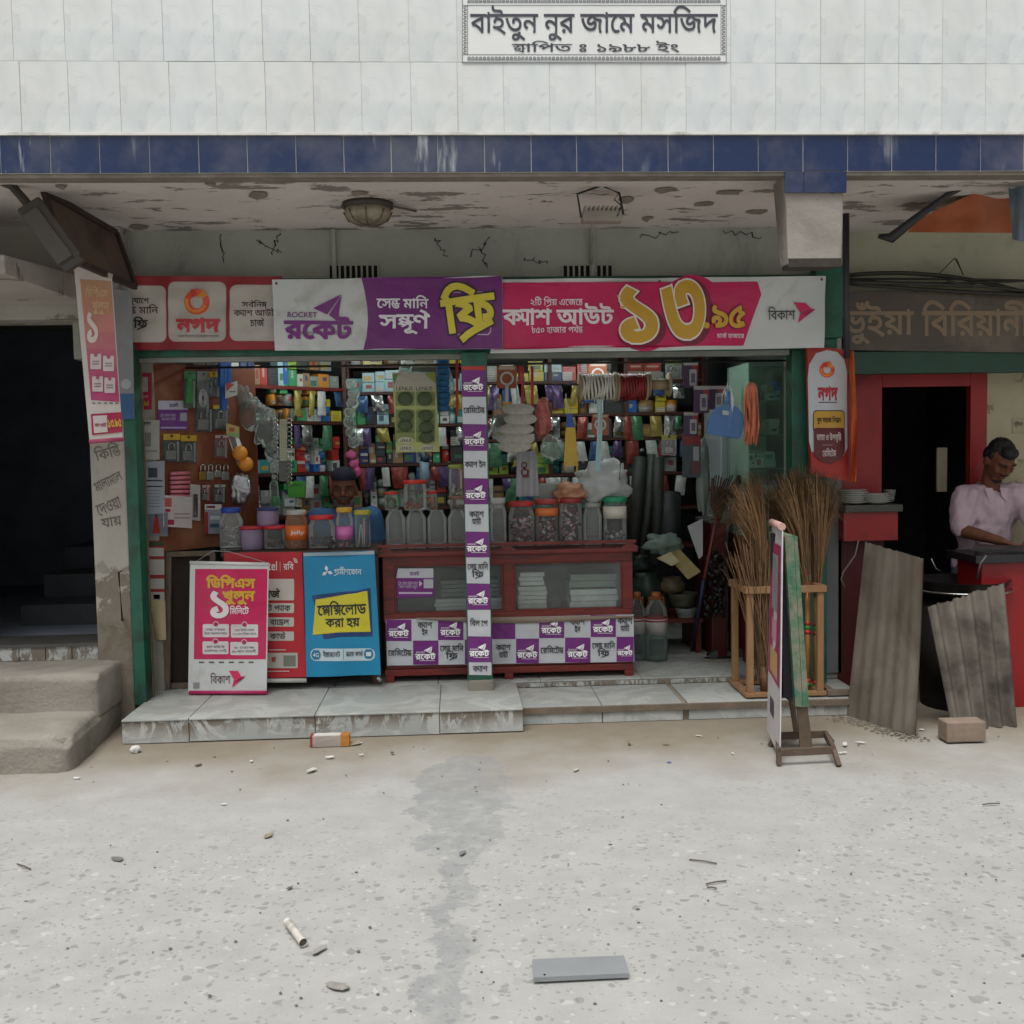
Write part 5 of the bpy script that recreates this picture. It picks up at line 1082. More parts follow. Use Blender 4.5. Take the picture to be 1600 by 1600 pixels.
# racket packs
def racket(cx, y0, y1, w, Y, label):
    o, pr = sheet('racket_pack', [(cx-w*.6, y0), (cx+w*.6, y0), (cx+w*.6, y0+(y1-y0)*.62), (cx-w*.6, y0+(y1-y0)*.62)], ypl(Y), P('#a8593a'), label, 'racket', .004)
    pr.poly(arc(cx, y0+w*.75, w*.3, w*.42, 0, 360, 20), '#d0d3d2', 2, 'racket_head'); pr.poly(rect(cx-2.5, y0+w*1.1, cx+2.5, y1), '#d0d3d2', 2, 'handle'); pr.poly(rect(cx-w*.5, y0+1, cx+w*.5, y0+w*.22), '#c9b0a4', 1, 'header'); pr.done()
racket(792, 572, 628, 26, 6.75, 'mosquito racket on an orange card left of the red straps'); racket(934, 567, 600, 24, 7.2, 'orange racket card behind the white cable spool'); racket(938, 647, 700, 22, 6.9, 'racket on an orange card below the cable spools')
# scrubbing nets
for i, (cx, cy, rx, ry) in enumerate(((810, 640, 25, 12), (813, 655, 26, 13), (806, 671, 29, 12), (806, 686, 30, 14), (804, 697, 27, 13))):
    c = at(cx, cy, 6.56-.016*i); MB().ell(c, (rx/245, .022, ry/245*.85), 22, 10, Matrix.Rotation(-.35, 3, 'X')).build('scrubbing_net', M('grey_net', '#a8a59b', .8, .15, 40, bump=.35, bscale=160), label='flat round grey scrubbing net strung with others right of the pillar', cat='net', group='scrubbing nets on a string')
MB().tube([at(806, 572, 6.58), at(808, 630, 6.58)], .003, 5).build('string', M('twine', '#a89c5c', .8, .1), label='yellow twine holding the scrubbing nets', cat='twine')
crumple('poly_bag', 783, 660, 13, 32, 6.62, .03, MCLR, 'clear pouch hanging left of the scrubbing nets', 'bag', 40, amp=.4); crumple('poly_bag', 862, 700, 17, 18, 6.6, .04, MCLR, 'round clear pouch hanging near the saw', 'bag', 44, amp=.3)
crumple('snack_pouch', 848, 655, 12, 30, 6.66, .03, M('red_white_pouch', '#a85a52', .4, .5, 22), 'red and white pouch hanging right of the scrubbing nets', 'pouch', 47, amp=.25)
o, pr = sheet('carrier_bag', [(808, 706), (838, 704), (843, 775), (806, 776)], ypl(6.68), M('printed_white_bag', '#9a9ca0', .45, .1, 8), 'folded white carrier bag with maroon print hanging below the nets', 'bag', .01, wave=lambda x, y: .012*math.sin(x*.35)); pr.poly(arc(820, 738, 4, 6.5, 0, 360, 14), '#7a1f2a', 1, 'print'); pr.poly(arc(819, 727, 3, 5, 0, 360, 12), '#7a1f2a', 1, 'print'); pr.poly(rect(816, 743, 827, 746), '#7a1f2a', 1, 'print'); pr.done()
# saw
sw = thing('hand_saw', at(893, 690, 6.58), 'hand saw with yellow sleeve and blue tip hanging by a cord', 'saw')
q = lambda *p: [at(x, y, 6.58) for x, y in p]
MB().slab(q((881, 728), (904, 728), (898, 668), (884, 668)), .006).build('sleeve', P('#c2a032'), sw); MB().slab(q((884, 667.5), (898, 667.5), (894, 646), (886, 646)), .006).build('sleeve_tip', P('#2a4f9a'), sw)
MB().tube(q((885, 722), (883, 733), (886, 736)) , .006, 6).build('handle', P('#c2a032'), sw); MB().tube(q((900, 722), (902, 733), (900, 736)), .006, 6).build('handle', P('#c2a032'), sw)
MB().tube(q((890, 646), (885, 628), (884, 615)), .003, 5).build('cord', M('white_cord', '#c5c6c2', .7, .05), sw)
# wire spools on a rod
YS = 6.62
def spool(x0, x1, cy, rf, rw, mat, label, rope=True):
    a, b = at(x0, cy, YS), at(x1, cy, YS); rf /= 242; rw /= 242; Lx = b.x-a.x
    o = thing('spool', (a.x, YS, a.z), label, 'spool', 'cable spools on a rod'); W2 = M('pale_spool_wood', '#8f7f66', .7, .15, 9)
    for s_ in (0, Lx-.014): MB().lathe([(0, s_), (rf, s_), (rf, s_+.014), (0, s_+.014)], a, 24, 'x').build('flange', W2, o)
    MB().lathe([(rw*.75 if rope else rw, .014), (rw*.75 if rope else rw, Lx-.014)], a, 20, 'x').build('core', W2, o)
    if rope:
        t = MB(); n_ = 11
        for k in range(n_):
            s_ = .02+(Lx-.04)*k/(n_-1)
            t.tube([a + Vector((s_ + .006*math.sin(j*.9+k), rw*math.cos(j*.3491), rw*math.sin(j*.3491))) for j in range(19)], .0085, 6, caps=False)
        t.build('wound_cord', mat, o)['kind'] = 'stuff'
spool(904, 962, 605, 23, 19, M('white_wire', '#c0beb4', .6, .12, 20), 'wooden spool wound with white cable'); spool(963, 1011, 605, 22, 19, M('red_wire', '#7a1a1f', .5, .15, 20), 'wooden spool wound with dark red cable'); spool(1012, 1047, 601, 19, 9, None, 'empty wooden spool at the end of the rod', False)
MB().tube([at(820, 600, YS), at(1070, 604, YS)], .006, 6).build('spool_rod', MHOOK, label='iron rod running through the cable spools', cat='rod')
o = MB(); o.grid(lambda u, v: at(932+8*u+1.5*math.sin(v*5), 624+112*v, 6.56+.01*math.sin(v*9)), 3, 20).build('ribbon', M('pale_blue_ribbon', '#8fb3b8', .5, .1), label='pale blue plastic ribbon hanging from the white spool', cat='ribbon')
MB().tube([at(935+1.5*math.sin(i*.8), 626+i*9, 6.54) for i in range(9)], .004, 5).build('cord', M('white_cord', '#c5c6c2', .7, .05), label='loose white cord end hanging over the blue ribbon', cat='cord')
MB().tube([at(972, 625, 6.56), at(971, 690, 6.55), at(968, 750, 6.56)], .0025, 5).build('cord', M('dark_cord', '#3a1f1c', .7, .05), label='thin dark red cord hanging from the red spool', cat='cord')
# white and purple packs
GP_ = 'white and purple packs by the glass case'
def wp(x0, y0, x1, y1, Y, label, kind=0):
    o, pr = sheet('hanging_pack', [(x0, y0), (x1, y0), (x1, y1), (x0, y1)], ypl(Y), P('#4a2a55' if kind < 2 else '#8f9296'), label, 'pack', .012, GP_); w_, h = x1-x0, y1-y0
    pr.poly(rect(x0, y0, x1, y0+h*.14), '#bdb9b6', 1, 'header'); pr.poly([(x1-w_*.5, y0+h*.15), (x1, y0+h*.15), (x1, y0+h*.5)], '#a5303a', 1); pr.poly(rrect(x0+w_*.4, y0+h*.3, x1-w_*.12, y1-h*.08, 2), '#b5b8ba', 2); pr.poly(rect(x0+w_*.5, y0+h*.45, x1-w_*.22, y1-h*.2), '#6d5a70', 3); pr.done()
wp(1068, 565, 1091, 606, 6.9, 'purple and white pack at the top near the lintel'); wp(1084, 603, 1108, 645, 6.85, 'purple and white pack hanging left of the blue dustpan'); wp(1108, 603, 1132, 640, 6.95, 'purple and white pack half behind the blue dustpan'); wp(1069, 644, 1091, 681, 6.9, 'purple and white pack above the long red headed pack')
card('hanging_pack', 1066, 681, 1095, 746, ypl(6.88), '#3c464c', 'long dark pack with a red header below the purple packs', 'pack', [('r', 1066, 681, 1095, 695, '#7d1f2a'), ('r', 1083, 698, 1092, 720, '#9a9ca0'), ('r', 1081, 722, 1092, 740, '#6d3a3c')])
pack(1040, 563, 1065, 592, 'silver padlock card with olive header near the spools', head='#7d8a4a', body='#a9b0b0', pl=ypl(6.9)); pack(1034, 680, 1057, 711, 'silver padlock card hanging below the brown carton shelf', head='#a8a23c', body='#9aa2a4', pl=ypl(7.0))
for x0, x1 in ((981, 1005), (1006, 1033)): card('hanging_pack', x0, 564, x1, 590, ypl(6.95), '#a33a30', 'red topped hanging card %s' % ('behind the dark red spool' if x0 < 1000 else 'above the empty spool'), 'pack', [('r', x0+4, 571, x1-4, 574, '#d0a8a0'), ('r', x0, 580, x1, 590, '#a9a8a4')])
# dustpan in a clear bag
dp = thing('dustpan', at(1134, 640, 6.5), 'blue plastic dustpan in a clear pointed bag', 'dustpan')
pm = lambda x, y: at(x, y, 6.5)
MB().prism([(1105, 678), (1157, 686), (1163, 665), (1160, 645), (1150, 634), (1135, 630), (1118, 638), (1108, 655)], pm, .03, FRONT).build('pan', M('blue_plastic', '#2a6fb5', .3, .08), dp, bevel=.006); MB().tube([at(1137, 632, 6.52), at(1138, 612, 6.53)], .016, 8).build('handle', M('blue_plastic'), dp)
MB().slab([at(1129, 648, 6.466), at(1139, 649, 6.466), at(1139, 642, 6.466), at(1129, 641, 6.466)], .002).build('price_tag', P('#c9ccd0'), dp)
MB().grid(lambda u, v: at(1137+(u-.5)*(6+64*v**.8)-3*v, 600+84*v+3*math.sin(u*9), 6.455+.03*abs(u-.5)+.008*math.sin(u*14+v*6)), 14, 14).build('bag', clear('very_clear_bag', '#f2f5f4', .04, .1), dp)
# pink rope hank
rp = thing('rope_hank', at(1175, 650, 6.48), 'hank of pink nylon rope hanging beside the glass case', 'rope')
for k in range(16):
    u = k/15; x = 1163+21*u; MB().tube([at(1174+(x-1174)*.2, 598, 6.48), at(1174+(x-1174)*.8, 606, 6.47), at(x, 630, 6.465+.02*math.sin(k)), at(x+1.5, 665, 6.465+.02*math.cos(k)), at(1174+(x-1174)*.9+3*math.sin(k*2.3), 690+6*math.sin(k*1.7), 6.47)], .0065, 5).build('strand', M('pink_rope', '#d9805f', .7, .12, 30), rp)
# ---- glass case and white cabinet at the right
gc = thing('glass_case', (2.1, 6.75, FZ), 'tall green tinted glass case behind the right post', 'cabinet'); MGG = clear('green_glass', '#e2f2ea', .04, .04)
xa, xb = at(1166, 700, 6.75).x, 2.2
MB().box((xa, 6.7, 1.0), (xa+.006, 7.2, 2.16)).build('glass_pane', MGG, gc); MB().box((xa, 6.7, 1.0), (xb, 6.706, 2.16)).build('glass_pane', MGG, gc)
MB().box((xa, 7.2, 1.0), (xb, 7.22, 2.16)).build('back_panel', M('case_back', '#9dbab0', .6, .1), gc)
for k in range(6): MB().box((xa+.008, 6.71, 1.0+k*.225), (xb, 7.19, 1.008+k*.225)).build('glass_shelf', MGG if k else M('case_floor', '#7d8078', .5, .1), gc)
MB().box((at(1226, 700, 6.68).x, 6.66, FZ), (at(1239, 700, 6.68).x, 6.698, 2.18)).build('frame_post', M('taped_white_post', '#a8a596', .7, .15, 8, dirt='#6d6a5c', dscale=5, damt=.4), gc)
MB().box((xa, 6.69, FZ), (xb, 7.22, .998)).build('case_base', M('red_cabinet_paint', '#4c1513', .4, .2, 5), gc)
stock(ypl(6.78), 1172, 1222, 1.01, .14, 'on the bottom of the glass case', ['white', 'green', 'grey', 'lime'], rng, (.05, .08))
for k in range(1, 5): stock(ypl(6.78), 1172, 1222, 1.01+k*.225, .14, 'on glass shelf number %s of the case' % ['', 'one', 'two', 'three', 'four'][k], ['white', 'pale blue', 'grey', 'pale blue', 'blue', 'white'], rng, (.05, .08))
fg = thing('white_cabinet', (at(1150, 800, 7.3).x, 7.5, FZ), 'pale steel cabinet standing left of the glass case', 'cabinet'); xa, xb = at(1126, 700, 7.3).x, at(1189, 700, 7.3).x; zz0, zz1 = FZ, at(1150, 676, 7.3).z
MB().box((xa, 7.3, FZ), (xb, 7.8, 2.0)).build('cabinet_body', M('pale_steel', '#a9b6b8', .4, .08, 4), fg, bevel=.01); MB().box((at(1137, 700, 7.29).x, 7.285, 1.3), (at(1145, 700, 7.29).x, 7.299, 1.75)).build('door_gap', MBLACK, fg); MB().box((at(1138, 750, 7.28).x, 7.27, at(1138, 748, 7.28).z), (at(1156, 742, 7.28).x, 7.299, at(1156, 741, 7.28).z)).build('handle', M('brown_handle', '#5c3a30', .4, .1), fg)
# red low cabinet
rc = thing('low_cabinet', (at(1160, 900, 6.85).x, 7.0, FZ), 'dark red wooden low cabinet behind the brooms', 'cabinet'); xa, xb = at(1112, 900, 7.02).x, 1.86
zz1 = at(1140, 812, 7.02).z
MB().box((xa, 7.02, FZ), (xb, 7.4, zz1-.02)).build('cabinet_body', M('red_cabinet_paint'), rc, bevel=.005); MB().box((xa-.02, 7.0, zz1-.019), (xb+.02, 7.42, zz1)).build('cabinet_top', M('grey_cabinet_top', '#5a5f5c', .4, .15), rc)
card('paper_notice', 1154, 836, 1200, 862, ypl(7.01), '#7d7054', 'brown paper notice taped on the red low cabinet', 'notice', [('r', 1166, 841, 1184, 843, '#4a4232'), ('r', 1162, 848, 1194, 852, '#443c2e'), ('r', 1164, 857, 1190, 859, '#4a4232')])
jar(1107, 1128, 760, 813, 7.1, '#a8502c', 'old glass jar with an orange lid on the red low cabinet', 'g', 'grey', .4, zb=zz1, neck=.98, group='jars inside the shop'); jar(1133, 1155, 770, 812, 7.12, None, 'open glass jar beside the orange-lidded one', 'c', None, zb=zz1, group='jars inside the shop')
crumple('poly_bag', 1098, 745, 10, 60, 7.0, .05, clear('grey_poly', '#9aa6a0', .5, .2), 'long grey plastic sleeve hanging by the white cabinet', 'bag', 51, amp=.2)
# ---- floor of the right bay
def bottle(x0, x1, y0, y1, Y, label):
    a, b = at((x0+x1)/2, y1, Y), at((x0+x1)/2, y0, Y); r = (at(x1, y1, Y).x-at(x0, y1, Y).x)/2; H_ = b.z-FZ; c = (a.x, Y, FZ); o = thing('water_bottle', c, label, 'bottle', 'water bottles beside the counter')
    MB().lathe([(r*.9, 0), (r, .02), (r*.96, H_*.15), (r, H_*.2), (r*.96, H_*.3), (r, H_*.35), (r, H_*.66), (r*.92, H_*.75), (r*.62, H_*.86), (r*.36, H_*.91), (r*.34, H_*.94)], c, 20).build('bottle_body', clear('water_plastic', '#eef5f3', .05, .06), o)
    MB().lathe([(r*.94, .01), (r*.94, H_*.55), (0, H_*.55)], c, 18).build('water', clear('water_fill', '#e6f0ed', .03, .05), o)
    MB().lathe([(r*1.01, H_*.4), (r*1.01, H_*.62)], c, 20).build('label', P('#b5b3b0'), o); MB().lathe([(r*1.015, H_*.58), (r*1.0, H_*.64)], c, 20).build('label_band', P('#a8262c'), o)
    MB().lathe([(r*.42, H_*.9), (r*.42, H_), (0, H_)], c, 14).build('cap', P('#a8602c'), o); MB().tube([(a.x-r*.7, Y, H_*.82+FZ), (a.x-r*.6, Y-.02, H_*.93+FZ), (a.x, Y-.05, H_*.9+FZ), (a.x+r*.6, Y-.02, H_*.93+FZ), (a.x+r*.7, Y, H_*.82+FZ)], .006, 6).build('handle', P('#c2742c'), o)
bottle(984, 1009, 925, 1013, 6.97, 'water bottle half hidden by the red counter end'); bottle(1008, 1043, 925, 1016, 6.95, 'big water bottle with a red banded label standing on the floor')
def pot(cx, y0, y1, w_, Y, c, label, bowl=False, cat='pot'):
    a, b = at(cx, y1, Y), at(cx, y0, Y); r = w_/2/1600*(Y*1.0+.1); H_ = b.z-a.z
    MB().lathe([(r*.6, 0), (r*.8, H_*.2), (r, H_*.9), (r*1.05, H_), (r*.98, H_*.98), (r*.9, H_*.5), (0, H_*.1)] if bowl else [(r*.7, 0), (r, H_*.25), (r, H_*.6), (r*.7, H_*.85), (r*.75, H_), (r*.68, H_*.98), (0, H_*.6)], a, 22).build('bowl' if bowl else 'pot', M('pot_'+c, c, .4, .2, 12), label=label, cat=cat)
bench = thing('low_bench', (at(1060, 985, 6.95).x, 7.1, FZ), 'dark red low bench under the stacked bowls', 'bench'); xa, xb = at(1000, 980, 6.9).x, at(1112, 980, 6.9).x; bz = at(1065, 967, 7.14).z
MB().box((xa, 7.14, bz-.03), (xb, 7.64, bz)).build('bench_top', M('bench_red', '#5c2019', .5, .2), bench)
for x in (xa+.03, xb-.03): MB().box((x-.02, 7.16, FZ), (x+.02, 7.62, bz-.031)).build('bench_leg', M('bench_red'), bench)
pot(1072, 949, 967, 34, 7.22, '#8f9692', 'white enamel bowl at the bottom of the bowl stack', True, 'bowl'); pot(1066, 926, 948, 46, 7.24, '#5a5c4a', 'wide olive bowl above the white enamel bowl', True, 'bowl'); pot(1050, 902, 926, 42, 7.27, '#6d6048', 'round tan pot on the wide olive bowl'); pot(1010, 893, 940, 50, 7.32, '#33443a', 'large dark green pot beside the counter end'); pot(1030, 925, 967, 30, 7.28, '#3c3a34', 'dark clay pot squeezed between the bowls and the green pot'); pot(1003, 868, 892, 36, 7.34, '#2a3834', 'dark green lidded pot stacked on the large green one')
MB().slab([at(1075, 905, 6.85), at(1095, 893, 6.85), at(1062, 858, 6.95), at(1040, 866, 6.95)], .02).build('cardboard', M('tan_cardboard', '#8a7d50', .8, .15, 9), label='flattened tan carton propped over the pots', cat='carton'); MB().slab([at(1050, 884, 6.84), at(1062, 878, 6.84), at(1048, 862, 6.9), at(1026, 872, 6.9)], .01).build('cardboard', M('pale_cardboard', '#9a9270', .8, .15, 9), label='smaller pale carton flap beside the tan carton', cat='carton')
MB().slab([at(1092, 874, 6.95), at(1098, 868, 6.95), at(1098, 810, 7.0), at(1074, 822, 7.0)], .006).build('white_board', M('white_laminate', '#9a9c9c', .5, .06), label='white laminate offcut leaning behind the cartons', cat='board')
mop = thing('mop', at(1081, 1018, 6.62), 'long mop with a dark blue and red pole leaning inside the doorway', 'mop'); p0 = atz(1081, 1018, FZ); p1 = at(1100, 905, 6.75); p2 = at(1122, 800, 6.85)
MB().tube([p0, p1], .013, 8).build('pole', M('blue_pole', '#1d2a4a', .4, .1), mop); MB().tube([p1, p2], .013, 8).build('pole', M('red_pole', '#5c1d1a', .4, .1), mop); hd = MB()
for k in range(60):
    an = k*2.4; hd.tube([p2+Vector((0, 0, -.1)), p2+Vector((.05*math.cos(an), .04*math.sin(an), .05)), p2+Vector((.1*math.cos(an)+.06, .06*math.sin(an), .2+.05*math.sin(k)))], .004, 4)
hd.build('mop_head', M('brown_bristle', '#3c2c22', .9, .2), mop)['kind'] = 'stuff'
# dark brooms and rolled mats behind
for i, (x0, y0, x1, y1, r, c_) in enumerate(((985, 865, 1000, 715, .05, '#20241f'), (1003, 865, 1018, 710, .03, '#30362f'), (1022, 880, 1028, 715, .045, '#23261f'), (1000, 868, 1024, 716, .014, '#5c625c'), (1042, 880, 1046, 770, .08, '#15191b'))):
    MB().tube([at(x0, y0, 7.1), at((x0+x1)/2+2, (y0+y1)/2, 7.1), at(x1, y1, 7.15)], r, 12).build('rolled_mat', M('mat_'+c_, c_, .6, .3, 20), label=['broad rolled dark mat standing behind the counter end', 'thin rolled dark mat beside the broad one', 'rolled olive mat standing right of the pale pole', 'pale thin pole among the rolled mats', 'fat black bundle standing behind the cartons'][i], cat='mat')
for k in range(60):
    a = at(1099+random.uniform(0, 32), 862+k*1.7+random.uniform(-3, 3), 6.9+random.uniform(0, .05)); d = Vector((random.uniform(-1, 1), random.uniform(-.4, .4), random.uniform(-.8, .8)))*.03
    MB().tube([a-d, a+d*.4, a+d], [.012, .016, .011], 7).build('sandal_strap', M('black_rubber', '#18181a', .45, .2), label='black rubber piece hanging in a dense bunch by the mop', cat='rubber strap', group='bunch of black rubber straps')
crumple('poly_bag', 1035, 850, 26, 14, 7.0, .06, clear('green_poly', '#9fb4a8', .4, .12), 'pale green plastic bag lying on the pots', 'bag', 61, amp=.5)
# slippers
def slipper(cx, cy, label, s=1):
    c = atz(cx, cy, FZ+.001); o = thing('slipper', c, label, 'slipper', 'black slippers on the marble floor'); L_ = .2*s; so_ = []
    for k in range(18):
        a = 6.2832*k/18; so_.append(Vector((c.x+math.cos(a)*L_*.5, c.y+math.sin(a)*(.042+.01*math.cos(a)), FZ+.001)))
    MB().add(so_+[q+Vector((0, 0, .022)) for q in so_], [tuple(range(18))[::-1], tuple(range(18, 36))]+[(k, (k+1) % 18, 18+(k+1) % 18, 18+k) for k in range(18)]).build('sole', M('pale_sole', '#7d786c', .7, .1), o)
    MB().add([q+Vector((0, 0, .0225)) for q in so_]+[q+Vector((0, 0, .027)) for q in so_], [tuple(range(18, 36))]+[(k, (k+1) % 18, 18+(k+1) % 18, 18+k) for k in range(18)]).build('footbed', M('black_rubber'), o)
    MB().grid(lambda u, v: Vector((c.x-L_*.05-L_*.3*v, c.y-.046+.092*u, FZ+.03+math.sin(u*3.1416)*(.055-.02*v))), 10, 5).build('strap', M('black_rubber'), o)
slipper(1122, 1033, 'black slipper with a wide strap on the marble floor'); slipper(1160, 1030, 'second black slipper half hidden by the broom crate', .9)
# near the seated man
card('green_packet', 450, 752, 476, 777, ypl(7.2), '#4ca832', 'bright green packet on the shelf left of the seated man', 'packet', [('r', 453, 756, 473, 759, '#3a8a28')], thick=.05)
jar(422, 436, 742, 792, 7.0, '#c9cac4', 'slim bottle of green liquid behind the jars', 'c', None, group='jars inside the shop', neck=.4); MB().lathe([(.018, 0), (.018, .06), (0, .06)], at(429, 790, 7.0), 12).build('green_liquid', M('green_liquid', '#2f9a4c', .3, .05), label='green liquid in the slim bottle', cat='liquid')
MB().lathe([(.035, 0), (.035, .19), (0, .19)], at(664, 762, 7.4), 16).build('canister', M('canister_blue', '#7d9aa8', .4, .1), label='tall pale blue canister below the scourer card', cat='canister'); MB().lathe([(.0355, 0), (.0355, .055), (0, .056)], at(664, 722, 7.4), 16).build('dark_tin', M('canister_top', '#1f3c4a', .4, .1), label='dark top tin standing on the pale blue canister', cat='tin')
for i in range(7): crumple('poly_pouch', 549+4*math.sin(i*1.3), 600+i*15, 9, 9, 7.4, .03, MCLR, 'clear pouch in the vertical string left of the scourer card', 'pouch', 70+i, n=12, m=8, group='string of clear pouches')
for i in range(3): crumple('snack_pouch', 549+i*4, 712+i*13, 8, 8, 7.3, .02, M('pink_foil', '#b84a7c', .35, .5, 30), 'pink and white sachet in the strip above the seated man', 'sachet', 90+i, n=12, m=8, group='strip of pink sachets')
sp_ = MB()
for s_ in (430, 452):
    for i in range(15): MB().tube([at(s_+4*math.cos(k*.7), 657+i*7+3.2*math.sin(k*.7), 6.9+.01*math.sin(k)) for k in range(10)], .003, 5).build('ring', M('steel_ring', '#a9aca8', .3, .05, metal=.7), label='steel ring in a hanging string beside the white strip', cat='ring', group='strings of steel rings')
card('strip_pack', 437, 655, 448, 720, ypl(6.88), '#b5b496', 'white perforated strip hanging between two strings of rings', 'strip', [('r', 439+3*(i % 3), 658+4*(i//3), 440+3*(i % 3), 660+4*(i//3), '#7d7c66') for i in range(45)]); card('header_card', 436, 720, 453, 752, ypl(6.9), '#5c605c', 'plain grey card below the perforated strip', 'card')

# packets pegged along the shelf edges (shelf-edge stock)
rg2 = random.Random(3); FOIL = [('silver', M('silver_foil', '#b3b6b4', .2, .25, 30, metal=.8)), ('blue', M('blue_foil', '#3c5c86', .22, .35, 30, metal=.2)), ('red', M('red_foil', '#94443c', .25, .35, 30, metal=.2)), ('green', M('green_foil', '#4f8260', .25, .35, 30, metal=.2)), ('yellow', M('yellow_foil', '#a8984e', .25, .3, 30, metal=.2)), ('white', M('white_foil', '#cfd1ce', .25, .2, 30)), ('purple', M('purple_foil', '#5c4874', .25, .3, 30, metal=.2))]
for pl_e, xs_, zs_, where in ((PL1, (462, 536), (z1[1], z1[2], z1[3]), 'angled left shelves'), (PL2, (560, 736), (z2[1], z2[2], z2[3]), 'back shelves left of the pillar'), (PL3, (760, 1070), (z3[0], z3[1], z3[2], z3[3]), 'back shelves right of the pillar')):
    for z_ in zs_:
        x = xs_[0] + rg2.uniform(0, 12)
        while x < xs_[1]:
            nm, mt_ = rg2.choice(FOIL); c = onplane(x, 700, *pl_e); w_, h_ = rg2.uniform(.025, .05), rg2.uniform(.06, .12); c = Vector((c.x, c.y, z_-.03)) + pl_e[1]*.02; sx = Vector((-pl_e[1].y, pl_e[1].x, 0)); tl__ = rg2.uniform(-.3, .3)
            MB().grid(lambda u, v: c + sx*((u-.5)*2*w_ + tl__*v*h_) - Vector((0, 0, v*h_*1.6)) + pl_e[1]*(.018*math.sin(u*3.1416)*math.sin(v*3.1416) + .003*math.sin(u*17+v*11)), 6, 6).build('hanging_packet', mt_, label='small shiny %s packet hung on the edge of the %s' % (nm, where), cat='packet', group='packets hung on the '+where)
            x += rg2.uniform(8, 34)
# lit fluorescent tube behind the lintel (its gleam shows on the tins and bags)
tl_ = thing('tube_light', (-.6, 6.95, 2.4), 'lit fluorescent tube under the shop ceiling behind the lintel', 'lamp')
em, ne = new('tube_glow'); ne.b.inputs['Emission Color'].default_value = (.9, 1, .97, 1); ne.b.inputs['Emission Strength'].default_value = 26
for x in (-.75, 1.0):
    MB().tube([(x-.55, 6.95, 2.375), (x+.55, 6.95, 2.375)], .014, 10).build('tube', em, tl_); MB().box((x-.6, 6.92, 2.395), (x+.6, 6.98, 2.419)).build('batten', M('white_laminate'), tl_)
# ================================================================ LEFT SIDE
pr = Print(jm, lambda x, y: at(x, y, 6.158), FRONT)
for t, x0, x1, yh, yb, rt_ in (('কিস্তি', 148, 188, 700, 716, -16), ('মালামাল', 146, 192, 745, 760, -26), ('দেওয়া', 150, 190, 782, 800, -22), ('যায়', 158, 190, 808, 822, -10)): pr.text(t, x0, x1, yh, yb, '#5d564d', 1, .0, rot=rt_, name='graffiti')
pr.poly([(154, 880), (160, 876), (166, 884), (170, 892), (160, 896), (153, 890)], '#8f8d84', 1, 'paint_scrape'); pr.done()
cp = MB(); cp.hexa([at(-140, 392, 6.1), at(118, 440, 6.215), at(118, 425, 6.215), at(-140, 360, 6.1), at(-140, 300, 5.5), at(112, 416, 6.0), at(112, 405, 6.0), at(-140, 290, 5.5)]) if False else None
# low canopy over the left doorway
a = MB(); a.hexa([(-4.4, 5.45, 2.56), (-2.32, 5.5, 2.56), (-2.14, 6.215, 2.5), (-4.4, 6.215, 2.5), (-4.4, 5.45, 2.66), (-2.32, 5.5, 2.66), (-2.14, 6.215, 2.66), (-4.4, 6.215, 2.66)])
a.build('door_canopy', MBEAM, bld, bevel=.008)
# tilted brown sign board
tb = thing('tilted_board', at(180, 400, 6.0), 'tilted brown board in a dark frame hanging between the doorway canopy and the red signboard', 'board')
q = [at(70, 300, 5.45), at(182, 364, 6.1), at(212, 449, 6.08), at(104, 402, 5.42)]
MB().slab([q[3], q[2], q[1], q[0]], .015).build('panel', M('brown_panel', '#5d4c42', .7, .15, 5, dirt='#3f342d', dscale=3, damt=.4), tb)
for i in range(4): MB().bar(q[i]+Vector((0, -.012, 0)), q[(i+1) % 4]+Vector((0, -.012, 0)), .028, .03).build('frame_bar', M('dark_frame', '#362a25', .6, .2), tb)
# lamp on a bent pipe
lp = thing('street_lamp', at(80, 360, 5.3), 'long grey lamp housing on a bent pipe above the left doorway', 'lamp'); MLG = M('lamp_grey', '#47423c', .85, .15, 7, dirt='#4b463f', dscale=4, damt=.3)
pa, pb = at(44, 318, 5.3), at(112, 410, 5.35)
MB().bar(pa, pb, .13, .06, (0, -1, .2)).build('housing', MLG, lp, bevel=.015); d_ = (pb-pa).normalized()
MB().bar(pa+d_*.03+Vector((.0, -.034, -.02)), pb-d_*.03+Vector((0, -.034, -.02)), .085, .02, (0, -1, .2)).build('cover', M('lamp_cover', '#4d4842', .8, .1), lp, bevel=.005)
MB().bar(pb-d_*.01, pb+d_*.03, .11, .065, (0, -1, .2)).build('end_cap', M('lamp_cap', '#3b3632', .6, .1), lp, bevel=.008)
MB().tube([at(-60, 282, 5.3), at(-5, 281, 5.3), at(18, 290, 5.3), at(36, 310, 5.3), at(52, 330, 5.3)], .022, 10).build('pipe_arm', M('lamp_pipe', '#35302c', .6, .15), lp)
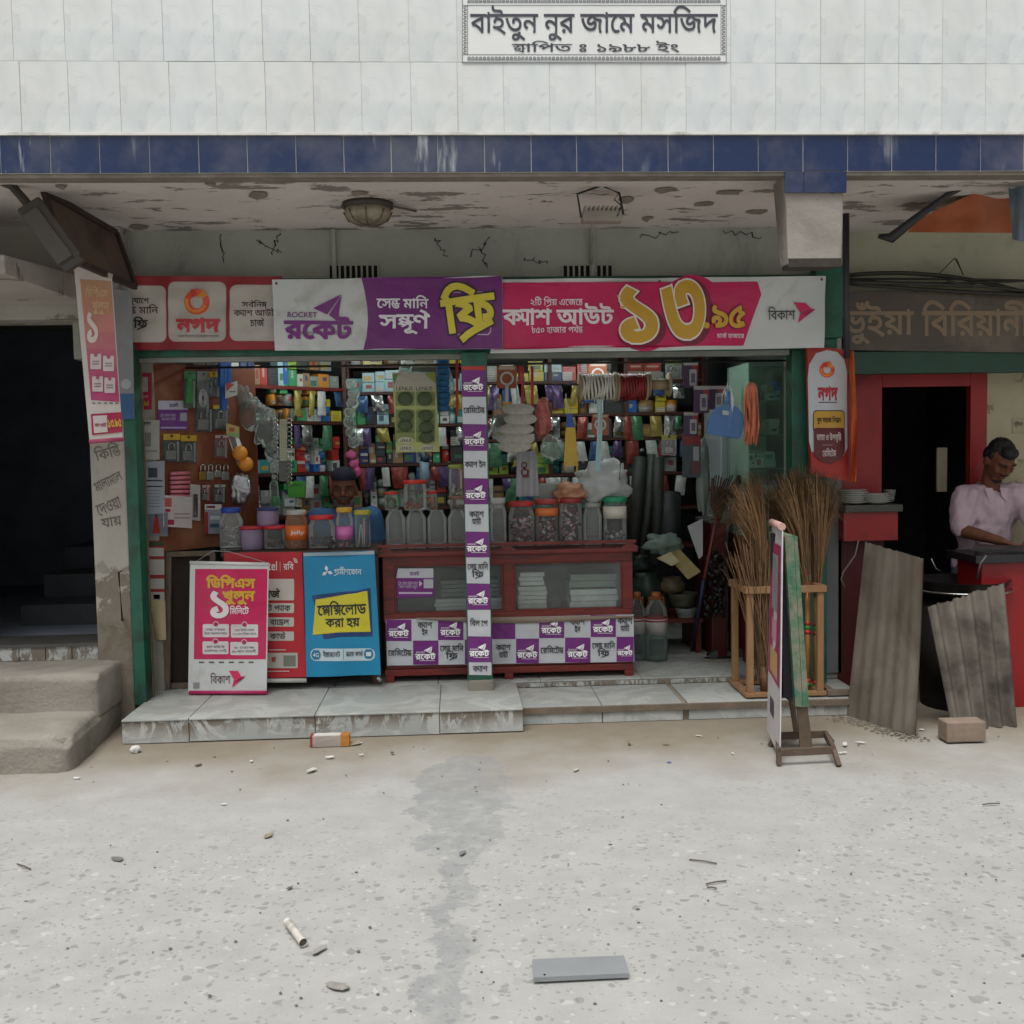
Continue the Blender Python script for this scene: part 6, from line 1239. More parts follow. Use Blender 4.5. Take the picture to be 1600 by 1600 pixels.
# faded hanging poster
fpn = Vector((.35, -1, 0)).normalized(); FP = (at(150, 560, 5.75), fpn)
o, pr = sheet('hanging_poster', [(115, 411), (175, 432), (192, 688), (140, 692)], FP, M('faded_vinyl', '#c5bdb6', .5, .06, 4), 'sun-faded orange and pink poster hanging beside the left doorway', 'poster', .004, wave=lambda x, y: .006*math.sin(y*.04))
cols = ['#b98a66', '#bd8468', '#bf7c70', '#bd6f74', '#bb5f74', '#b94e74', '#b53d70']
for i, c_ in enumerate(cols):
    y0 = 436+i*27; f_ = lambda y: 121+(y-411)*.09; g_ = lambda y: 173.5+(y-430)*.067
    pr.poly([(f_(y0)+2, y0), (g_(y0), y0+3), (g_(y0+27), y0+30), (f_(y0+27)+2, y0+27)], c_, 1, 'faded_print', step=9)
pr.text('ডিপিএস', 134, 168, 452, 464, '#c9a27c', 3, .04, rot=4); pr.text('খুলুন', 144, 170, 472, 486, '#c9a27c', 3, .04, rot=4); pr.text('১', 137, 152, 490, 534, '#d9cbc0', 3, .03, box=True)
for x0, y0 in ((141, 553), (161, 556), (144, 588), (163, 590)): pr.poly(rrect(x0, y0, x0+17, y0+24, 2), '#d3c6c4', 3); pr.poly(circ(x0+8.5, y0+2, 3, 10), '#b55a74', 4); pr.poly(rect(x0+3, y0+11, x0+14, y0+12.5), '#8d7278', 4, 'lettering'); pr.poly(rect(x0+3, y0+15, x0+14, y0+16.5), '#8d7278', 4, 'lettering')
for i in range(5): pr.poly(rect(144+i*9, 629, 149+i*9, 631), '#6a6468', 2, 'small_print')
pr.poly([(142, 647), (190, 644), (191, 675), (144, 680)], '#a81f45', 2); pr.poly([(145, 650), (167, 649), (168, 675), (147, 677)], '#cfc4c4', 3); pr.text('ক্যাশ আউট', 148, 166, 662, 667, '#9c2a44', 4, .02); pr.text('১৩.৯৫', 169, 189, 655, 667, '#d9a23a', 4, .04, rot=-6); pr.done()
MB().tube([onplane(139, 690, *FP), onplane(193, 686, *FP)], .012, 8).build('bottom_rod', P('#b0466e'), o); MB().tube([onplane(114, 411, *FP), onplane(176, 432, *FP)], .014, 8).build('top_rod', P('#b5aea6'), o)
o, pr = sheet('side_poster', [(176, 450), (206, 456), (210, 655), (186, 655)], yplane(6.135), P('#8d8f92'), 'narrow grey and blue poster on the left green channel', 'poster', .003); pr.poly([(184, 615), (209, 615), (210, 655), (186, 655)], '#2f5f8c', 1); pr.poly(circ(197, 600, 8, 14), '#b0b4b8', 1); pr.done()
# bulkhead lamp and floodlight under the overhang
p = atz(575, 318, SOF); bl_ = thing('bulkhead_lamp', p, 'oval bulkhead lamp with a dusty ribbed glass under the overhang', 'lamp'); c = at(575, 334, p.y); cz_ = SOF
MB().lathe([(.14, 0), (.142, -.02), (.13, -.03)], (c.x, p.y, SOF-.001), 20).build('lamp_base', M('lamp_cap'), bl_)
MB().lathe([(.128, -.03), (.122, -.07), (.095, -.1), (.05, -.112), (0, -.114)], (c.x, p.y, SOF), 20).build('glass_bowl', M('dusty_glass', '#8f8672', .3, .15, 10, dirt='#5f5848', dscale=5, damt=.4), bl_)
for a_ in range(4): MB().tube([Vector((c.x, p.y, SOF)) if t in (0, 1) else Vector((c.x+.132*math.cos(a_*.785)*math.cos(t*3.1416), p.y+.132*math.sin(a_*.785)*math.cos(t*3.1416), SOF-.03-.088*math.sin(t*3.1416)**.6)) for t in (.02, .2, .35, .5, .65, .8, .98)], .0045, 5).build('cage_wire', M('cage_brown', '#5c5244', .6, .1), bl_)
MB().tube([atz(612, 322, SOF-.02), atz(650, 330, SOF-.012)], .006, 6).build('lamp_wire', M('cage_brown'), bl_)
fl_ = thing('floodlight', atz(942, 292, SOF), 'finned grey floodlight hung on bent wire under the overhang', 'lamp'); Yq = atz(942, 292, SOF).y
pa_, pb_ = at(911, 345, Yq), at(973, 328, Yq); MB().box((pa_.x, Yq, pa_.z), (pb_.x, Yq+.09, pb_.z)).build('housing', M('floodlight_grey', '#8d867a', .5, .15, 8), fl_, bevel=.006)
for k in range(9): q0, q1 = at(914+k*7, 329, Yq), at(917+k*7, 321, Yq); MB().box((q0.x, Yq, q0.z), (q1.x, Yq+.08, q1.z)).build('fin', M('floodlight_grey'), fl_)
MB().tube([at(908, 340, Yq), at(902, 303, Yq), at(940, 290, Yq), at(968, 302, Yq), at(974, 335, Yq)], .006, 6).build('bracket_wire', M('old_iron'), fl_); MB().tube([at(968, 300, Yq), at(960, 312, Yq), at(972, 322, Yq), at(964, 338, Yq)], .004, 6).build('lamp_wire', M('old_iron'), fl_)
MB().tube([at(927, 346, Yq+.03), at(924, 365, 6.3), at(924, 414, 6.33)], .008, 6).build('cable', M('pale_cable', '#8d8a80', .7, .1), fl_)
# ================================================================ CRATE OF BROOMS AND A-FRAME SIGN
MPINE = M('fresh_pine', '#93704c', .6, .15, 8, bump=.1, stretch=(4, 4, 1))
c0, c1 = Vector((1.70, 5.95, .11)), Vector((2.165, 6.32, .11)); zt_ = at(1230, 916, 5.95).z
cr = thing('broom_crate', ((c0.x+c1.x)/2, 6.13, .11), 'open wooden crate holding brooms at the shop entrance', 'crate')
for x in (c0.x+.02, c1.x-.02):
    for y in (c0.y+.02, c1.y-.02): MB().box((x-.019, y-.019, .135), (x+.019, y+.019, zt_-.04)).build('post', MPINE, cr, bevel=.003)
for z in (.111, zt_-.039):
    h = .024 if z < .2 else .04; e = .012
    for a, b in (((c0.x-e, c0.y-e), (c1.x+e, c0.y+.035)), ((c0.x-e, c1.y-.035), (c1.x+e, c1.y+e)), ((c0.x-e, c0.y+.036), (c0.x+.035, c1.y-.036)), ((c1.x-.035, c0.y+.036), (c1.x+e, c1.y-.036))): MB().box((a[0], a[1], z), (b[0], b[1], z+h)).build('rail', MPINE, cr, bevel=.003)
MB().box((2.18, 5.93, .111), (2.4, 5.97, .14)).build('plank', M('grey_plank', '#6b6154', .8, .2, 8), None, label='grey plank lying on the step right of the broom crate', cat='plank'); MB().box((2.2, 5.985, .111), (2.24, 6.3, .135)).build('plank', M('grey_plank'), None, label='second short grey plank against the crate side', cat='plank')
def broom(foot, neck, tips, n_, colr, label, bands=True, hr=.016, curl=.12, seed=0, hc='#a8743f', rad=.0014, cat='broom', group='grass brooms in the crate', sp0=.018):
    r = random.Random(seed); o = thing('broom', foot, label, cat, group)
    MB().tube([foot, neck], hr, 10).build('handle', M('handle_'+hc, hc, .5, .2, 12), o)
    if bands:
        d = (neck-foot).normalized()
        for t, c_ in ((.02, '#2f8a3c'), (.05, '#b8302a'), (.5, '#b8302a'), (.54, '#2f8a3c'), (.58, '#b8302a'), (.94, '#b8302a'), (.98, '#2f8a3c'), (1.02, '#b8302a')): p = foot.lerp(neck, t); MB().tube([p, p+d*.024], hr*1.12, 10).build('band', M('band_'+c_, c_, .4, .05), o)
    mats = [scaled(C(colr), k) for k in (.4, .68, 1.05)]
    for mi, mc in enumerate(mats):
        b = MB()
        for k in range(n_//3):
            t0, t1 = tips; u = r.random(); tip = t0.lerp(t1, u) + Vector((r.gauss(0, .02), r.gauss(0, .06), min(.03, r.gauss(-.1, .08))))
            s = neck + Vector((r.uniform(-1, 1)*sp0, r.uniform(-1, 1)*sp0, r.uniform(-.12, .02))); m_ = s.lerp(tip, .55) + Vector(((u-.5)*-.02, r.uniform(-.02, .02), .03+r.uniform(0, curl)*.5)); e = tip + Vector(((u-.5)*curl*1.2, 0, -r.uniform(0, curl)*.5))
            pts = [s, m_, tip, e] if curl > .03 else [s, m_, tip]; w_ = Vector((rad, 0, 0)); V = []
            for i, p in enumerate(pts): ww = w_*(1.2, 1.5, 1.0, .15)[i]; V += [p-ww, p+ww+Vector((0, rad, 0))]
            b.add(V, [(2*i, 2*i+1, 2*i+3, 2*i+2) for i in range(len(pts)-1)], True)
        mm = MATS.get('straw_%s%d' % (colr, mi)) or M('straw_%s%d' % (colr, mi), mc, .8, .2, 15)
        b.build('bristles', mm, o)['kind'] = 'stuff'
broom(at(1225, 1080, 6.1), at(1200, 912, 6.1), (at(1142, 765, 6.05), at(1180, 742, 6.1)), 420, '#a07c54', 'tan grass broom leaning out to the left of the crate', seed=1, curl=.3)
broom(at(1262, 1075, 6.05), at(1262, 905, 6.05), (at(1212, 752, 6.05), at(1262, 730, 6.05)), 420, '#92704b', 'grass broom with red and green bands on its handle, standing upright', seed=2, curl=.2)
broom(at(1274, 1078, 6.08), at(1276, 905, 6.08), (at(1256, 742, 6.05), at(1306, 748, 6.1)), 420, '#967450', 'grass broom with banded handle spreading over the right post', seed=3, curl=.22)
broom(at(1240, 1078, 6.22), at(1232, 890, 6.22), (at(1196, 760, 6.2), at(1240, 748, 6.2)), 260, '#7d6044', 'darker grass broom behind the upright ones', seed=5, curl=.25)
broom(at(1196, 1080, 6.0), at(1192, 1040, 6.0), (at(1140, 845, 6.05), at(1205, 820, 6.05)), 150, '#8a6a4a', 'bundle of thin coconut sticks fanning from the crate', bands=False, hr=.03, curl=.0, seed=4, hc='#6a4a34', rad=.002, cat='stick broom', sp0=.04)
broom(at(1222, 1080, 6.02), at(1226, 1030, 6.02), (at(1180, 850, 6.1), at(1225, 870, 6.1)), 110, '#7d5f44', 'second bundle of coconut sticks behind the sign', bands=False, hr=.03, curl=.0, seed=6, hc='#6a4a34', rad=.002, cat='stick broom', sp0=.04)
# A-frame sign seen almost edge on
ez = thing('sign_stand', atz(1255, 1185, 0), 'folding sign stand seen edge on, with a poster and weathered green post', 'sign stand')
nb_, fb = atz(1218, 1184, .02), atz(1198, 1140, .06); nt_, ft_ = at(1222, 829, nb_.y+.03), at(1206, 822, fb.y)
nrm = (fb-nb_).cross(nt_-nb_).normalized(); nrm = nrm if nrm.x < 0 else -nrm
MB().slab([nb_, fb, ft_, nt_] if (fb-nb_).cross(nt_-nb_).dot(nrm) > 0 else [fb, nb_, nt_, ft_], .006, nrm).build('poster_panel', P('#c9c6c8'), ez)
def sp3(u, v): return nb_.lerp(fb, u).lerp(nt_.lerp(ft_, u), v) + nrm*.002
def spq(name, u0, u1, v0, v1, c_, k=1): MB().add([sp3(u0, v0)+nrm*.001*k, sp3(u1, v0)+nrm*.001*k, sp3(u1, v1)+nrm*.001*k, sp3(u0, v1)+nrm*.001*k], [(0, 1, 2, 3)]).build(name, P(c_), ez)
spq('printed_panel', .06, .94, .3, .93, '#a52a5c'); spq('printed_panel', .25, .75, .62, .88, '#8d8f93', 2); spq('printed_panel', .2, .8, .32, .44, '#c2a068', 2); spq('printed_panel', .45, .75, .12, .2, '#4a3a50', 1); spq('printed_panel', .3, .7, .48, .58, '#c993aa', 2)
MB().tube([nt_+Vector((0, 0, .02)), ft_+Vector((0, 0, .02))], .02, 8).build('rolled_top', P('#c59a94'), ez)
Yn, Yr = 5.12, 5.42
def ebar(x0, y0, x1, y1, xa, ya, xb, yb, Y0, Y1, name, mat):   # slab from picture quad, running back from Y0 to Y1
    q0 = [at(x0, y0, Y0), at(x1, y1, Y0), at(xb, yb, Y0), at(xa, ya, Y0)]; dy = Vector((.012, Y1-Y0, 0))
    MB().hexa([q0[3], q0[2], q0[2]+dy, q0[3]+dy, q0[0], q0[1], q0[1]+dy, q0[0]+dy]).build(name, mat, ez)
ebar(1222, 838, 1229, 838, 1224, 1090, 1244, 1092, 5.16, 5.4, 'dark_cloth', M('dark_cloth', '#17131c', .8, .2))
MGW = M('weathered_green_board', '#3f6b52', .75, .2, 10, dirt='#7d7a68', dscale=14, damt=.75, bump=.4)
ebar(1226, 838, 1240, 836, 1243, 1104, 1254, 1105, Yn, Yr, 'board', MGW); ebar(1240.5, 836, 1246, 838, 1254.5, 1105, 1264, 1104, Yn+.004, Yr, 'board', MGW)
ebar(1246, 1105, 1262, 1105, 1250, 1170, 1270, 1168, Yn+.02, Yn+.07, 'post', M('stand_wood', '#5d4e40', .8, .2, 8)); ebar(1232, 1094, 1241, 1094, 1240, 1146, 1247, 1145, Yr-.02, Yr+.01, 'post', M('stand_wood'))
MIR = M('rusty_angle', '#57483c', .8, .2, 10, bump=.2); F = [atz(1217, 1176, .06), atz(1303, 1172, .06), atz(1290, 1147, .06), atz(1213, 1150, .06)]
for i in range(4): MB().bar(F[i], F[(i+1) % 4], .02, .035).build('base_bar', MIR, ez)
for i, (x, y) in enumerate(((1217, 1195), (1311, 1197), (1300, 1160), (1203, 1165))): MB().bar(F[i], atz(x, y, 0), .022, .022).build('foot', MIR, ez)
# ================================================================ RIGHT: THE BIRYANI SHOP
bs = thing('eatery', (3.3, 6.6, 0), 'small eatery front with a red doorway, green beam and cream walls right of the shop', 'shop front')
MRP = M('red_gloss_paint', '#8f1518', .4, .12, 5, dirt='#5a0f10', dscale=3, damt=.3); YR = 6.6
MB().box((2.43, 6.5, 2.3), (5.4, 6.62, SOF)).build('upper_wall', M('pale_eatery_wall', '#a9a893', .9, .1, 3, dirt='#7d7a68', dscale=2, damt=.35), bs)
MB().box((2.4, 6.4, at(1450, 583, 6.4).z), (5.4, 6.499, at(1450, 548, 6.4).z)).build('beam', M('dark_green_beam', '#1b4232', .5, .15, 5), bs, bevel=.005)
rx = lambda px: at(px, 700, YR).x; rz = lambda py: at(1450, py, YR).z
for a, b, z0, z1, nm in ((2.44, rx(1378), 0, rz(583), 'door_panel'), (rx(1516), rx(1542), 0, rz(583), 'door_panel'), (rx(1378)+.001, rx(1516)-.001, rz(604), rz(583), 'door_head')): MB().box((a, YR, z0), (b, YR+.06, z1)).build(nm, MRP, bs, bevel=.004)
MB().box((rx(1542)+.001, YR+.01, 0), (5.4, YR+.12, rz(575))).build('side_wall', MCREAM, bs)
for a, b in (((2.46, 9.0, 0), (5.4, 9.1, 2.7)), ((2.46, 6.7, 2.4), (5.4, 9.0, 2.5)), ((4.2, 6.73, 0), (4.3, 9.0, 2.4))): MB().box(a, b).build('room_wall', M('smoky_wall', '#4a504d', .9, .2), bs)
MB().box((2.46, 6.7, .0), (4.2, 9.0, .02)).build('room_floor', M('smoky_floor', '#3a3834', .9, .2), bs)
MB().box((rx(1498), YR+.3, rz(772)), (rx(1514), YR+.32, rz(700))).build('inner_wall', MCREAM, bs)
card('paper_notice', 1582, 653, 1615, 677, yplane(YR+.005), '#a9a083', 'small paper notice on the cream wall beside the doorway', 'notice', [('t', 'ভুঁইয়া', 1584, 1598, 660, 665, '#4a4436', .01)])
# cables in front of the pale wall
def sag(x0, y0, x1, y1, s, Y): return [at(x0+(x1-x0)*t, y0+(y1-y0)*t + s*4*t*(1-t), Y) for t in [i/12 for i in range(13)]]
MCAB = M('black_cable', '#2d2c26', .6, .15)
for i, (q, r_) in enumerate((((1326, 430, 1640, 470, -18), .014), ((1326, 436, 1640, 440, -2), .008), ((1326, 443, 1640, 462, 2), .012), ((1326, 437, 1640, 436, 6), .007), ((1326, 441, 1520, 447, -1), .013), ((1480, 440, 1640, 455, 3), .009))): MB().tube(sag(*q, 6.36-.012*i), r_, 7).build('power_cable', MCAB, label=['thick uppermost cable arching over the brown sign', 'thin straight cable crossing the pale wall', 'thick cable sagging just above the brown sign', 'thin sagging cable behind the thick ones', 'short stiff cable ending over the brown sign', 'loose cable end near the tied knot'][i], cat='cable')
MB().tube([at(1467, 428, 6.3), at(1492, 403, 6.42), at(1503, 425, 6.3), at(1494, 404, 6.42), at(1505, 430, 6.3)], .004, 5).build('cable_tie', MCAB, label='wire loop tying the cables to the pale wall', cat='wire')
# orange tarpaulin folded over a pole
tp = thing('tarpaulin', at(1500, 320, 5.6), 'orange and black tarpaulin slung under the overhang on the right', 'tarpaulin')
def tarp(u, v): 
    top = (1425+165*u, 352-76*u**.8); bot = (1418+172*u, 363+1*u); x = top[0]+(bot[0]-top[0])*v; y = top[1]+(bot[1]-top[1])*v
    return at(x, y, 5.55+.25*v+.02*math.sin(u*17)+.01*math.sin(v*9))
MB().grid(tarp, 24, 8).build('orange_sheet', M('orange_tarp', '#9a5230', .6, .15, 6, bump=.3, bscale=12), tp)
MB().tube([at(1372, 369, 5.62), at(1392, 372, 5.6), at(1430, 342, 5.55), at(1478, 306, 5.5), at(1520, 285, 5.45), at(1565, 272, 5.42)], [.012, .03, .022, .016, .012, .01], 10).build('black_roll', M('black_tarp', '#232322', .5, .2, 12, bump=.3), tp)
MB().grid(lambda u, v: at(1574+60*u+8*v*(1-u), 274+(100+10*u)*v, 5.4+.03*math.sin(u*11+v*2)), 12, 8).build('grey_sheet', M('grey_tarp', '#5f6d78', .45, .2, 9), tp)
# plate counter
pc = thing('serving_counter', (2.6, 6.45, 0), 'red serving counter with a dark top carrying stacked plates', 'counter'); xa, xb = 2.42, at(1404, 800, 6.3).x; zc = at(1360, 789, 6.3).z
MB().box((xa, 6.28, zc-.045), (xb+.02, 6.58, zc)).build('counter_top', M('dark_counter', '#3a3a36', .4, .2), pc, bevel=.005); MB().box((xa, 6.31, at(1360, 845, 6.3).z), (xb, 6.55, zc-.046)).build('front_panel', MRP, pc); MB().box((xa, 6.4, 0), (xb-.05, 6.55, at(1360, 845, 6.3).z-.001)).build('lower_panel', M('dark_red_panel', '#4a0e10', .6, .2), pc)
def plates(cx, n_, r, Y, label):
    for k in range(n_):
        p = at(cx, 785, Y); j = Vector((random.uniform(-.008, .008), random.uniform(-.008, .008), 0)); zz = zc+.001+k*.0125
        MB().lathe([(r*.55, 0), (r*.65, .003), (r, .016), (r*1.0, .019), (r*.63, .007), (0, .006)], Vector((p.x, p.y, zz))+j, 22).build('plate', M('white_plate', '#a9a9a2', .3, .06), label=label, cat='plate', group='plates stacked on the serving counter: '+label[:18])
plates(1330, 7, .1, 6.42, 'white plate in the taller stack beside the post sign'); plates(1366, 5, .1, 6.4, 'white plate in the shorter stack on the serving counter')
pot(1390, 765, 784, 18, 6.45, '#6a6c68', 'small steel bowl at the end of the serving counter', True, 'bowl')
MB().tube([at(1341, 845, 6.28), at(1336, 868, 6.27), at(1318, 893, 6.26), at(1314, 905, 6.26), at(1320, 918, 6.26)], .005, 6).build('cable', M('grey_cord', '#77706a', .6, .1), label='thin grey cable drooping below the serving counter', cat='cable')
# corrugated sheets
def corr(BL, BR, TL, TR, waves, amp, mat, label, fade=True, rag=.02, seed=0, cat='metal sheet'):
    n = (BR-BL).cross(TL-BL).normalized(); n = n if n.y < 0 else -n; b = MB(); rg = random.Random(seed); rag_ = [rg.uniform(-1, 1)*rag for _ in range(61)]
    def f(u, v, off=0):
        i = int(u*60+.5); p = BL.lerp(BR, u).lerp(TL.lerp(TR, u), v); k = (1-.75*v) if fade else 1
        return p + n*(amp*k*math.sin(u*waves*6.2832) + .012*math.sin(v*3+seed)*math.sin(u*2.2) + off) + Vector((0, 0, rag_[i]*(v**6) - .3*rag_[(i*7) % 60]*((1-v)**8)))
    b.grid(f, 60, 16); b.grid(lambda u, v: f(1-u, v, -.006), 60, 16); return b.build('corrugated_sheet', mat, label=label, cat=cat)
MCOR = M('dirty_cement_sheet', '#6f685e', .9, .18, 6, dirt='#52483c', dscale=3.5, damt=.55, bump=.4, stretch=(1, 1, .5)); MCO2 = M('grey_cement_sheet', '#6d675e', .85, .2, 5, dirt='#3f3932', dscale=3, damt=.6, bump=.5)
b1, b2 = atz(1323, 1118, .0), atz(1432, 1151, .0)
corr(b1, b2, at(1352, 847, b1.y+.1), at(1440, 873, b2.y+.1), 6, .004, MCOR, 'tall muddy cement sheet leaning by the broom crate', True, .004, 2)
b3, b4 = atz(1489, 1141, 0), atz(1591, 1135, 0)
corr(b3, b4, at(1450, 949, b3.y+.1), at(1567, 911, b4.y+.1), 4.5, .02, MCO2, 'shorter torn corrugated sheet leaning before the stove', False, .008, 5)
c = atz(1511, 1160, 0)
MB().box((c.x-.11, c.y, .0), (c.x+.105, c.y+.11, .11)).build('brick', M('dusty_brick', '#857567', .9, .2, 9, bump=.4), label='dusty brick propping the torn corrugated sheet', cat='brick', bevel=.008)
# stove with a wide black pan
sv = thing('stove', (at(1505, 1000, 6.05).x, 6.05, 0), 'soot-black stove with a wide black pan behind the corrugated sheets', 'stove'); cx = at(1502, 905, 6.05); rp_ = .27
MB().lathe([(.06, -.16), (rp_*.6, -.13), (rp_*.95, -.03), (rp_, 0), (rp_*1.04, .004), (rp_*.97, 0), (rp_*.6, -.1), (0, -.13)], (cx.x, 6.05, cx.z), 30).build('pan', M('black_iron', '#1c1c1d', .35, .2, 12), sv)
MB().lathe([(.22, 0), (.24, cx.z-.16), (.2, cx.z-.15)], (cx.x, 6.07, 0), 20).build('stove_body', M('soot_black', '#171513', .9, .3), sv); MB().tube([(cx.x+rp_*1.06*math.cos(k*.2618), 6.05+rp_*1.06*math.sin(k*.2618), cx.z-.055) for k in range(25)], .006, 6).build('rim_wire', M('shackle_steel'), sv)
MB().tube([at(1455, 873, 6.0), at(1462, 888, 6.02), at(1470, 893, 6.02)], .004, 5).build('spatula', M('shackle_steel'), label='thin metal spatula handle sticking out of the pan', cat='spatula')
# red stall counter
st_ = thing('stall_counter', (3.2, 6.1, 0), 'red stall counter with a black top where the man works', 'counter'); xa = at(1533, 950, 5.95).x; zs = at(1560, 866, 5.95).z
MB().box((xa, 5.95, 0), (4.6, 6.25, zs-.05)).build('front_panel', MRP, st_, bevel=.006); MB().box((xa-.06, 5.9, zs-.049), (4.6, 6.28, zs)).build('counter_top', M('greasy_black_top', '#202022', .25, .2), st_, bevel=.006)
MB().tube([at(1541, 868, 5.9), at(1532, 880, 5.9), at(1527, 905, 5.92)], .008, 6).build('gas_hose', M('grey_hose', '#5f5c58', .5, .1), st_)
MB().slab([at(1519, 855, 5.95), at(1600, 862, 5.95), at(1600, 852, 6.1), at(1524, 850, 6.1)], .02).build('griddle', M('black_iron'), label='black griddle plate under the cook\'s hands', cat='griddle')
# ================================================================ PEOPLE
def blend(name, mb, voxel, mat, parent, iters=6, wrinkle=0, wscale=14, seed=0):
    """melts overlapping closed shapes into one continuous skin"""
    me = mb.mesh(name, mat); o = bpy.data.objects.new(name, me); col.objects.link(o)
    r = o.modifiers.new('r', 'REMESH'); r.mode = 'VOXEL'; r.voxel_size = voxel; r.use_smooth_shade = True
    s = o.modifiers.new('s', 'SMOOTH'); s.iterations = iters; s.factor = .5
    dg = bpy.context.evaluated_depsgraph_get(); m2 = bpy.data.meshes.new_from_object(o.evaluated_get(dg)); m2.name = name
    o.modifiers.clear(); o.data = m2; bpy.data.meshes.remove(me)
    if not m2.materials: m2.materials.append(mat)
    else: m2.materials[0] = mat
    if wrinkle:
        for v in m2.vertices:
            p = v.co; k = noise.noise(Vector((p.x*wscale*1.2+seed, p.y*wscale, p.z*wscale*.55))) + .5*noise.noise(Vector((p.x*wscale*2.6, p.y*wscale*2.4, p.z*wscale*1.1+seed)))
            v.co = p + v.normal*(wrinkle*k)
    for f in m2.polygons: f.use_smooth = True
    adopt(o, parent); return o
def limb(mb, pts, rs):
    pts = [Vector(p) for p in pts]
    for a, b, r0, r1 in zip(pts[:-1], pts[1:], rs[:-1], rs[1:]): mb.tube([a, a.lerp(b, .5), b], [r0, (r0+r1)/2, r1], 12)
    for p, r in zip(pts, rs): mb.ell(p, r*1.0, 12, 8)
    return mb
HS = 1.1
def head_xf(c, yaw, pitch, roll=0):
    rot = Matrix.Rotation(yaw, 3, 'Z') @ Matrix.Rotation(pitch, 3, 'X') @ Matrix.Rotation(roll, 3, 'Y'); return (lambda x, y, z: Vector(c) + rot @ (Vector((x, y, z))*HS)), rot
def head_parts(mb, H, rot):
    E = lambda p, r: mb.ell(H(*p), tuple(q*HS for q in r), 16, 12, rot)
    E((0, .015, .035), (.074, .092, .086)); E((0, -.02, -.02), (.062, .068, .088)); E((0, -.042, -.088), (.04, .036, .03)); E((0, -.01, -.07), (.055, .055, .04))
    mb.tube([H(0, -.082, .022), H(0, -.094, 0), H(0, -.108, -.024)], [.009, .0115, .0155], 10); E((.012, -.094, -.027), (.011, .012, .009)); E((-.012, -.094, -.027), (.011, .012, .009))
    mb.tube([H(-.048, -.066, .026), H(-.02, -.082, .028), H(.02, -.082, .028), H(.048, -.066, .026)], .0105, 8)
    E((0, -.086, -.053), (.024, .010, .0065)); E((0, -.084, -.066), (.021, .010, .008))
    for s in (-1, 1): E((s*.036, -.062, -.022), (.026, .022, .024)); E((s*.076, .012, -.008), (.012, .024, .034))
def eyes(H, rot, parent, closed=False):
    for s in (-1, 1):
        if not closed:
            MB().ell(H(s*.031, -.0765, .006), (.013, .009, .0075), 12, 8, rot).build('eye', M('eye_white', '#8f857a', .3, .03), parent); MB().ell(H(s*.031, -.0845, .006), (.006, .004, .006), 10, 6, rot).build('pupil', M('pupil_dark', '#120c0a', .2, .03), parent)
        MB().tube([H(s*.015, -.0845, .013-.006*closed), H(s*.031, -.0885, .0145-.008*closed), H(s*.046, -.077, .012-.006*closed)], .0042, 6).build('eyelid', MSKIN2 if not closed else MSKIN, parent)
        MB().tube([H(s*.014, -.0905, .029), H(s*.034, -.0905, .036), H(s*.054, -.072, .03)], [.0045, .0055, .003], 6).build('eyebrow', M('brow_hair', '#17110e', .9, .1), parent)
def hand(mb, wrist, d, n, side, curl=.5, s=1.0):
    """palm and five fingers; d = pointing direction, n = back of the hand, side = towards the thumb"""
    d, n = Vector(d).normalized(), Vector(n).normalized(); x = Vector(side).normalized(); w = Vector(wrist)
    for k in range(4):
        t = (k-1.5)*.019*s; limb(mb, [w + x*t*.5, w + d*.045*s + x*t*.9, w + d*.085*s + x*t], [.017*s, .0155*s, .0125*s])
        L = (.062, .078, .084, .074)[k]*s; b = w + d*.088*s + x*t; c = curl*(.9+.1*k)
        p1 = b + (d*math.cos(c*.5) - n*math.sin(c*.5))*L*.45; p2 = p1 + (d*math.cos(c) - n*math.sin(c))*L*.32; p3 = p2 + (d*math.cos(c*1.5) - n*math.sin(c*1.5))*L*.23
        limb(mb, [b, p1, p2, p3], [.0105*s, .0095*s, .0088*s, .0075*s])
    b = w + d*.025*s + x*.026*s; p1 = b + (d*.75 + x*.75 - n*.25).normalized()*.04*s; p2 = p1 + (d*.95 + x*.2 - n*.35).normalized()*.03*s
    limb(mb, [b, p1, p2], [.015*s, .0115*s, .009*s])
MSKIN = M('brown_skin', '#68412f', .65, .18, 25, bump=.12, bscale=140, spec=.3); MSKIN2 = M('brown_skin_shade', '#4a2d20', .55, .1)
# ---- seated shopkeeper
hc = at(537, 766, 6.95); H, rt_ = head_xf(hc, R_(4), R_(4)); nk = hc + Vector((0, .035, -.155))
pk = thing('person', (hc.x, 7.05, FZ), 'seated man in a blue shirt and dark cap behind the left jars', 'person')
b = MB(); head_parts(b, H, rt_); limb(b, [H(0, .02, -.06), nk], [.05, .058])
sl_, sr_ = nk + Vector((-.18, .02, -.035)), nk + Vector((.18, .02, -.035)); hip = Vector((hc.x, 7.1, .62))
b.ell(nk+Vector((0, .02, -.16)), (.15, .1, .17), 16, 12); b.ell(nk+Vector((0, .03, -.38)), (.14, .11, .2), 16, 12); b.ell(hip, (.16, .12, .12), 16, 12)
el, er = Vector((sl_.x-.05, 6.98, nk.z-.33)), Vector((sr_.x+.05, 6.98, nk.z-.33)); wl, wr_ = Vector((hc.x-.12, 6.86, .76)), Vector((hc.x+.12, 6.86, .76))
for a_, e_, w_ in ((sl_, el, wl), (sr_, er, wr_)): limb(b, [nk+Vector((0, .01, -.05)), a_], [.06, .062]); limb(b, [a_, e_, w_], [.055, .045, .028])
hand(b, wl, (.35, -.9, -.1), (0, 0, 1), (1, .35, 0), .5); hand(b, wr_, (-.35, -.9, -.1), (0, 0, 1), (-1, .35, 0), .5)
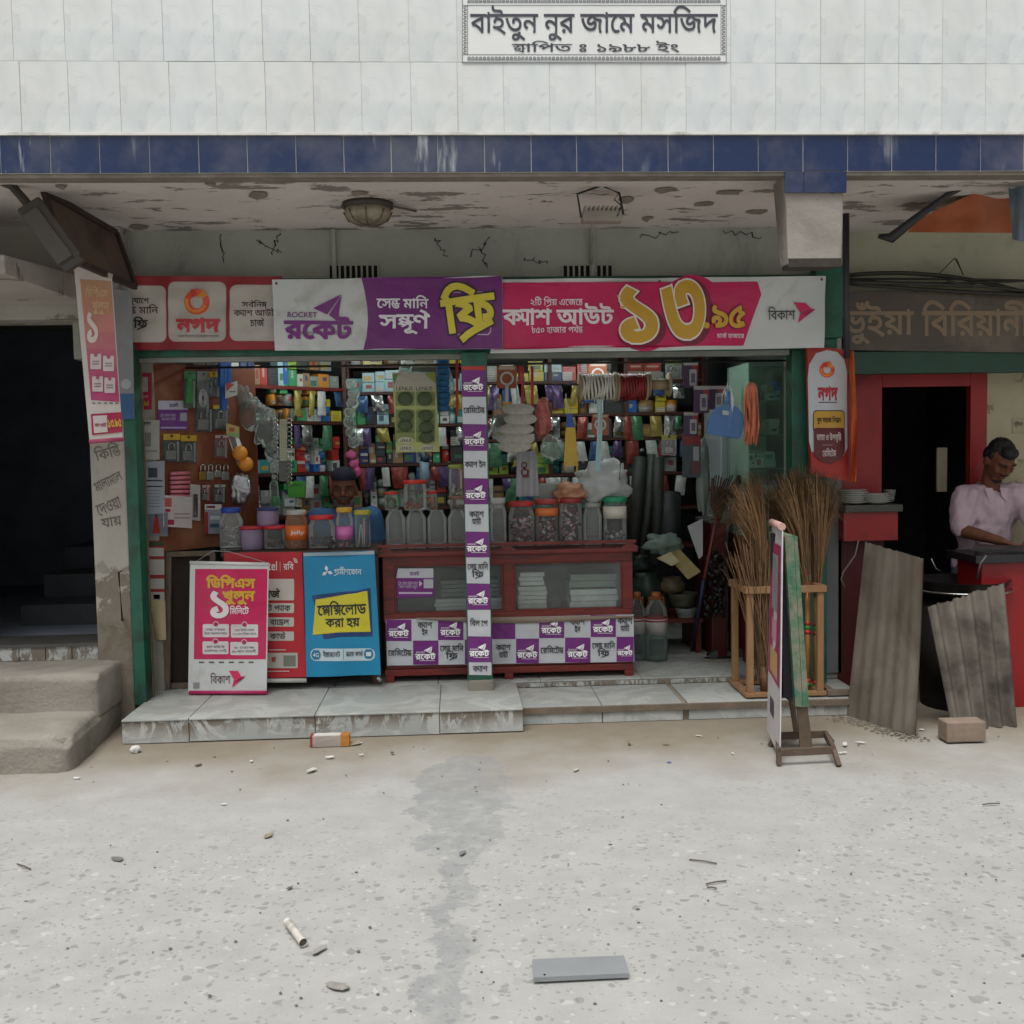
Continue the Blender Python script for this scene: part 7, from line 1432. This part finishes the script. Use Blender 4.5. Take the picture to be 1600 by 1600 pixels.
for s in (-1, 1): limb(b, [hip+Vector((s*.09, 0, 0)), Vector((hc.x+s*.12, 6.76+.04, .64)), Vector((hc.x+s*.12, 6.82, FZ+.07)), Vector((hc.x+s*.12, 6.72, FZ+.035))], [.085, .06, .042, .035])
blend('body', b, .0075, MSKIN, pk, 3)
b = MB(); b.ell(nk+Vector((0, .02, -.16)), (.178, .122, .185), 16, 12); b.ell(nk+Vector((0, .03, -.38)), (.165, .13, .22), 16, 12)
for a_, e_ in ((sl_, el), (sr_, er)): limb(b, [nk+Vector((0, .02, -.045)), a_], [.07, .078]); limb(b, [a_, a_.lerp(e_, .8)], [.075, .07])
blend('shirt', b, .011, M('blue_shirt', '#3d6690', .8, .1, 12), pk, 4, .006, 16, 3)
b = MB(); b.tube([nk+Vector((.07*math.cos(R_(a_)), .01+.065*math.sin(R_(a_)), .02-.03*(math.sin(R_(a_)) < -.3))) for a_ in range(-80, 265, 15)], .014, 7); b.build('collar', M('blue_collar', '#456f99', .8, .08), pk)
b = MB()
for s in (-1, 1): limb(b, [hip+Vector((s*.08, 0, .02)), Vector((hc.x+s*.12, 6.8, .64)), Vector((hc.x+s*.12, 6.83, FZ+.14))], [.11, .078, .06])
b.ell(hip, (.18, .14, .13), 14, 10); blend('trousers', b, .014, M('grey_trousers', '#3a3c40', .85, .1), pk, 3, .004)
cp_ = MB(); pr_ = [(.0795, .062), (.083, .075), (.083, .09), (.066, .118), (.035, .132), (0, .136)]
V = []; n_ = 22
for r, h in pr_:
    for k in range(n_): a_ = 6.2832*k/n_; V.append(H(r*.93*math.cos(a_), .012+r*1.14*math.sin(a_), h*1.06))
cp_.add(V, [(i*n_+k, i*n_+(k+1) % n_, (i+1)*n_+(k+1) % n_, (i+1)*n_+k) for i in range(len(pr_)-1) for k in range(n_)], True); cp_.build('cap', M('navy_cap', '#14152c', .85, .15, 40), pk)
eyes(H, rt_, pk)
b = MB(); b.ell(H(0, -.05, -.1), (.045, .04, .034), 14, 10, rt_); b.ell(H(.045, -.03, -.075), (.02, .035, .035), 10, 8, rt_); b.ell(H(-.045, -.03, -.075), (.02, .035, .035), 10, 8, rt_); blend('beard', b, .006, M('grey_beard', '#5a5652', .95, .3, 60, bump=.6, bscale=180), pk, 2, .003, 60)
MB().tube([H(-.03, -.092, -.043), H(0, -.101, -.04), H(.03, -.092, -.043)], [.004, .007, .004], 7).build('moustache', M('grey_beard'), pk)
sto = thing('stool', (hc.x, 7.12, FZ), 'wooden stool under the seated man', 'stool'); MB().lathe([(.17, 0), (.17, .03), (0, .03)], (hc.x, 7.12, .47), 18).build('seat', MDESK, sto)
for x in (-.11, .11):
    for y in (-.11, .11): MB().bar((hc.x+x, 7.12+y, FZ), (hc.x+x*.8, 7.12+y*.8, .469), .03, .03).build('leg', MDESK, sto)
# ---- the cook at the right
hc = at(1562, 719, 6.36); H, rt_ = head_xf(hc, R_(8), R_(40), R_(0)); nk = at(1547, 764, 6.46); X = lambda px, py, Y: at(px, py, Y)
ck = thing('person', (nk.x, 6.5, 0), 'man in a pale pink shirt bending over the red stall counter, working with his hands', 'person')
S1, E1, W1 = X(1508, 778, 6.47), X(1500, 828, 6.4), X(1566, 846, 6.16); S2, E2, W2 = X(1592, 774, 6.42), X(1624, 826, 6.3), X(1606, 850, 6.14); HP = X(1532, 884, 6.52)
b = MB(); head_parts(b, H, rt_); limb(b, [H(0, .03, -.05), nk], [.052, .06]); b.ell(nk+Vector((0, .02, -.15)), (.155, .105, .17), 16, 12); b.ell(nk.lerp(HP, .65), (.145, .11, .2), 16, 12); b.ell(HP, (.155, .12, .12), 16, 12)
for a_, e_, w_ in ((S1, E1, W1), (S2, E2, W2)): limb(b, [nk+Vector((0, .01, -.05)), a_], [.065, .066]); limb(b, [a_, e_, e_.lerp(w_, .4), w_], [.058, .046, .042, .028])
hand(b, W1, X(1600, 856, 6.1)-W1, (0, -.2, 1), (.2, 1, 0), .55); hand(b, W2, (-.5, -.7, -.25), (0, -.2, 1), (-.8, .5, 0), .6)
for s in (-1, 1): f_ = Vector((HP.x+s*.1, 6.5, 0)); limb(b, [HP+Vector((s*.085, 0, -.02)), Vector((f_.x, 6.47, .46)), f_+Vector((0, .03, .08)), f_+Vector((0, -.1, .04))], [.088, .062, .042, .036])
blend('body', b, .0075, MSKIN, ck, 3)
b = MB(); b.ell(nk+Vector((0, .02, -.15)), (.185, .13, .18), 18, 12); b.ell(nk.lerp(HP, .6), (.175, .14, .22), 18, 12); b.ell(HP+Vector((-.01, 0, .03)), (.18, .145, .13), 16, 12)
for a_, e_ in ((S1, E1), (S2, E2)): limb(b, [nk+Vector((0, .02, -.04)), a_], [.075, .085]); limb(b, [a_, a_.lerp(e_, .5), e_.lerp(a_, .08)], [.083, .078, .07])
blend('shirt', b, .0105, M('pale_pink_shirt', '#b5a0a8', .8, .07, 10), ck, 2, .017, 15, 8)
b = MB(); b.grid(lambda u, v: nk+Vector((.075*math.cos(R_(-95+190*u+85))*(1+.25*v), .005+.07*math.sin(R_(-95+190*u+85))*(1+.2*v), .035-.05*v+.01)), 16, 4); b.grid(lambda u, v: nk+Vector(((-.075+.05*u)*(1-.3*v), -.075-.03*v, .01-.1*v*(1-u*.3))), 5, 6); b.grid(lambda u, v: nk+Vector(((.03+.05*u)*(1-.25*v), -.072-.03*v, .01-.09*v*(.6+u*.4))), 5, 6); b.build('collar', M('pale_pink_shirt'), ck)
b = MB(); b.ell(HP, (.172, .135, .13), 14, 10)
for s in (-1, 1): limb(b, [HP+Vector((s*.085, 0, -.03)), Vector((HP.x+s*.1, 6.47, .46)), Vector((HP.x+s*.1, 6.52, .09))], [.108, .085, .07])
blend('jeans', b, .014, M('faded_jeans', '#4c5a66', .85, .15, 14), ck, 3, .004)
b = MB(); b.ell(H(0, .022, .05), (.082, .096, .084), 18, 14, rt_); b.ell(H(0, .06, .0), (.07, .06, .07), 14, 10, rt_); b.ell(H(0, -.045, .088), (.058, .045, .036), 14, 10, rt_); b.ell(H(.07, .01, .03), (.016, .03, .035), 10, 8, rt_); b.ell(H(-.07, .01, .03), (.016, .03, .035), 10, 8, rt_)
blend('hair', b, .007, M('black_hair', '#0f0d0c', .6, .3, 40, bump=.7, bscale=140), ck, 2, .005, 50)
eyes(H, rt_, ck, True); MB().tube([H(-.026, -.09, -.043), H(0, -.098, -.04), H(.026, -.09, -.043)], [.003, .005, .003], 7).build('moustache', M('black_hair'), ck)
b = MB(); b.ell(H(0, -.052, -.098), (.036, .032, .024), 12, 8, rt_); blend('beard', b, .006, M('black_hair'), ck, 2, .002, 60)
# ================================================================ LITTER ON THE ROAD
def zr_(p): return p + Vector((0, 0, max(0, gz(p.x, p.y))))
bx_ = thing('carton_box', atz(520, 1163, 0), 'open orange and white carton lying on its side by the platform', 'carton'); a = atz(485, 1168, 0); b = atz(545, 1168, 0); hh = .062
MB().box((a.x, a.y-.005, .001), (b.x, a.y+.06, hh)).build('carton_body', P('#a59a92'), bx_, bevel=.003); MB().box((a.x-.001, a.y-.0065, .004), (a.x+.012, a.y+.061, hh+.0015)).build('printed_band', P('#8f3424'), bx_); MB().box((b.x-.045, a.y-.0065, .002), (b.x+.001, a.y+.061, hh+.0015)).build('printed_band', P('#b5762c'), bx_)
MB().box((a.x+.02, a.y+.0, hh+.0005), (b.x-.05, a.y+.055, hh+.0018)).build('label', P('#d9d6d0'), bx_); MB().slab([(b.x+.001, a.y, .004), (b.x+.06, a.y+.01, .012), (b.x+.055, a.y+.055, .02), (b.x+.001, a.y+.058, .01)], .002).build('flap', M('kraft', '#8f8472', .8, .1), bx_)
# rolled paper tube
t = thing('paper_tube', atz(460, 1455, 0), 'dirty rolled paper tube lying on the road', 'paper tube'); p0, p1 = atz(449, 1440, .014), atz(474, 1473, .014)
MB().tube([p0, p1], .0135, 14, caps=False).build('tube_wall', M('dirty_tube', '#c5c1b9', .8, .15, 14, dirt='#7d776c', dscale=9, damt=.4), t); d = (p1-p0).normalized(); MB().tube([p0+d*.004, p1-d*.004], .009, 14).build('tube_hollow', M('tube_inside', '#5a4c44', .9, .1), t); MB().tube([p0, p0+d*.015], .014, 14, caps=False).build('tube_rim', P('#d5d3ce'), t)
q = [atz(834, 1538, .0), atz(983, 1531, .0), atz(975, 1503, .0), atz(832, 1509, .0)]
ts = MB().hexa([v+Vector((0, 0, .006)) for v in q] + [v+Vector((0, 0, .022)) for v in q]).build('tile_offcut', M('grey_tile_offcut', '#84888a', .45, .08, 7), label='rectangular grey tile offcut lying flat on the road', cat='tile', bevel=.0015)
MB().lathe([(0, .0), (.004, .0), (.004, .001), (0, .001)], atz(851, 1523, .0225), 8).build('drill_hole', MBLACK, ts)
def scrap(px, py, s, c_, label, cat='paper scrap', group=None, crump=False, fl=1.0, seed=0):
    r = random.Random(px*7+py); c = atz(px, py, .004); n_ = 8; m = M('scrap_'+c_, c_, .75, .15, 30); b = MB()
    if crump:
        o = []
        for i in range(9):
            tt = math.pi*i/8
            for k in range(12):
                an = 6.2832*k/12; dd = Vector((math.sin(tt)*math.cos(an), math.sin(tt)*math.sin(an), -math.cos(tt))); f = 1+.5*noise.noise(dd*2.4+Vector((px, py, 0)))+.25*noise.noise(dd*6+Vector((py, 0, px)))
                o.append(c+Vector((dd.x*s*f, dd.y*s*.8*f, max(-.001, dd.z*s*.7*f+s*.5))))
        b.add(o, [(i*12+k, i*12+(k+1) % 12, (i+1)*12+(k+1) % 12, (i+1)*12+k) for i in range(8) for k in range(12)])
    else:
        rot = r.uniform(0, 3.14); ring = []
        for k in range(n_):
            an = 6.2832*k/n_; rr = s*r.uniform(.55, 1.1); x, y = math.cos(an)*rr, math.sin(an)*rr*.45*fl
            ring.append(c+Vector((x*math.cos(rot)-y*math.sin(rot), x*math.sin(rot)+y*math.cos(rot), r.uniform(.0005, .1*s+.002))))
        b.add(ring+[v-Vector((0, 0, .0015)) for v in ring], [tuple(range(n_)), tuple(range(n_, 2*n_))[::-1]]+[(k, (k+1) % n_, n_+(k+1) % n_, n_+k) for k in range(n_)])
    b.build('litter', m, label=label, cat=cat, group=group)
WS, GS, BS = '#c9c8c4', '#55534e', '#7d6f5c'
scrap(212, 1175, .03, WS, 'crumpled white tissue at the platform corner', 'tissue', crump=True)
for px, py, s, c_, lb in ((515, 1183, .03, WS, 'flat white scrap just below the open carton'), (487, 1203, .04, '#b5b8ac', 'long pale strip of paper on the dust'), (393, 1189, .02, WS, 'small white chip of paper left of the carton'), (562, 1161, .022, WS, 'white shred beside the carton flap'), (1093, 1150, .025, '#b9b4a4', 'crumpled pale leaf before the step'), (983, 1163, .025, '#5a5248', 'dark dry leaf on the dusty ground'), (1040, 1163, .025, BS, 'brown dry leaf near the dark one'), (1045, 1191, .016, '#2a3a9c', 'small blue plastic bit on the road'), (1320, 1163, .04, WS, 'white wrapper under the sign stand'), (1345, 1160, .03, WS, 'white wrapper beside the sign stand foot'), (1316, 1176, .025, WS, 'torn white paper by the stand foot'), (1440, 1140, .025, WS, 'white paper between the corrugated sheets'), (183, 1342, .045, '#6d6b68', 'grey curled scrap on the road'), (420, 1305, .035, '#8a8268', 'yellowish dry leaf on the road'), (453, 1387, .02, GS, 'small dark chip above the paper tube'), (499, 1484, .035, '#8d8b84', 'grey leaf next to the paper tube'), (527, 1542, .045, '#8a8780', 'flat grey flake near the road middle'), (240, 1216, .03, WS, 'thin white stick-like scrap before the steps') if False else (120, 1216, .025, WS, 'white strip lying before the steps'), (5, 1138, .04, WS, 'white strip lying on the lower step'), (613, 1176, .02, '#4f453c', 'dark brown crumb right of the carton'), (349, 1256, .02, WS, 'pale chip in the middle of the dust'), (565, 1179, .018, WS, 'tiny white chip right of the carton'), (1145, 1177, .016, WS, 'tiny white shred beside the blue bit'), (900, 1203, .03, '#b0aa9c', 'pale paper curl on the dusty ground'), (722, 1333, .03, '#6f7274', 'curled grey flake on the cement stain'), (310, 1195, .03, '#5f574c', 'dark twiggy clump near the platform')): 
    scrap(px, py, s, c_, lb)
for i, (x0, y0, x1, y1) in enumerate(((1077, 1343, 1120, 1349), (1103, 1381, 1135, 1376), (1105, 1386, 1120, 1388), (27, 1350, 48, 1358), (1535, 1257, 1562, 1255))): MB().tube([atz(x0, y0, .005), atz((x0+x1)/2, (y0+y1)/2-1, .008), atz(x1, y1, .005)], .0028, 5).build('twig', M('dry_twig', '#5c5448', .9, .15), label=['long straight twig on the bare road', 'bent twig below the straight one', 'tiny twig under the bent one', 'short twig on the left of the road', 'pale twig on the right of the road'][i], cat='twig')
gr = MB(); rg = random.Random(5)     # loose grit and crumbs, too many to count
for k in range(130):
    px, py = rg.uniform(0, 1600), 1150 + 450*rg.random()**1.7
    c = atz(px, py, .0); 
    if c.y > 5.6: continue
    s = rg.uniform(.002, .006); gr.ell(c+Vector((0, 0, s*.2)), (s*rg.uniform(.8, 1.6), s, s*.55), 6, 4)
for k in range(240):
    u = rg.random(); c = b1.lerp(b2, u) + Vector((rg.gauss(-.02, .05), rg.gauss(-.05, .05), 0)); s = rg.uniform(.003, .008); gr.ell(c+Vector((0, 0, s*.3)), (s*1.5, s, s*.6), 6, 4)
gr.build('road_grit', M('grit', '#6d675d', .9, .35, 60), label='loose grit and crumbs scattered over the road', kind='stuff')
